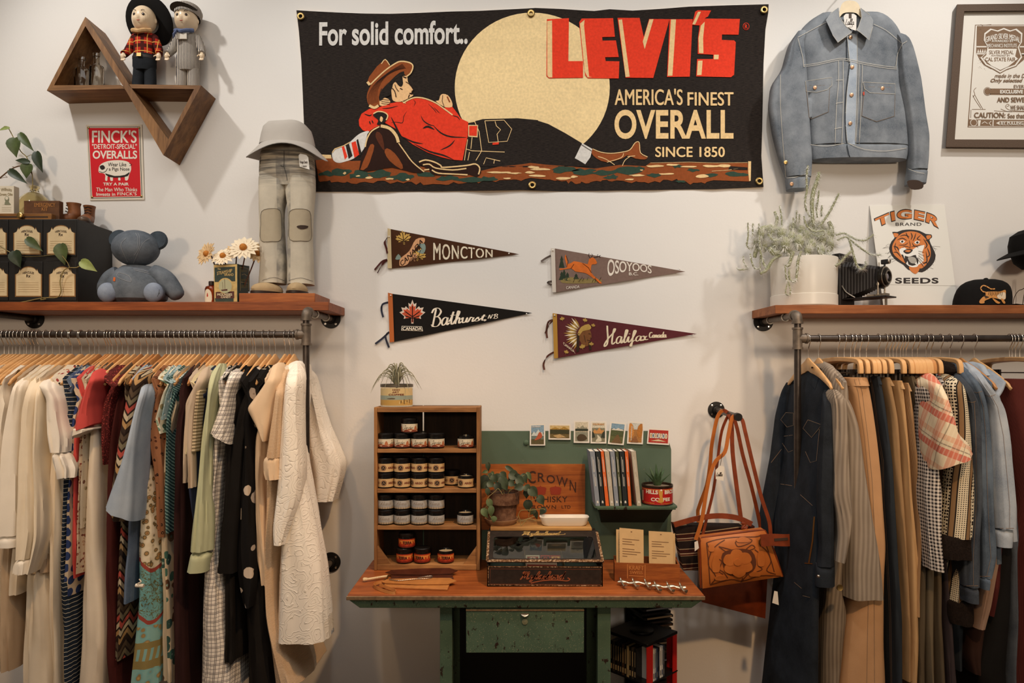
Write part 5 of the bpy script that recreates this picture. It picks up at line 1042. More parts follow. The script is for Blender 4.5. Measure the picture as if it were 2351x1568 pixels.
def doll(name,label,cx,y,z0,head,shirt_m,leg_m,hat):
    """head = (x, z, radius); world metres, standing at cx, y, z0"""
    t = thing(name,label,'doll',(cx,y,z0))
    hx,hz,hr = head;b = MB()
    def hd(u,v):
        a = 2*PI*u;th = PI*v;q = Vector((math.sin(th)*math.cos(a),math.sin(th)*math.sin(a),math.cos(th)))
        f = max(0,-q.y);low = max(0,-q.z)
        s = Vector((hr*(.93+.06*low),hr*.95,hr*1.08));o = Vector((q.x*s.x,q.y*s.y,q.z*s.z))
        for sx in (-1,1):o += q*hr*.10*math.exp(-((q.x-sx*.42)**2+(q.z+.32)**2)/.06)*f
        o += q*hr*.13*math.exp(-(q.x**2+(q.z+.18)**2)/.008)*f-q*hr*.04*math.exp(-((abs(q.x)-.36)**2+(q.z-.06)**2)/.02)*f
        return Vector((hx,y,hz))+o
    b.grid(hd,36,24,0,True);b.lathe([(hr*.4,-hr*1.5),(hr*.38,-hr*.8)],(hx,y,hz),14)
    H = hx-cx
    for sx in (-1,1):b.ball((hx+sx*hr*.93,y+.004,hz-hr*.1),(hr*.1,hr*.14,hr*.2),10)
    arms = {}
    for sx in (-1,1):
        sh = Vector((cx+sx*hr*.82,y,hz-hr*1.62));el = sh+Vector((sx*hr*.42,-.006,-hr*.95));wr = el+Vector((sx*hr*.20,-.022,-hr*.55));arms[sx] = (sh,el,wr)
        b.ball(wr+Vector((sx*.002,-.004,-.010)),(.011,.009,.014),12)
        for f_ in range(4):o = Vector((-.008+.0052*f_,-.004,-.02));b.tube([wr+o,wr+o+Vector((0,-.003,-.008)),wr+o+Vector((0,-.007,-.013+abs(f_-1.5)*.002))],[.003,.0028,.0022],6)
        b.tube([wr+Vector((-sx*.008,-.006,-.006)),wr+Vector((-sx*.014,-.012,-.012)),wr+Vector((-sx*.015,-.015,-.018))],[.0035,.003,.0024],6)
    b.tube([(hx,y,hz-hr*.8),(cx,y,hz-hr*1.6),(cx,y,z0+.11)],[hr*.36,hr*.6,hr*.6],12)
    for sx in (-1,1):
        b.tube(list(arms[sx]),[hr*.22,hr*.2,hr*.17],10);b.tube([(cx,y,hz-hr*1.6),arms[sx][0]],hr*.2,10);b.tube([(cx+sx*.01,y,z0+.12),(cx+sx*hr*.47,y,z0+.05),(cx+sx*hr*.52,y,z0+.002)],hr*.25,10)
    bo = b.build('body',M_COMP,t,recalc=True);rm = bo.modifiers.new('one_surface','REMESH');rm.mode = 'VOXEL';rm.voxel_size = .0022;rm.use_smooth_shade = True
    b = MB()
    for sx in (-1,1):
        e = Vector((hx+sx*hr*.36,y-hr*.86,hz+hr*.02));b.ball(e,(hr*.115,hr*.06,hr*.135),12);b.tube([e+Vector((-hr*.15,-.002,hr*.3)),e+Vector((0,-.004,hr*.36)),e+Vector((hr*.15,-.002,hr*.3))],hr*.022,6)
    b.build('eyes',M_EYE,t)
    MB().tube([(hx-hr*.14,y-hr*.93,hz-hr*.48),(hx,y-hr*.97,hz-hr*.52),(hx+hr*.14,y-hr*.93,hz-hr*.48)],[hr*.02,hr*.045,hr*.02],8).build('mouth',M_LIP,t)
    top = hz-hr*1.15;wst = z0+(top-z0)*.55
    b = MB();b.lathe([(hr*.45,top+hr*.1-wst),(hr*.75,top-hr*.2-wst),(hr*.88,top-hr*.55-wst),(hr*.86,.03),(hr*.9,.0),(hr*.9,-.01)],(cx,y,wst),24,0,None,1,.75)
    for sx in (-1,1):a_,e_,w2 = arms[sx];b.tube(smooth([a_+Vector((-sx*hr*.3,0,hr*.12)),a_,e_,w2],4),[hr*.36]*5+[hr*.34]*4+[hr*.30]*4,12)
    b.build('shirt',shirt_m,t)
    b = MB();b.lathe([(hr*.9,.015),(hr*.95,-.01),(hr*.95,-.035),(hr*.8,-.055)],(cx,y,wst),24,0,None,1,.75)
    for sx in (-1,1):b.tube(smooth([(cx+sx*hr*.42,y,wst-.02),(cx+sx*hr*.47,y,wst-.07),(cx+sx*hr*.52,y-.004,z0+.02),(cx+sx*hr*.52,y-.006,z0+.003)],4),hr*.46,14)
    b.build('trousers',leg_m,t)
    return t,hx,hz,hr,wst,top
y =-.075;z0 = zt+.003
t,hx,hz,hr,wst,top = doll('dressed_doll','doll in a red plaid shirt, dark jeans and big black hat on the triangle shelf',X(332,y),y,z0,(X(331,y),Zh(45,y),.054),M_PLAID,CL['denim_black'],None)
Rm = R3('Y',14) @ R3('X',-62)
b = MB();b.lathe([(.050,.0),(.075,-.001),(.106,.004),(.112,.010),(.106,.010),(.075,.006),(.052,.010),(.054,.045),(.045,.066),(.02,.070),(0,.066)],(hx,y+.034,hz+.006),36,0,R3('Y',14) @ R3('X',-66),cap0=False);b.build('hat',M_BLACKFELT,t)
MB().tube([(hx-.04,y-.02,top+.004),(hx-.02,y-.043,top-.006),(hx,y-.048,top-.012),(hx+.02,y-.043,top-.006),(hx+.04,y-.02,top+.004)],.010,8).build('neckerchief',plain('tan_kerchief','c7a070',.8,0,.2,60),t)
b = MB();b.lathe([(hr*.93,-.006),(hr*.96,-.005),(hr*.96,.007),(hr*.93,.008)],(X(332,y),y,wst),28,0,None,1,.75,False,False);b.build('belt',plain('dark_belt','2a2220',.6),t);MB().box((hx-.010,y-.046,wst-.006),(hx+.010,y-.042,wst+.009)).build('buckle',M_BRASS,t)
y =-.07
t,hx,hz,hr,wst,top = doll('dressed_doll','doll in striped overalls and cap with a blue neckerchief on the triangle shelf',X(431,y),y,z0,(X(428,y),Zh(46,y),.053),M_STRIPE,M_STRIPE,None)
b = MB();b.lathe([(.053,.0),(.058,.012),(.060,.030),(.054,.044),(.02,.052),(0,.052)],(hx+.003,y+.006,hz+.012),30,0,R3('X',-14),cap0=False);b.build('cap_crown',M_STRIPE,t)
b = MB();b.grid(lambda u,v:Vector((hx+(.050+.012*v)*math.cos(PI+.25+(PI-.5)*u),y-.002+(.052+.030*v)*math.sin(PI+.25+(PI-.5)*u),hz+.034+.006*v-.006*abs(2*u-1))),16,4);b.build('cap_peak',fabric('dark_stripe','4a4440',.2),t)
MB().tube([(hx-.04,y-.02,top+.004),(hx-.02,y-.043,top-.006),(hx,y-.05,top-.012),(hx+.02,y-.043,top-.006),(hx+.04,y-.02,top+.004)],.009,8).tube([(hx-.018,y-.05,top-.008),(hx-.03,y-.055,top-.03),(hx-.034,y-.05,top-.045)],[.008,.012,.003],8,flat=.5).build('neckerchief',plain('blue_kerchief','5a6688',.8,0,.2,60),t)
b = MB();b.box((hx-.022,y-.046,top-.045),(hx+.022,y-.040,top-.022));b.build('bib_patch',plain('white_patch','dad0c2',.8),t)
# ---------------------------------------------------------------- black drawer cabinet
yf =-.257;ZT = Zh(503,yf)
M_CABB = plain('cabinet_black','1b1918',.5,0,.2,30);M_LAB = plain('label_cream','d9c39a',.7,0,.08,30);M_LABF = plain('label_border','8a6438',.6);M_INK = plain('label_ink','3a2a20',.8)
CB = thing('drawer_cabinet','black cabinet of small drawers with arched cream labels on the left shelf','cabinet',(X(20,yf),-.12,SHL))
x1 = X(178.5,yf);x0 = X(-140,yf)
MB().box((x0,yf,SHL),(x1,-.002,ZT)).build('carcass',M_CABB,CB,bevel=.002)
cols = [(-138,-59),(-57,20),(22,99),(101,177)];rows_ = [(505,588),(601,690)]
labs = [[None,(-45,14),(32,92),(109,171)],[None,(-42,17),(36,95),(114,172)]];lyy = [(518,583),(613,680)]
for r in range(2):
    for c in range(1,4):
        q0,q1 = cols[c];b = MB();b.box((X(q0,yf),yf-.004,Zh(rows_[r][1],yf)),(X(q1,yf),yf+.004,Zh(rows_[r][0],yf)));dr = b.build('drawer',M_CABB,CB,bevel=.001)
        fn = surf(yf-.0045);l0,l1 = labs[r][c];t0,t1 = lyy[r];b = MB();cx = (l0+l1)/2
        def arch(e):return [(l0+e,t1-e),(l0+e,t0+17),(l0+6,t0+14),(l0+10,t0+5+e)]+ell(cx,t0+10+e*.3,18,10-e*.6,10,PI,2*PI)+[(l1-10,t0+5+e),(l1-6,t0+14),(l1-e,t0+17),(l1-e,t1-e)]
        b.art(arch(-1.5),fn,1,0);b.art(arch(1),fn,0,1);text(b,'HERCULES',(cx-13,t0+10,cx+13,t0+15),fn,2,2,.03,0,1,0,lambda u,v:(u,v+(u-cx)**2*.012));text(b,'Rx',(cx-5,t0+17,cx+5,t0+24),fn,2,2,.03)
        for i in range(5):b.line([(l0+6,t0+36+i*5.2),(l1-6,t0+36+i*5.2)],.5,fn,1,2)
        b.build('label',[M_LAB,M_LABF,M_INK],CB)
# vine in front of the cabinet
V2 = zoomed(0,380,2.939)
def ppts(Z,pts,y,k=3):return smooth([P(*q,y) for q in Z(*pts)],k)
VN = thing('trailing_vine','green trailing vine with heart leaves hanging in front of the black drawers','plant',P(60,690,-.27))
b = MB();b.tube(ppts(V2,[(-120,905),(0,930),(130,925),(290,893),(385,890),(412,845),(405,780),(430,710),(470,690),(520,688),(560,660)],-.275),.0022,6);b.tube(ppts(V2,[(-40,520),(0,545),(80,592),(110,600)],-.275),.002,6);b.tube(ppts(V2,[(470,690),(455,655),(420,610)],-.28),.0016,6);b.tube(ppts(V2,[(285,890),(275,905),(310,900)],-.28),.0022,6);b.tube(ppts(V2,[(110,600),(170,615),(300,610),(380,600)],-.268),.001,6)
b.build('stem',M_STEM,VN)
for a,c,w,m in (((185,498),(282,575),22,0),((100,585),(132,690),31,1),((412,540),(430,672),33,0),((552,650),(650,712),24,2)):
    b = MB();pleaf(b,V2(a)[0],V2(c)[0],w,-.28);b.build('leaf',M_LEAF[m],VN)
# things standing on the cabinet
Z2 = zoomed(0,280,6.533)
M_TINB = plain('kit_brown','5f3c22',.55,0,.2,60,.1,200);M_GOLDINK = plain('gold_ink','a8703a',.6)
yk =-.195;b = MB();b.box((X(55,yk),yk,ZT),(X(136,yk),yk+.027,Zh(461,yk)));fn = surf(yk-.0006)
text(b,'EMERGENCY',(79,466,127,475),fn,1,1,.03);text(b,'KIT',(96,476,110,484),fn,1,1,.03)
b.build('emergency_kit_box',[M_TINB,M_GOLDINK],label='small brown box lettered emergency kit on top of the black cabinet',cat='box')
yk =-.24;b = MB();b.box((X(-60,yk),yk,ZT),(X(118,yk),yk+.03,Zh(490,yk)));WL = b.build('wood_gauge',wood('gauge_wood','6a4422','a8743c','x'),label='old flat wooden tool with a brass knob along the front of the cabinet top',cat='tool',bevel=.002)
BASE[WL.name] = Matrix.Translation(WL.location)
MB().box((X(-60,yk),yk-.001,Zh(499.5,yk)),(X(110,yk),yk+.002,Zh(496.5,yk))).build('slot',M_INK,WL);MB().lathe([(.006,0),(.006,.01),(.013,.012),(.013,.022),(.009,.025),(0,.025)],P(53,497,yk),20,0,R3('X',90)).build('knob',M_BRASS,WL)
yk =-.14;b = MB();b.box((X(-22,yk-.06),yk-.06,ZT),(X(32,yk-.06),yk-.028,Zh(427,yk-.06)));fn = surf(yk-.0606)
text(b,'Wilhoits',(2,431,27,438),fn,1,1,.02,0,1,0,lambda u,v:(u,v+(u-14)**2*.01));text(b,'Green Olie',(-2,443,29,449),fn,1,1,.02)
b.art(csm([(10,470),(12,463),(18,461),(22,466),(24,470),(6,470)]),fn,2,1);b.art(ell(16,457,5,7),fn,2,2);b.art(ell(16,455,3.5,4),fn,0,3)
for i in range(3):b.line([(4,476+i*4),(26,476+i*4)],.5,fn,1,1)
b.build('medicine_carton',[plain('carton_cream','ddd2bc',.7),plain('carton_ink','9a8a68',.8),plain('carton_ink_green','84846a',.8)],label='white paper carton with a bearded portrait, at the left edge of the photo',cat='box',bevel=.001)
yv =-.085;vx = X(79,yv);b = MB()
b.lathe([(0,0),(.07,0),(.078,.008),(.080,.045),(.075,.085),(.060,.120),(.040,.142),(.019,.155),(.0165,.170),(.021,.176),(.021,.182),(.014,.182),(.0125,.165),(.03,.142),(.055,.118),(.071,.083),(.076,.045),(.074,.012),(0,.008)],(vx,yv,ZT+.001),36,0,cap0=False,cap1=False)
b.build('glass_jug',glass('yellowed_glass','efe3bf',.05,1.3),label='round yellowish glass jug holding the leafy cutting on the cabinet',cat='jug')
PC = thing('leafy_cutting','cutting with green heart leaves standing in the round glass jug','plant',(vx,yv,ZT+.05))
b = MB();b.tube(ppts(Z2,[(490,1050),(485,800),(440,640),(395,520),(310,440),(215,260),(120,85),(60,70)],yv),.0022,6);b.tube(ppts(Z2,[(400,522),(460,495),(520,483)],yv),.0012,6);b.tube(ppts(Z2,[(220,250),(260,225),(305,200)],yv),.0012,6);b.build('stem',M_STEM,PC)
b = MB();b.tube(ppts(Z2,[(480,780),(430,690),(330,668),(270,665),(150,720),(0,840),(-150,960)],yv-.01),.003,6);b.tube(ppts(Z2,[(150,720),(210,680),(185,672)],yv-.01),.0014,6);b.tube(ppts(Z2,[(60,790),(110,830),(60,830),(0,850)],yv-.01),.001,6);b.build('woody_stem',M_STEMB,PC)
for a,c,w,m in (((218,262),(225,525),34,0),((305,190),(490,430),19,0),((545,470),(620,752),23,1),((432,645),(375,842),32,0),((420,600),(210,562),14,1),((150,735),(395,915),19,1),((122,88),(-30,118),9,2)):
    b = MB();pleaf(b,Z2(a)[0],Z2(c)[0],w,yv-.015);b.build('leaf',M_LEAF[m],PC)
# boots
M_BOOT = plain('boot_leather','84502c',.5,0,.3,30,.2,120);M_SOLE = plain('boot_sole','2c1e18',.5);M_TOE = plain('boot_toe','5a4636',.35,0,.2,30)
def boot(label,x,y,rz,s=1.0):
    t = thing('leather_boot',label,'boot',(x,y,ZT),rz)
    def fn(u,v):           # v along a path from toe to shaft top
        pts = [(.092,.012,.012,.010),(.082,.018,.022,.017),(.06,.022,.027,.021),(.03,.028,.026,.026),(.008,.034,.023,.032),(-.012,.048,.020,.027),(-.014,.066,.020,.024),(-.012,.084,.022,.025),(-.011,.097,.025,.030)]
        k = v*(len(pts)-1);i = min(int(k),len(pts)-2);f = k-i;a = [p+(q-p)*f for p,q in zip(pts[i],pts[i+1])]
        th = min(1,max(0,(v-.25)/.4));q = 2*PI*u;up = Vector((-math.sin(th*PI/2)*0+(1-th)*0,0,0))
        c = Vector((a[0],0,a[1]));n1 = Vector((th,0,1-th)).normalized()
        return c+Vector((0,1,0))*a[2]*math.cos(q)+n1*a[3]*math.sin(q)*(1 if math.sin(q) >0 or th >.5 else .8)
    b = MB();b.grid(fn,24,32,0,True);b.build('upper',M_BOOT,t,world=False)
    b = MB();b.prism(csm([(.104,0),(.095,.024),(.06,.031),(.02,.026),(-.03,.026),(-.045,0),(-.03,-.026),(.02,-.026),(.06,-.031),(.095,-.024)]),lambda u,v,d:Vector((u,v,d)),0.0005,.010);b.box((-.044,-.024,0.0005),(-.012,.024,.014));b.build('sole',M_SOLE,t,world=False)
    b = MB();b.ball((.078,0,.016),(.027,.026,.018),16);b.build('toe_cap',M_TOE,t,world=False)
    b = MB()
    for i in range(4):z = .045+i*.013;x_ = .018-i*.002;b.tube([(x_,-.014,z),(x_+.006,0,z+.004),(x_,.014,z)],.0022,6)
    b.build('laces',M_SOLE,t,world=False)
boot('left one of the small worn brown boots, pointing left on the cabinet',X(163,-.13),-.13,PI+.2)
boot('right one of the small worn brown boots, toe turned to the front',X(204,-.085),-.085,-PI/2+.3)
# ---------------------------------------------------------------- denim bear
yb =-.165;bx = X(315,yb);Lz = lambda py:Zh(py,yb)
BEAR = thing('denim_bear','stuffed bear sewn from blue denim, sitting next to the black cabinet','toy bear',(bx,yb,SHL))
MD = denim('bear_denim','434b55','747d88',14);MDL = denim('bear_denim_light','66738c','929fb2',14);MDD = denim('bear_denim_dark','2a3138','4a545e',14)
body = MB();body.lathe([(.0,.0),(.085,.0),(.122,.02),(.135,.06),(.125,.10),(.095,.14),(.06,.165),(.0,.17)],(bx,yb,SHL+.001),32,0,None,1,.8);body.build('body',MD,BEAR)
head = MB();head.ball((X(315,yb),yb-.01,Lz(571)),(.098,.085,.078),32);head.build('head',MD,BEAR)
for px,pz,rr,ry_ in ((271,549,.042,-20),(361,552,.042,25)):
    b = MB();b.lathe([(0,-.012),(.03,-.013),(.041,-.006),(.043,.002),(.038,.010),(.02,.012),(0,.010)],(X(px,yb),yb+.004,Lz(pz)),24,0,R3('Y',ry_) @ R3('X',80));b.build('ear',MDD,BEAR)
for sx,pts in ((1,[(350,625),(378,640),(400,668),(412,684)]),(-1,[(275,628),(258,640),(244,660),(240,676)])):
    MB().tube(smooth([P(a,c,yb-(.02 if sx >0 else .03)) for a,c in pts],4),[.034,.037,.038,.039,.04,.04,.039,.038,.037,.034,.032,.026,.014][:13],16).build('arm',MD,BEAR)
for px in (246,352):
    c = P(px,668,yb-.09);MB().tube(smooth([Vector((bx+(c.x-bx)*.55,yb-.03,SHL+.045)),Vector((c.x,yb-.07,SHL+.042)),Vector((c.x,yb-.085,SHL+.044))],3),.038,16).build('leg',MD,BEAR)
    b = MB();b.ball(Vector((c.x,yb-.088,SHL+.043)),(.041,.026,.042),24);b.build('foot',MDL,BEAR)
fn = onmesh([body,head],y0=yb-.1);b = MB()
for p in ([(914,455),(930,490),(925,560)],[(930,455),(942,490),(935,560),(905,605)],[(850,490),(815,540),(860,650)],[(1010,490),(960,530),(900,660)],[(900,695),(1000,715),(1075,750)],[(905,705),(1000,727),(1070,762)],[(800,720),(870,745),(880,785),(790,750),(800,720)],[(1050,690),(1090,770)]):b.line(V2(*p),.8,fn,0,2,sm=3)
b.build('seam_stitching',plain('grey_stitch','8e9298',.8),BEAR,recalc=False);b = MB();b.art(V2((766,752),(780,756),(776,782),(762,778)),fn,0,4);b.build('orange_tab',plain('orange_tab','c8642c',.7),BEAR,recalc=False)
# ---------------------------------------------------------------- candy tin, flowers, small bottle
Z8 = zoomed(440,520,7.84)
yt =-.245;A0 = P(491,693,yt);B0 = P(546,693,yt-.003);wv_ = (B0-A0).length;dv = Vector((.0,1.0,0));zt_ = Zh(606,yt)
TN = thing('candy_tin','old green and gold tin lettered steamship brand molasses candy','tin',((A0.x+B0.x)/2,yt+.05,SHL))
M_TG = plain('tin_green','24352f',.45,0,.2,60);M_TGOLD = plain('tin_gold','c0a468',.45,0,.2,60);M_TRED = plain('tin_maroon','4a1c16',.45)
b = MB();a1 = Vector((A0.x,yt,SHL));a2 = Vector((B0.x,yt-.003,SHL));a3 = a2+dv*.115;a4 = a1+dv*.115;up = Vector((0,0,zt_-SHL))
e = .003
o_ = [a1,a2,a3,a4];ce = sum(o_,Vector())/4;i_2 = [q+(ce-q).normalized()*.005 for q in o_]
b.add(o_+[q+up for q in o_]+[q+up for q in i_2]+[q+Vector((0,0,.006)) for q in i_2],[(0,1,2,3)]+[(j,(j+1) % 4,4+(j+1) % 4,4+j) for j in range(4)]+[(4+j,4+(j+1) % 4,8+(j+1) % 4,8+j) for j in range(4)]+[(8+j,8+(j+1) % 4,12+(j+1) % 4,12+j) for j in range(4)]+[(12,13,14,15)])
ZT8 = lambda *p:[(a-5.5,c) for a,c in Z8(*p)]
ff = onplane(a1,(a2-a1).cross(Vector((0,0,1))));fs_ = onplane(a2,dv.cross(Vector((0,0,1))),.0004)
b.art(ZT8((440,692),(862,680),(862,1352),(455,1352)),ff,1,1);b.art(ZT8((455,740),(825,722),(830,985),(460,1000)),ff,0,2)
b.art(ZT8((462,1290),(800,1290),(800,1350),(470,1350)),ff,0,2);b.art(ZT8((480,1180),(810,1165),(812,1290),(480,1300)),ff,2,3)
b.art(ell(*ZT8((650,1070))[0],17.5,18.5,20),ff,1,3);b.art(ell(*ZT8((650,1075))[0],15,16,20),ff,3,4)
b.art(ZT8((575,1140),(690,1125),(690,1155),(590,1160)),ff,2,5);b.line(ZT8((640,950),(645,1130)),.8,ff,2,5);b.line(ZT8((600,1000),(610,1130)),.6,ff,2,5)
for s,q,m,w_ in (('The',(512,752,570,780),1,None),('STEAMSHIP',(505,790,775,850),1,lambda u,v:(u,v-(u-516)*.2)),('BRAND',(640,845,800,890),1,None),('MOLASSES',(510,1205,775,1245),4,None),('CANDY',(575,1252,750,1288),4,None)):
    text(b,s,(*ZT8(q[:2])[0],*ZT8(q[2:])[0]),ff,m,5,.03,0,1,0,w_)
b.art(ZT8((880,682),(1080,712),(1085,1170),(880,1172)),fs_,0,1)
for p in ([(910,730),(1060,760),(1062,1150)],[(910,730),(915,1160)],[(925,1000),(1050,1020)],[(940,870),(990,855),(1050,895)]):b.line(ZT8(*p),.8,fs_,1,3)
for q in ((925,775,1040,820),(930,940,1050,985),(930,1050,1050,1110)):b.art(rect(*ZT8(q[:2])[0],*ZT8(q[2:])[0]),fs_,5,2)
b.build('tin_body',[M_TG,M_TGOLD,M_TRED,plain('tin_pale','a8a888',.5),plain('tin_cream','e0d2b0',.5),plain('tin_olive','5a5434',.5)],TN)
M_PETAL = plain('petal_cream','ecdcc0',.7,0,.06,30);M_PETB = plain('petal_tan','d8b88a',.75,0,.1,30);M_CEN = plain('flower_eye','b8742c',.8,0,.3,200,.5,300);M_FST = plain('dry_stem','5a3422',.7)
def daisy(label,px,py,y,r,nrm,droop,foot,dark):
    c = P(px,py,y);nn = Vector(nrm).normalized();u,w_ = orth(nn);t = thing('dried_daisy',label,'flower',foot,group=None)
    b = MB();n = 17
    for i in range(n):
        a = 2*PI*i/n+random.uniform(-.08,.08);d = u*math.cos(a)+w_*math.sin(a);rr = r*random.uniform(.88,1.05)
        tip = c+d*rr*math.cos(droop)-nn*rr*math.sin(droop);leaf(b,c+d*r*.12,tip,r*.36,0,.12,nn,heart=False)
    b.build('petals',M_PETB if dark else M_PETAL,t);b = MB();b.ball(c+nn*r*.06,(r*.24,)*3,14);b.build('flower_centre',M_CEN,t)
    MB().tube(smooth([c-nn*r*.05,c-nn*r*.45,(c-nn*r*.5+Vector(foot))/2+Vector((0,0,-.005)),foot],3),.0028,8).build('stem',M_FST,t)
fx = ce.x;fz = SHL+.03;FT = lambda dx:Vector((fx+dx,ce.y,fz))
daisy('drooping tan dried daisy, leftmost one in the candy tin',475,583,-.22,.056,(-.45,-.8,.3),-.15,FT(-.03),True)
daisy('small cream dried daisy just right of the leftmost one',512,588,-.24,.054,(-.05,-.75,.6),.05,FT(-.015),False)
daisy('half closed tan dried daisy behind the tin edge',540,582,-.19,.054,(.0,-.5,.8),-.45,FT(.005),True)
daisy('big white dried daisy facing the front, largest in the tin',559,569,-.23,.068,(.05,-.82,.55),.02,FT(.02),False)
daisy('tan dried daisy leaning against the trouser leg',591,582,-.17,.054,(.5,-.75,.3),-.3,FT(.035),True)
x_ = X(486,-.2);PB = thing('medicine_bottle','small amber bottle with a white label left of the candy tin','bottle',(x_,-.2,SHL));z_ = SHL+.001
MB().lathe([(0,0),(.025,0),(.028,.003),(.028,.062),(.024,.072),(.012,.078),(.011,.086),(0,.086)],(x_,-.2,z_),24,0,cap0=False,cap1=False).build('bottle_body',M_AMBER,PB)
MB().lathe([(0,.078),(.0125,.080),(.0125,.094),(.010,.096),(0,.096)],(x_,-.2,z_),20,0,cap0=False,cap1=False).build('cap',M_SOLE,PB)
b = MB();lb = lambda u,v,l:Vector((x_+(.0284+.0003*l)*math.sin(u),-.2-(.0284+.0003*l)*math.cos(u),z_+v));b.art(csm([(-.8,.004),(.35,.004),(.35,.045),(-.22,.06),(-.8,.045)],3),lb,0,0,.1);b.art(csm([(-.35,.03),(-.22,.045),(-.1,.03),(-.22,.026)],2),lb,1,1);b.build('label',[plain('bottle_label','ddd0ba',.7),plain('bottle_red','b03a2a',.7)],PB)
# ---------------------------------------------------------------- plinth with the jeans figure and bucket hat
MB().box((X(549,-.27),-.272,SHL),(X(723,-.27),-.03,SHL+.038)).build('wooden_plinth',wood('plinth_wood','7a3c18','b06430','x',1.0,.45),label='reddish wooden block under the jeans figure',cat='stand',bevel=.002)
yj =-.15;zp = SHL+.038
k = K('faded_jeans');p = k.co('Object');n1 = k.ramp(k.noise(p,7,4,.6),[(.3,0.0),(.7,1.0)]);u,v,w_ = k.xyz(p)
wh = k.noise(k.co('Object',(2,2,30)),3.0,3,.6);up_ = k.ramp(w_,[(.0,0.0),(1.0,1.0)])
c = k.mix(n1,'b9b0a0','d6ccb8');dk = k.m('MULTIPLY',k.ramp(wh,[(.42,0.0),(.62,.8)]),k.ramp(w_,[(.44,0.0),(.53,1.0)]));c = k.mix(dk,c,'4a4c50');dk2 = k.m('MULTIPLY',k.m('LESS_THAN',k.m('ABSOLUTE',k.m('ADD',u,.0)),.03),.55);c = k.mix(k.m('MULTIPLY',k.ramp(k.noise(p,20,3),[(.4,0.0),(.6,1.0)]),dk2),c,'5a5c60');k.col(c);k.bump(k.m('ADD',k.noise(p,700,1),k.m('MULTIPLY',k.noise(p,24,3),.8)),.3,.004);M_FADE = k.mat
JN = thing('jeans','pale worn out jeans with knee patches, standing as if worn on the wooden block','jeans',(X(660,yj),yj,zp+.02))
o6 = dict(amp=.006,fr=2,rows=44);Lg = lambda l:[(a,c,d,yj,yj,.058) for a,c,d in l]
jl = loft2(Lg([(400,597,664),(440,597,660),(480,598,651),(510,599,650),(553,599,653),(600,601,656),(640,598,656),(652,597,655)]),**o6);jr = loft2(Lg([(400,655,723),(440,657,723),(480,663,719),(510,664,717),(553,663,716),(600,663,718),(640,662,719),(654,662,720)]),**o6)
jp = loft2([(335,606,716,yj,yj,.062),(360,599,720,yj,yj,.068),(400,597,723,yj,yj,.066),(430,600,720,yj,yj,.05)],amp=.004,rows=20)
b = MB()
for q in (jl,jr,jp):o = len(b.V);b.V += q.V;b.Fc += [[i+o for i in f] for f in q.Fc];b.M += q.M;b.U += q.U
b.build('trousers',M_FADE,JN,ang=70)
fn = onmesh([jl,jr,jp],y0=yj-.06);ZJ = zoomed(560,260,6.533);b = MB()
for p in ([(600,560),(600,780),(575,795),(550,780)],[(600,800),(630,900),(650,1010)],[(250,650),(245,760)]):b.line(ZJ(*p),1.2,fn,0,2,sm=3)
for p in ([(1770,775),(1850,755),(1920,778)],[(1950,775),(2030,758),(2112,782)]):b.line(V2(*p),.8,fn,0,2,sm=3)
b.build('seams',plain('seam_dark','4c4a48',.9),JN,recalc=False)
M_KP = fabric('knee_patch_cloth','b3a68f',.1,30)
for q in (((1765,310),(1830,290),(1890,305),(1900,400),(1895,500),(1830,512),(1760,505),(1758,400)),((1955,310),(2020,292),(2090,310),(2100,400),(2098,500),(2030,508),(1955,498),(1950,400))):
    b = MB();pp = csm(V2(*q),3);b.art(pp,fn,0,2,6);b.line(pp+[pp[0]],.9,fn,1,4);b.build('knee_patch',[M_KP,plain('patch_thread','5a5248',.9)],JN,recalc=False)
b = MB();b.art(csm(V2((2000,412),(2030,402),(2080,408),(2070,424),(2030,430)),2),fn,0,5,5);b.build('tear',M_INK,JN,recalc=False)
b = MB();fn2 = surf(-.235)
b.prism(ZJ((820,630),(845,605),(935,625),(965,660),(985,845),(835,800)),lambda u,v,d:P(u,v,d),-.234,-.2325);text(b,'Vintage Denim',(688,369,706,377),fn2,1,1,.02);text(b,'$ 88.00',(693,380,704,384),fn2,1,1,.02)
b.build('price_tag',[plain('tag_white','e4dfd6',.7),M_INK],label='white paper price tag hanging from the waist of the worn jeans',cat='tag')
for px,dx,nm in ((622,-1,'left shoe under the worn jeans figure, toe to the left front'),(690,1,'right shoe under the worn jeans figure, toe to the front')):
    t = thing('cloth_shoe',nm,'shoe',(X(px,yj),yj-.03,zp));c = Vector((X(px,yj)+dx*-.0,yj-.045,zp))
    s_ = Matrix.Rotation(math.radians(-35 if dx <0 else 4),3,'Z');b = MB();b.ball(c+Vector((0,0,.022)),(.042 if dx >0 else .045,.075,.032),20,0,s_)
    for q in b.V:q.z = max(q.z,zp+.010)
    b.build('upper',fabric('shoe_canvas' +str(px),'b59c78',.15,40),t);b = MB();b.prism([(p_[0],p_[1]) for p_ in ell(0,0,.045,.078,24)],lambda u,v,d:c+s_ @ Vector((u,v,0))+Vector((0,0,d)),.0006,.013);b.build('sole',M_SOLE,t)
HT = thing('bucket_hat','pale grey bucket hat resting on top of the worn jeans','hat',P(660,380,yj));hc = P(660,337,yj);M_HATG = fabric('hat_cotton','b9b2aa',.06,20,900,.25,.9,.5)
b = MB();b.lathe([(0,.106),(.05,.105),(.085,.094),(.104,.072),(.112,.040),(.120,.0)],hc,40,0,None,1,.8,False,False)
for q in b.V:q.z += .012*noise.noise(q*9)
b.build('crown',M_HATG,HT)
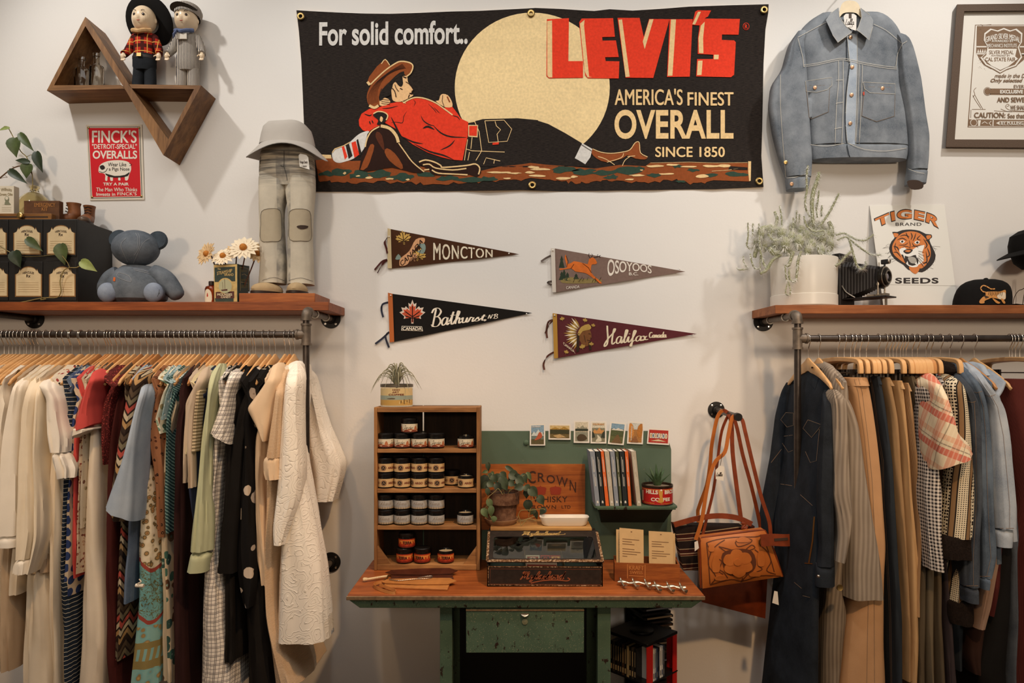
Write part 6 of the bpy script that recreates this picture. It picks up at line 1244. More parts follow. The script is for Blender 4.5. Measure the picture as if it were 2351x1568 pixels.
def brim(u,v):
    a = 2*PI*u;r = .119+.055*v;wave =-.030*v*(1.1+.55*math.cos(2*a)-.55*math.sin(a)*(math.sin(a) <0))-.012*v*math.cos(3*a+.8)
    return hc+Vector((r*math.cos(a),r*.8*math.sin(a),wave-.004*v))
b = MB();b.grid(brim,60,6,0,True);b.grid(lambda u,v:brim(u,v)-Vector((0,0,.002)),60,6,0,True);b.build('brim',M_HATG,HT)
random.seed(51)
# ---------------------------------------------------------------- denim jacket on the wall
Z5 = zoomed(1740,0,3.267)
M_JK = CL['denim_wash'];yj =-.075
JK = thing('denim_jacket','faded blue denim jacket spread on a wooden hanger against the white wall','jacket',P(1965,370,-.05))
jb = loft2([(a,c,d,yj+.01,yj+.01,.045) for a,c,d in ((30,1888,2020),(48,1858,2046),(70,1836,2062),(95,1832,2072),(150,1845,2064),(200,1850,2066),(250,1855,2078),(300,1859,2082),(335,1861,2083))],amp=.008,rows=44,n=56)
jb.build('body',M_JK,JK,ang=70)
jw = loft2([(a,c,d,yj+.01,yj+.01,.047) for a,c,d in ((330,1860,2084),(362,1862,2081),(368,1864,2079))],amp=.003,rows=8,n=56);jw.build('waistband',M_JK,JK,ang=70)
ja = loft2([(a,c,d,yj,yj,.04) for a,c,d in ((72,1832,1850),(101,1811,1842),(162,1795,1850),(195,1770,1852),(245,1764,1855),(306,1773,1859),(367,1789,1863),(408,1804,1860))],amp=.008);ja.build('sleeve',M_JK,JK,ang=70)
jc = loft2([(a,c,d,yj,yj,.04) for a,c,d in ((404,1803,1860),(436,1807,1853))],amp=.002,rows=8);jc.build('cuff',M_JK,JK,ang=70)
jd = loft2([(a,c,d,yj,yj,.04) for a,c,d in ((80,2050,2070),(100,2054,2087),(128,2057,2096),(184,2060,2111),(260,2074,2121),(312,2082,2130),(367,2086,2128),(392,2085,2125))],amp=.008);jd.build('sleeve',M_JK,JK,ang=70)
je = loft2([(a,c,d,yj,yj,.042) for a,c,d in ((388,2084,2126),(424,2081,2121))],amp=.002,rows=8);je.build('cuff',M_JK,JK,ang=70)
b = MB();b.prism(csm(Z5((1118,1365),(1150,1350),(1200,1352),(1240,1375),(1230,1415),(1150,1420)),3),lambda u,v,d:P(u,v,d),yj-.05,yj-.02);b.build('cuff_opening',M_INK,JK)
fn = onmesh([jb,jw,ja,jc,jd,je],y0=yj-.04);M_JL = CL['denim_light']
def patch(nm,q,m,l=2,st=10,line=None):
    b = MB();pp = Z5(*q);b.art(pp,fn,0,l,st)
    if line is not None:b.line(pp+[pp[0]],.8,fn,1,l+2)
    b.build(nm,[m,line or M_STITCH2],JK,recalc=False)
M_JSEAM = plain('pale_seam','c9c2b4',.85);M_JDK = CL['denim_wash']
patch('placket',((668,255),(745,250),(745,480),(740,800),(728,1085),(672,1075),(655,900),(668,700),(690,470)),M_JL,2,8,M_JSEAM)
patch('chest_pocket',((362,640),(540,640),(530,838),(400,892),(385,880)),CL['denim_wash'],2,8,M_STITCH2);patch('chest_pocket',((800,650),(1030,655),(1025,870),(890,912),(780,868)),CL['denim_wash'],2,8,M_STITCH2)
patch('pocket_flap',((358,608),(555,580),(556,640),(520,672),(440,692),(362,685)),M_JDK,4,8,M_JSEAM);patch('pocket_flap',((790,615),(1030,628),(1030,705),(840,695),(800,665)),M_JDK,4,8,M_JSEAM)
b = MB()
for p in ([(345,488),(450,472),(610,438),(690,445),(800,470),(950,495),(1045,505)],[(345,500),(450,484),(610,450),(690,458),(800,482),(950,508),(1045,518)],[(300,280),(420,215),(515,165)],[(868,180),(960,225),(1040,290),(1085,325),(1120,305)],[(300,285),(335,420),(345,500)],[(1085,330),(1050,400),(1035,500)],[(395,1085),(520,1095),(650,1075)],[(680,1075),(800,1120),(960,1132),(1115,1110)],[(605,455),(605,620),(590,800),(580,1080)],[(640,455),(640,800),(630,1080)],[(760,480),(750,800),(735,1080)],[(785,485),(775,800),(760,1080)],[(170,560),(170,800),(190,1100),(210,1330)],[(215,1335),(300,1325),(365,1300)],[(1125,1265),(1190,1290),(1250,1300)],[(590,600),(640,598)],[(585,775),(640,765)],[(575,965),(630,955)]):b.line(Z5(*p),.9,fn,0,6,sm=3)
b.build('seams',M_JSEAM,JK,recalc=False)
b = MB();b.line(Z5((668,280),(668,450),(690,470),(662,700),(655,900),(670,1100),(690,1180)),2.2,fn,0,4,sm=2);b.build('front_gap',plain('gap_dark','2a3038',.9),JK,recalc=False)
for q in ((695,280),(707,503),(703,712),(693,925),(428,658),(935,663),(253,1380),(208,1218)):
    c = fn(*Z5(q)[0],6);b = MB();b.lathe([(0,0),(.0085,0),(.0085,.002),(.006,.003),(0,.0028)],c,16,0,R3('X',90));b.build('button',plain('copper_button','b08a6c',.4,.7) if q[0] != 208 else M_BRASS,JK)
b = MB();b.art(Z5((787,690),(800,688),(800,715),(789,712)),fn,0,6);b.build('red_tab',plain('red_tab','b8402c',.7),JK,recalc=False)
def wing(q,yy):
    b = MB();pp = Z5(*q);b.prism(pp,lambda u,v,d:P(u,v,yy+d+.02*(1-v/90)**2),-.012,0);b.line(pp[1:] ,.8,lambda u,v,l:P(u,v,yy-.013+.02*(1-v/90)**2),1,1);return b.build('collar',[M_JL,M_JSEAM],JK)
M_JL = CL['denim_grey_light']
wing(((510,150),(545,100),(605,55),(612,125),(660,195),(705,240),(600,318),(560,260)),-.128);wing(((865,150),(840,110),(770,58),(778,130),(755,200),(740,225),(765,240),(835,300),(862,200)),-.128)
b = MB();b.prism(csm(Z5((606,130),(640,118),(700,112),(776,130),(750,215),(700,240),(650,190)),2),lambda u,v,d:P(u,v,d),-.098,-.09);b.build('neck_lining',fabric('pale_lining','bdb5a6',.08),JK)
HG = thing('clothes_hanger','pale wooden hanger showing in the collar of the wall jacket','hanger',P(1952,4,-.06))
MB().prism(csm(Z5((612,130),(608,110),(625,40),(650,12),(690,4),(735,12),(762,45),(775,110),(772,132),(740,100),(690,92),(640,100)),3),lambda u,v,d:P(u,v,d),-.122,-.100).build('shoulder_bar',plain('pale_hanger','dcc7a2',.5,0,.08,30),HG,bevel=.002)
MB().tube(smooth([P(1951,10,-.11),P(1951,-20,-.11),P(1954,-38,-.10),P(1966,-52,-.06),P(1960,-60,-.02),P(1952,-55,0)],4),.002,8).build('hook',M_STEEL,HG)
b = MB();b.prism(Z5((643,120),(660,103),(720,103),(740,118),(738,232),(700,218),(650,190)),lambda u,v,d:P(u,v,d),-.1285,-.1270);f2 = surf(-.1288);script(b,'Lalla',(1940.5,43,1961,57),f2,1,1,1.0);b.line(Z5((665,190),(700,180),(710,200),(680,205)),.6,f2,1,1,sm=3)
b.art(Z5((682,100),(703,100),(703,138),(682,138)),f2,2,1);b.build('price_tag',[plain('tag_card','e6e0d8',.7),M_INK,plain('tag_brown','4a3a30',.7)],label='white card tag with script hanging inside the wall jacket collar',cat='tag')
# ---------------------------------------------------------------- cactus
Z6 = zoomed(1680,380,3.504);yc =-.145;cx = X(1845,yc);s2 = lambda px:px*(D+yc)/F
PT_ = thing('white_plant_pot','white cylindrical pot with saucer holding the hairy cactus','pot',(cx,yc,SHR));zb = SHR+.001
M_WP = plain('white_ceramic','ddd6cb',.35)
MB().lathe([(0,.022),(.132,.022),(.134,.03),(.139,.205),(.138,.210),(.130,.210),(.128,.19),(0,.185)],(cx,yc,zb),48,0,cap0=False,cap1=False).build('pot_body',M_WP,PT_)
MB().lathe([(0,0),(.134,0),(.138,.004),(.138,.050),(.135,.052),(.133,.050),(.131,.022),(0,.021)],(cx,yc,zb),48,0,cap0=False,cap1=False).build('saucer',M_WP,PT_)
CA = thing('hairy_cactus','cactus with long wavy green stems and white hair in the white pot','plant',(cx,yc,zb+.2))
k = NT('cactus_skin',.8,0,.1);k.col(k.mix(k.vor(k.co('Object'),160),'6f754e','b9b89a'));M_CAC = k.mat;M_HAIRW = plain('white_hair','f6f4ee',.8)
def hairs(b,pts,r,n,ln,m=0):
    for i in range(n):
        j = random.random()*(len(pts)-1.001);a = int(j);p = pts[a].lerp(pts[a+1],j-a);t = (pts[a+1]-pts[a]).normalized();u,w_ = orth(t);q = random.random()*2*PI
        d = (u*math.cos(q)+w_*math.sin(q)+t*random.uniform(-.5,.8)).normalized();rr = r[a] if isinstance(r,list) else r;s = p+d*rr*.9;e_ = s+d*ln*random.uniform(.5,1.2)+Vector((0,0,-ln*.2));sd = d.cross(t).normalized()*.0007
        b.add([s-sd,s+sd,e_],[(0,1,2)],m)
stems = [([(130,460),(132,560),(122,640),(145,670),(172,660)],3.4,0),([(170,465),(168,570)],3,0),([(218,468),(222,600),(230,700),(228,850)],3.6,-.03),([(40,825),(60,838),(110,835),(132,828)],3.2,-.02),([(92,730),(100,790),(125,820)],3,-.02),([(148,710),(165,790),(190,830),(220,830)],3.4,-.03),([(232,700),(260,800),(300,825)],5,-.04),([(230,870),(280,840),(330,760),(400,720)],7,-.05),([(385,325),(400,420),(402,500),(390,570)],3.6,.02),([(345,370),(365,430),(355,480),(350,560)],7,.03),([(495,420),(490,540)],3.4,0),([(470,470),(466,545)],3,0),([(522,362),(518,460)],2.8,.02),([(545,390),(540,480)],2.8,.02),
 ([(612,0),(602,100),(605,200),(590,280),(600,360),(640,430)],4.4,-.03),([(702,55),(685,130),(660,200),(645,300),(650,400),(655,470)],9,-.03),([(703,200),(690,300),(680,340),(690,420)],4,-.02),([(725,320),(720,410)],3.6,.02),([(862,225),(800,350),(730,460),(690,500)],4.6,-.03),([(580,408),(600,480),(660,530),(740,525),(740,560),(690,570),(640,545)],4.2,-.06),([(780,450),(800,500),(805,570),(780,650)],10,.01),
 ([(840,560),(900,545),(960,575),(1020,600),(1080,600),(1140,555)],4,-.02),([(850,600),(920,575),(980,620),(1060,680),(1130,720),(1195,718)],3.8,-.04),([(940,580),(960,650),(985,740),(1010,810),(1050,835),(1080,800),(1075,770)],5,-.05),([(960,690),(900,750),(850,800),(760,815),(710,830),(695,870)],5.4,-.10),([(690,640),(700,690),(760,740),(830,815)],6,-.09),([(770,680),(830,815)],4,-.10),
 ([(500,690),(480,740),(460,800),(430,810)],7,-.16),([(465,830),(462,900),(490,935),(512,930)],5,-.165),([(428,810),(438,900),(455,940),(470,990),(468,1035),(445,1040),(432,1010),(450,950)],3.2,-.165),([(560,690),(535,760),(528,840),(518,920)],6,-.16),([(240,600),(230,520),(290,500),(370,510),(440,530)],11,.02),([(185,740),(200,680),(270,660),(350,690)],10,0),([(300,660),(340,705),(400,690),(440,620)],12,-.04),([(290,550),(330,600),(380,600)],5,-.04),([(320,490),(315,590)],3.4,-.03)]
clump = [((230,560),14,0),((310,530),15,.02),((400,560),16,0),((430,640),17,-.05),((480,590),16,-.03),((540,620),17,-.06),((560,540),16,.01),((600,590),18,-.02),((640,650),16,-.05),((660,560),17,0),((720,600),17,-.02),((770,560),16,.02),((790,640),14,-.02),((350,640),15,-.02),((260,650),13,0),((500,500),12,.03),((640,480),13,.02),((710,500),13,.03),((200,620),11,0),((460,690),13,-.05),((610,690),13,-.07),((720,690),13,-.06)]
hb = MB()
for pts,r,dy in stems:
    q = smooth([P(*a,yc+dy) for a in Z6(*pts)],4);n = len(q);r0 = r*.53/F*3.0;rs = [r0*(.75+.25*math.sin(PI*min(1,i/n*1.2))) for i in range(n)]
    MB().tube(q,rs,9).build('stem',M_CAC,CA);hairs(hb,q,r0,int(90+1900*sum((q[i+1]-q[i]).length for i in range(n-1))),.014+r0*1.0)
for (a,c),r,dy in clump:
    p = P(*Z6((a,c))[0],yc+dy);rr = s2(r)*.74;MB().ball(p,(rr*.85,rr*.85,rr*1.5),14).build('lobe',M_CAC,CA)
    for i in range(520):
        d = Vector((random.gauss(0,1),random.gauss(0,1),random.gauss(0,1))).normalized();s_ = p+d*rr;e_ = s_+d*random.uniform(.012,.034)+Vector((0,0,-.004));sd = d.cross(Vector((.3,.2,1))).normalized()*.0008;hb.add([s_-sd,s_+sd,e_],[(0,1,2)])
o = hb.build('white_hair',M_HAIRW,CA,recalc=False);o['kind'] = 'stuff'
# ---------------------------------------------------------------- folding camera
Zc = zoomed(1890,560,9.8);c0 = Vector((X(1953,-.12),-.09,SHR));a_ = Vector((.62,-.7846,0));w_ = Vector((.7846,.62,0));up = Vector((0,0,1))
FC = thing('folding_camera','old black folding camera with bellows and round lens beside the white pot','camera',c0)
fr_ = lambda a,w,z:c0+a_*a+w_*w+up*z
def obox(b,a0,a1,w0,w1,z0,z1,m=0):b.hexa([fr_(a0,w0,z0),fr_(a1,w0,z0),fr_(a1,w1,z0),fr_(a0,w1,z0),fr_(a0,w0,z1),fr_(a1,w0,z1),fr_(a1,w1,z1),fr_(a0,w1,z1)],m)
M_LTH = plain('camera_leather','1c1817',.5,0,.2,200,.3,700);M_NICK = plain('nickel','a89e90',.3,.9,.2,60)
b = MB();obox(b,-.045,0,-.062,.072,.0005,.245);b.build('camera_body',M_LTH,FC,bevel=.008)
b = MB();b.lathe([(0,0),(.020,0),(.022,.003),(.022,.008),(.012,.010),(.012,.016),(0,.016)],fr_(-.022,-.064,.205),24,0,Matrix((a_,up,-w_)).transposed());b.build('winding_knob',M_BRASS,FC)
bl = MB();nB = 11;vs = []
for i in range(nB*2+1):
    t_ = i/(nB*2);e = .004*(i % 2);hw = (.055-.023*t_)-e;hz_ = (.085-.042*t_)-e;cz = .125+.006*t_;a0 = .002+.135*t_
    vs += [fr_(a0,-hw+.005,cz-hz_),fr_(a0,hw+.005,cz-hz_),fr_(a0,hw+.005,cz+hz_*.72),fr_(a0,hw*.6+.005,cz+hz_),fr_(a0,-hw*.6+.005,cz+hz_),fr_(a0,-hw+.005,cz+hz_*.72)]
bl.add(vs,[(i*6+j,i*6+(j+1) % 6,i*6+6+(j+1) % 6,i*6+6+j) for i in range(nB*2) for j in range(6)]);bl.build('bellows',plain('bellows_leather','211b19',.6),FC,ang=20)
b = MB();obox(b,.0,.185,-.045,.055,.038,.044);b.build('bed_plate',M_LTH,FC,bevel=.001)
b = MB();obox(b,.137,.145,-.028,.038,.08,.172);b.build('lens_board',M_LTH,FC)
Ml = Matrix((w_,up,a_)).transposed();lc = fr_(.145,.005,.128)
b = MB();b.lathe([(.0,0),(.044,0),(.046,.004),(.046,.014),(.040,.018),(.036,.020),(.036,.026),(.030,.029),(.022,.029),(.020,.018)],lc,36,0,Ml,cap0=False,cap1=False);b.build('shutter',plain('shutter_black','2c2824',.3,.6),FC)
b = MB();b.lathe([(.040,.0185),(.0445,.0175),(.0445,.0195),(.040,.0205)],lc,36,0,Ml,cap0=False,cap1=False);b.lathe([(.0225,.0292),(.029,.0292),(.029,.031),(.0225,.031)],lc,36,0,Ml,cap0=False,cap1=False);b.build('shutter_rim',M_NICK,FC)
b = MB();b.lathe([(.020,.018),(.014,.024),(.007,.0265),(0,.027)],lc,28,0,Ml,cap0=False);b.build('lens',plain('lens_glass','b8b2ba',.05,.6),FC)
for w0 in (-.03,.035):b = MB();b.tube([fr_(.145,w0,.05),fr_(.145,w0,.115)],.0035,10);b.tube([fr_(.145,w0,.09),fr_(.145,w0,.10)],.007,12);b.build('standard_post',M_NICK,FC)
MB().tube([fr_(.141,-.01,.170),fr_(.141,-.01,.19)],.002,8).build('sight_pin',M_NICK,FC)
b = MB();obox(b,.13,.172,-.014,.02,.044,.056);b.build('rail_block',M_NICK,FC);b = MB();obox(b,.10,.13,-.035,.03,.044,.052);b.build('focus_slide',M_NICK,FC)
MB().tube(smooth([fr_(.0,-.05,.10),fr_(.02,-.05,.07),fr_(.055,-.044,.044)],4),.003,8).build('side_arm',M_NICK,FC)
b = MB();obox(b,.135,.165,.018,.036,.185,.205);b.tube([fr_(.15,.02,.17),fr_(.15,.025,.19)],.004,8);b.build('viewfinder',M_LTH,FC,bevel=.003);b = MB();b.lathe([(0,0),(.010,0),(.011,.003),(.009,.006),(0,.005)],fr_(.165,.027,.195),20,0,Ml);b.build('finder_lens',M_NICK,FC)
b = MB();obox(b,.16,.166,.0,.012,.0005,.04);b.build('stand_strut',M_NICK,FC);b = MB();obox(b,.0,.0015,.03,.05,.16,.185);b.build('leather_catch',M_SOLE,FC)
# ---------------------------------------------------------------- tiger poster (leans on the wall)
tz = Zh(471,-.004);pn = Vector((0,-(tz-SHR),.105));p0 = Vector((0,-.112,SHR));fnp = onplane(p0,Vector((0,-(tz-SHR),-.105)))
pn = Vector((0,-(tz-SHR),-.108));p1 = Vector((0,-.112,SHR+.001));fnp = onplane(p1,Vector((0,-(tz-SHR),.108)))
fnp = onplane(p1,Vector((0,tz-SHR,-.108))*-1 if False else Vector((0,-(tz-SHR),.108)))
b = MB();q = [fnp(*a,0) for a in ((1996.5,472),(2168.5,470),(2200,709),(2029,709))]
for i in (2,3):q[i] = Vector((q[i].x,-.112,SHR+.0005))
bk = [v_+Vector((0,.0025,0)) for v_ in q];b.add(q+bk,[(0,1,2,3),(7,6,5,4)]+[(i,(i+1) % 4,4+(i+1) % 4,4+i) for i in range(4)])
# arched word
def tw(s,x0,y0,x1,y1,m,bold,e=0,w_=None,l=1):text(b,s,(*Z6((x0-e,y0-e))[0],*Z6((x1+e,y1+e))[0]),fnp,m,l,bold,0,1.12,0,w_)
wpT = lambda u,v:(u+(v-500)*-(u-2084)*.004,v+(u-2084)**2*.0042)
tw('TIGER',1165,352,1668,432,2,.06,3,wpT,1);tw('TIGER',1168,357,1664,428,1,.035,0,wpT,2)
tw('BRAND',1318,460,1525,485,2,.01);tw('SEEDS',1315,903,1663,950,2,.035);b.line(Z6((1262,958),(1808,968)),.7,fnp,3,1)
T = lambda pts,m,l,k=3:b.art(csm(Z6(*pts),k) if k else Z6(*pts),fnp,m,l)
T([(1290,535),(1330,535),(1370,520),(1440,515),(1510,525),(1560,550),(1605,555),(1610,580),(1590,600),(1615,660),(1640,720),(1625,780),(1580,830),(1530,860),(1480,850),(1420,840),(1380,800),(1330,770),(1290,730),(1265,670),(1285,610),(1310,580)],2,1,2)
T([(1300,545),(1340,550),(1330,575),(1310,575)],1,2);T([(1565,565),(1600,562),(1600,580),(1575,595)],1,2)
T([(1320,590),(1370,545),(1440,530),(1510,545),(1560,590),(1590,640),(1600,720),(1570,790),(1520,830),(1470,800),(1400,790),(1340,750),(1300,710),(1290,650)],1,2,3)
T([(1345,680),(1390,660),(1430,690),(1480,660),(1550,640),(1530,700),(1545,760),(1500,800),(1430,780),(1370,730)],4,3,2)
T([(1350,610),(1372,600),(1392,612),(1370,628)],4,3);T([(1468,620),(1490,605),(1512,615),(1492,634)],4,3);T([(1360,613),(1372,603),(1380,613),(1370,622)],2,4);T([(1480,620),(1492,610),(1502,620),(1492,630)],2,4)
T([(1378,690),(1415,672),(1455,680),(1435,705),(1405,712)],2,4);T([(1390,690),(1415,680),(1440,686),(1420,698)],1,5)
T([(1365,715),(1420,735),(1480,720),(1500,760),(1490,800),(1450,815),(1400,790),(1380,750)],2,4);T([(1415,745),(1440,735),(1475,745),(1485,785),(1440,785)],3,5)
for p in ([(1375,715),(1390,720),(1388,752)],[(1478,722),(1494,720),(1490,752)],[(1400,790),(1412,770),(1420,800)],[(1470,790),(1485,775),(1492,808)]):T(p,4,6,0)
T([(1400,790),(1450,808),(1495,795),(1490,815),(1440,818)],4,5);T([(1425,815),(1480,805),(1510,830),(1480,872),(1440,850)],1,4)
for p,w_2 in (([(1350,570),(1390,560),(1430,575)],2),([(1440,540),(1450,570),(1440,600)],2.4),([(1400,540),(1410,565),(1425,590)],2.2),([(1480,545),(1470,580),(1455,610)],2.2),([(1520,560),(1490,590),(1520,600)],2.2),([(1330,600),(1370,585),(1410,605)],2),([(1340,640),(1390,640),(1420,620)],1.6),([(1450,620),(1470,650),(1530,640)],2),([(1540,590),(1570,640),(1550,670)],2.6),([(1570,660),(1590,720),(1560,740)],2.6),([(1560,690),(1570,770),(1540,790)],2.6),([(1300,650),(1330,660),(1345,690)],2.6),([(1300,700),(1330,700),(1360,740)],2.4),([(1320,620),(1310,660),(1325,690)],2),([(1590,640),(1575,610),(1555,600)],2.2),([(1530,800),(1560,780),(1580,800)],2.4),([(1370,660),(1400,650),(1440,665)],1.4),([(1440,655),(1480,650),(1500,665)],1.4),([(1425,600),(1435,640),(1430,670)],1.4)):b.line(Z6(*p),w_2,fnp,2,4,taper=True,sm=3)
for i in range(26):
    s_ = 1 if i % 2 else -1;t_ = random.random();bx_,by_ = (1600-t_*70,640+t_*190) if s_ >0 else (1280+t_*60,620+t_*140);b.line(Z6((bx_,by_),(bx_+s_*30,by_-4+t_*10),(bx_+s_*random.uniform(45,85),by_+random.uniform(-10,40))),.5,fnp,2,1,sm=2)
for i in range(9):y_ = 690+i*9;b.line(Z6((1500,y_),(1545,y_+10+i*6)),.7,fnp,4 if i % 2 else 2,6)
b.build('tiger_poster',[plain('poster_card','dfdbd2',.7),plain('poster_orange','d07a3c',.7),plain('poster_black','2e2622',.7),plain('poster_grey','a8a298',.7),plain('poster_white','eae6de',.7)],label='white card poster with a roaring orange tiger head leaning on the wall',cat='poster')
# ---------------------------------------------------------------- caps at the right
yk =-.19;kx = X(2256,yk);CP = thing('baseball_cap','black cap with an embroidered walking tiger on the right shelf','cap',(kx,yk,SHR));zb = SHR
def crown(u,v):
    a = 2*PI*u;r = [1.0,.99,.95,.88,.76,.58,.34,.0];h = [0,.2,.42,.62,.79,.91,.98,1.0];k_ = v*7;i = min(int(k_),6);f = k_-i;rr = r[i]+(r[i+1]-r[i])*f;hh = h[i]+(h[i+1]-h[i])*f
    x_ = .118*rr*math.cos(a);fx = 1+.05*(1-hh)*(math.cos(a) >0)
    return Vector((kx-.006+x_*fx-.012*hh*(math.cos(a) <0)+.02*hh,yk+.074*rr*math.sin(a),zb+.004+.116*hh**(.8 if math.cos(a) >0 else 1.0)))
cb = MB();cb.grid(crown,40,20,0,True);cb.build('crown',M_BLACKFELT,CP)
b = MB();b.grid(lambda u,v:Vector((kx+.095+.095*v*math.sin(PI*(.12+.76*u)),yk-.07*math.cos(PI*u)*(1-.1*v),zb+.008-.004*v)),16,6);b.grid(lambda u,v:Vector((kx+.095+.095*v*math.sin(PI*(.12+.76*u)),yk-.07*math.cos(PI*u)*(1-.1*v),zb+.005-.004*v)),16,6);b.build('peak',M_BLACKFELT,CP)
MB().ball((kx+.014,yk,zb+.121),(.009,.009,.005),12).build('top_button',M_BLACKFELT,CP)
Zk = zoomed(2180,500,7.129);fn = onmesh([cb],y0=yk-.08);b = MB()
b.art(csm(Zk((595,1215),(700,1205),(830,1205),(915,1180),(920,1260),(915,1330),(850,1335),(700,1310),(640,1330),(575,1360),(570,1395),(500,1400),(490,1360),(540,1300),(590,1270)),3),fn,0,2)
b.art(csm(Zk((780,1270),(850,1225),(915,1230),(910,1330),(830,1335),(790,1310)),3),fn,1,3);b.art(csm(Zk((700,1320),(740,1330),(800,1370),(830,1385),(810,1405),(760,1390)),2),fn,0,3);b.art(csm(Zk((840,1320),(880,1330),(915,1390),(890,1405),(860,1370)),2),fn,0,4)
b.line(Zk((745,1162),(680,1165),(620,1130),(560,1108),(520,1130),(515,1165),(545,1205),(600,1220)),2.6,fn,0,3,sm=4)
for i in range(9):x_ = 650+i*27;b.line(Zk((x_,1208),(x_-12,1260+(i % 3)*10)),.9,fn,2,5)
for i in range(6):b.line(Zk((560+i*14,1270+i*6-10),(600+i*10,1320-i*4)),.9,fn,2,5)
for p in ((700,1165),(655,1150),(600,1118),(545,1112),(515,1150),(530,1190),(575,1215)):b.line(Zk(p,(p[0]+8,p[1]+10)),1.0,fn,2,5)
b.build('tiger_embroidery',[plain('thread_orange','c98a48',.7),plain('thread_cream','e2cdb0',.7),plain('thread_black','1e1816',.7)],CP,recalc=False)
HS = thing('felt_hat','black felt hat on a thin wire stand at the right edge of the photo','hat',(X(2372,-.16),-.13,SHR));hc = P(2380,566,-.16)
b = MB();b.lathe([(0,.085),(.05,.083),(.085,.068),(.100,.03),(.104,0),(.140,-.012),(.150,-.016),(.150,-.020),(.140,-.018),(.100,-.006),(.095,-.05),(.07,-.085),(0,-.10)],hc,40,0,R3('Y',-14),cap0=False,cap1=False)
b.build('hat_body',M_BLACKFELT,HS)
b = MB();b.tube(smooth([P(2325,708,-.06),P(2328,685,-.06),P(2338,668,-.06),P(2352,661,-.08),P(2380,630,-.15)],5),.0016,6);b.tube(smooth([P(2347,708,-.05),P(2350,685,-.05),P(2356,665,-.07),P(2384,630,-.15)],5),.0016,6);b.build('wire_stand',plain('dark_wire','5a4a40',.4,.8),HS)
random.seed(71)
# ---------------------------------------------------------------- workbench desk
yf =-.60;ZD = Zh(1366,yf);Zt = lambda ox,oy,s_:zoomed(ox,oy,s_)
k = NT('green_paint',.6,0,.3);p = k.co('Object');n1 = k.noise(p,9,4);base = k.mix(n1,'3d5142','5a7059');ch = k.ramp(k.noise(k.co('Object',(1,1,.6)),34,4,.65),[(.60,0.0),(.66,1.0)],False)
k.col(k.mix(ch,k.mix(k.ramp(k.noise(p,300,1),[(.68,0.0),(.74,.6)]),base,'c0b090'),'2c1c14'));k.bump(ch,.3,.003);M_GRN = k.mat
k = NT('green_panel',.65,0,.25);p = k.co('Object');n1 = k.noise(p,6,4);base = k.mix(n1,'4a5c4c','5f7160');k.col(k.mix(k.ramp(k.vor(p,28),[(.0,1.0),(.07,1.0),(.09,0.0)]),base,k.mix(k.noise(p,50,1),'221814','8a8a70')));k.bump(k.noise(p,400,2),.15,.002);M_GPAN = k.mat
M_GDK = plain('green_dark','1d2a24',.6,0,.2,12);M_TOP = wood('desk_top_wood','74391a','c06c34','x',.7,.42);M_EDGE = plain('metal_edging','8a7054',.45,.4,.3,60);M_NEARBLK = plain('dark_iron','181614',.8)  # last one: near-black, shared by the rear panel and the box under the plank
xl,xr = X(797,yf),X(1617,yf)
DK = thing('workbench_desk','old green painted metal workbench desk with a brown wooden top and back panel','desk',((xl+xr)/2,-.35,0))
MB().hexa([Vector(q) for q in ((xl,yf,ZD-.016),(xr,yf,ZD-.016),(xr,-.115,ZD-.016),(xl,-.115,ZD-.016),(xl,yf,ZD),(xr,yf,ZD),(xr,-.115,ZD),(xl,-.115,ZD))]).build('desk_top',M_TOP,DK,bevel=.003)
b = MB();b.box((xl-.003,yf-.004,ZD-.019),(xr+.003,yf+.004,ZD-.004));b.build('edge_strip',M_EDGE,DK,bevel=.002)
za,zb = ZD-.019,Zh(1398,yf);o = .045
MB().hexa([Vector(q) for q in ((xl+o,yf+.01,zb),(xr-o,yf+.01,zb),(xr-o,-.13,zb),(xl+o,-.13,zb),(xl+.006,yf,za),(xr-.006,yf,za),(xr-.006,-.12,za),(xl+.006,-.12,za))]).build('apron',M_GRN,DK,bevel=.002)
yl =-.56
for a,c in ((1010,1038),(1372,1402)):
    b = MB();b.box((X(a,yl),yl,0),(X(c,yl),yl+.05,zb));b.build('leg',M_GRN,DK,bevel=.002)
    b = MB();b.box((X(a,yl),-.17,0),(X(c,yl),-.12,zb));b.build('leg',M_GRN,DK,bevel=.002)
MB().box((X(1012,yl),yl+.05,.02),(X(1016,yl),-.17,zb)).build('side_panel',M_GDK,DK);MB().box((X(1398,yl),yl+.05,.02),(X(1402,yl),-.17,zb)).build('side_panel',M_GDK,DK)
MB().box((X(1014,yl),-.15,.02),(X(1400,yl),-.145,zb)).build('rear_panel',M_NEARBLK,DK)
yd =-.585
MB().box((X(1070,yd),yd,Zh(1499,yd)),(X(1341,yd),-.2,zb-.004)).build('drawer',M_GRN,DK,bevel=.002)
dr = [q for q in DK.children if q.name.startswith('drawer')][0]
b = MB();b.box((X(1070,yd),yd-.003,zb-.012),(X(1341,yd),yd+.002,zb-.006));b.build('drawer_rim',M_EDGE,dr)
b = MB();c = P(1205,1410,yd);b.grid(lambda u,v:c+Vector((.016*math.cos(PI*u) ,-.012*math.sin(PI*u)*math.sin(PI*v*.5)-.001,-.010*math.sin(PI*u)*v+.004)),14,6);b.build('drawer_pull',M_NICK,dr);b = MB();b.lathe([(0,0),(.011,0),(.011,.003),(0,.004)],P(1205,1427,yd),18,0,R3('X',90));b.build('lock',plain('dull_lock','8a8a6c',.5,.4),dr)
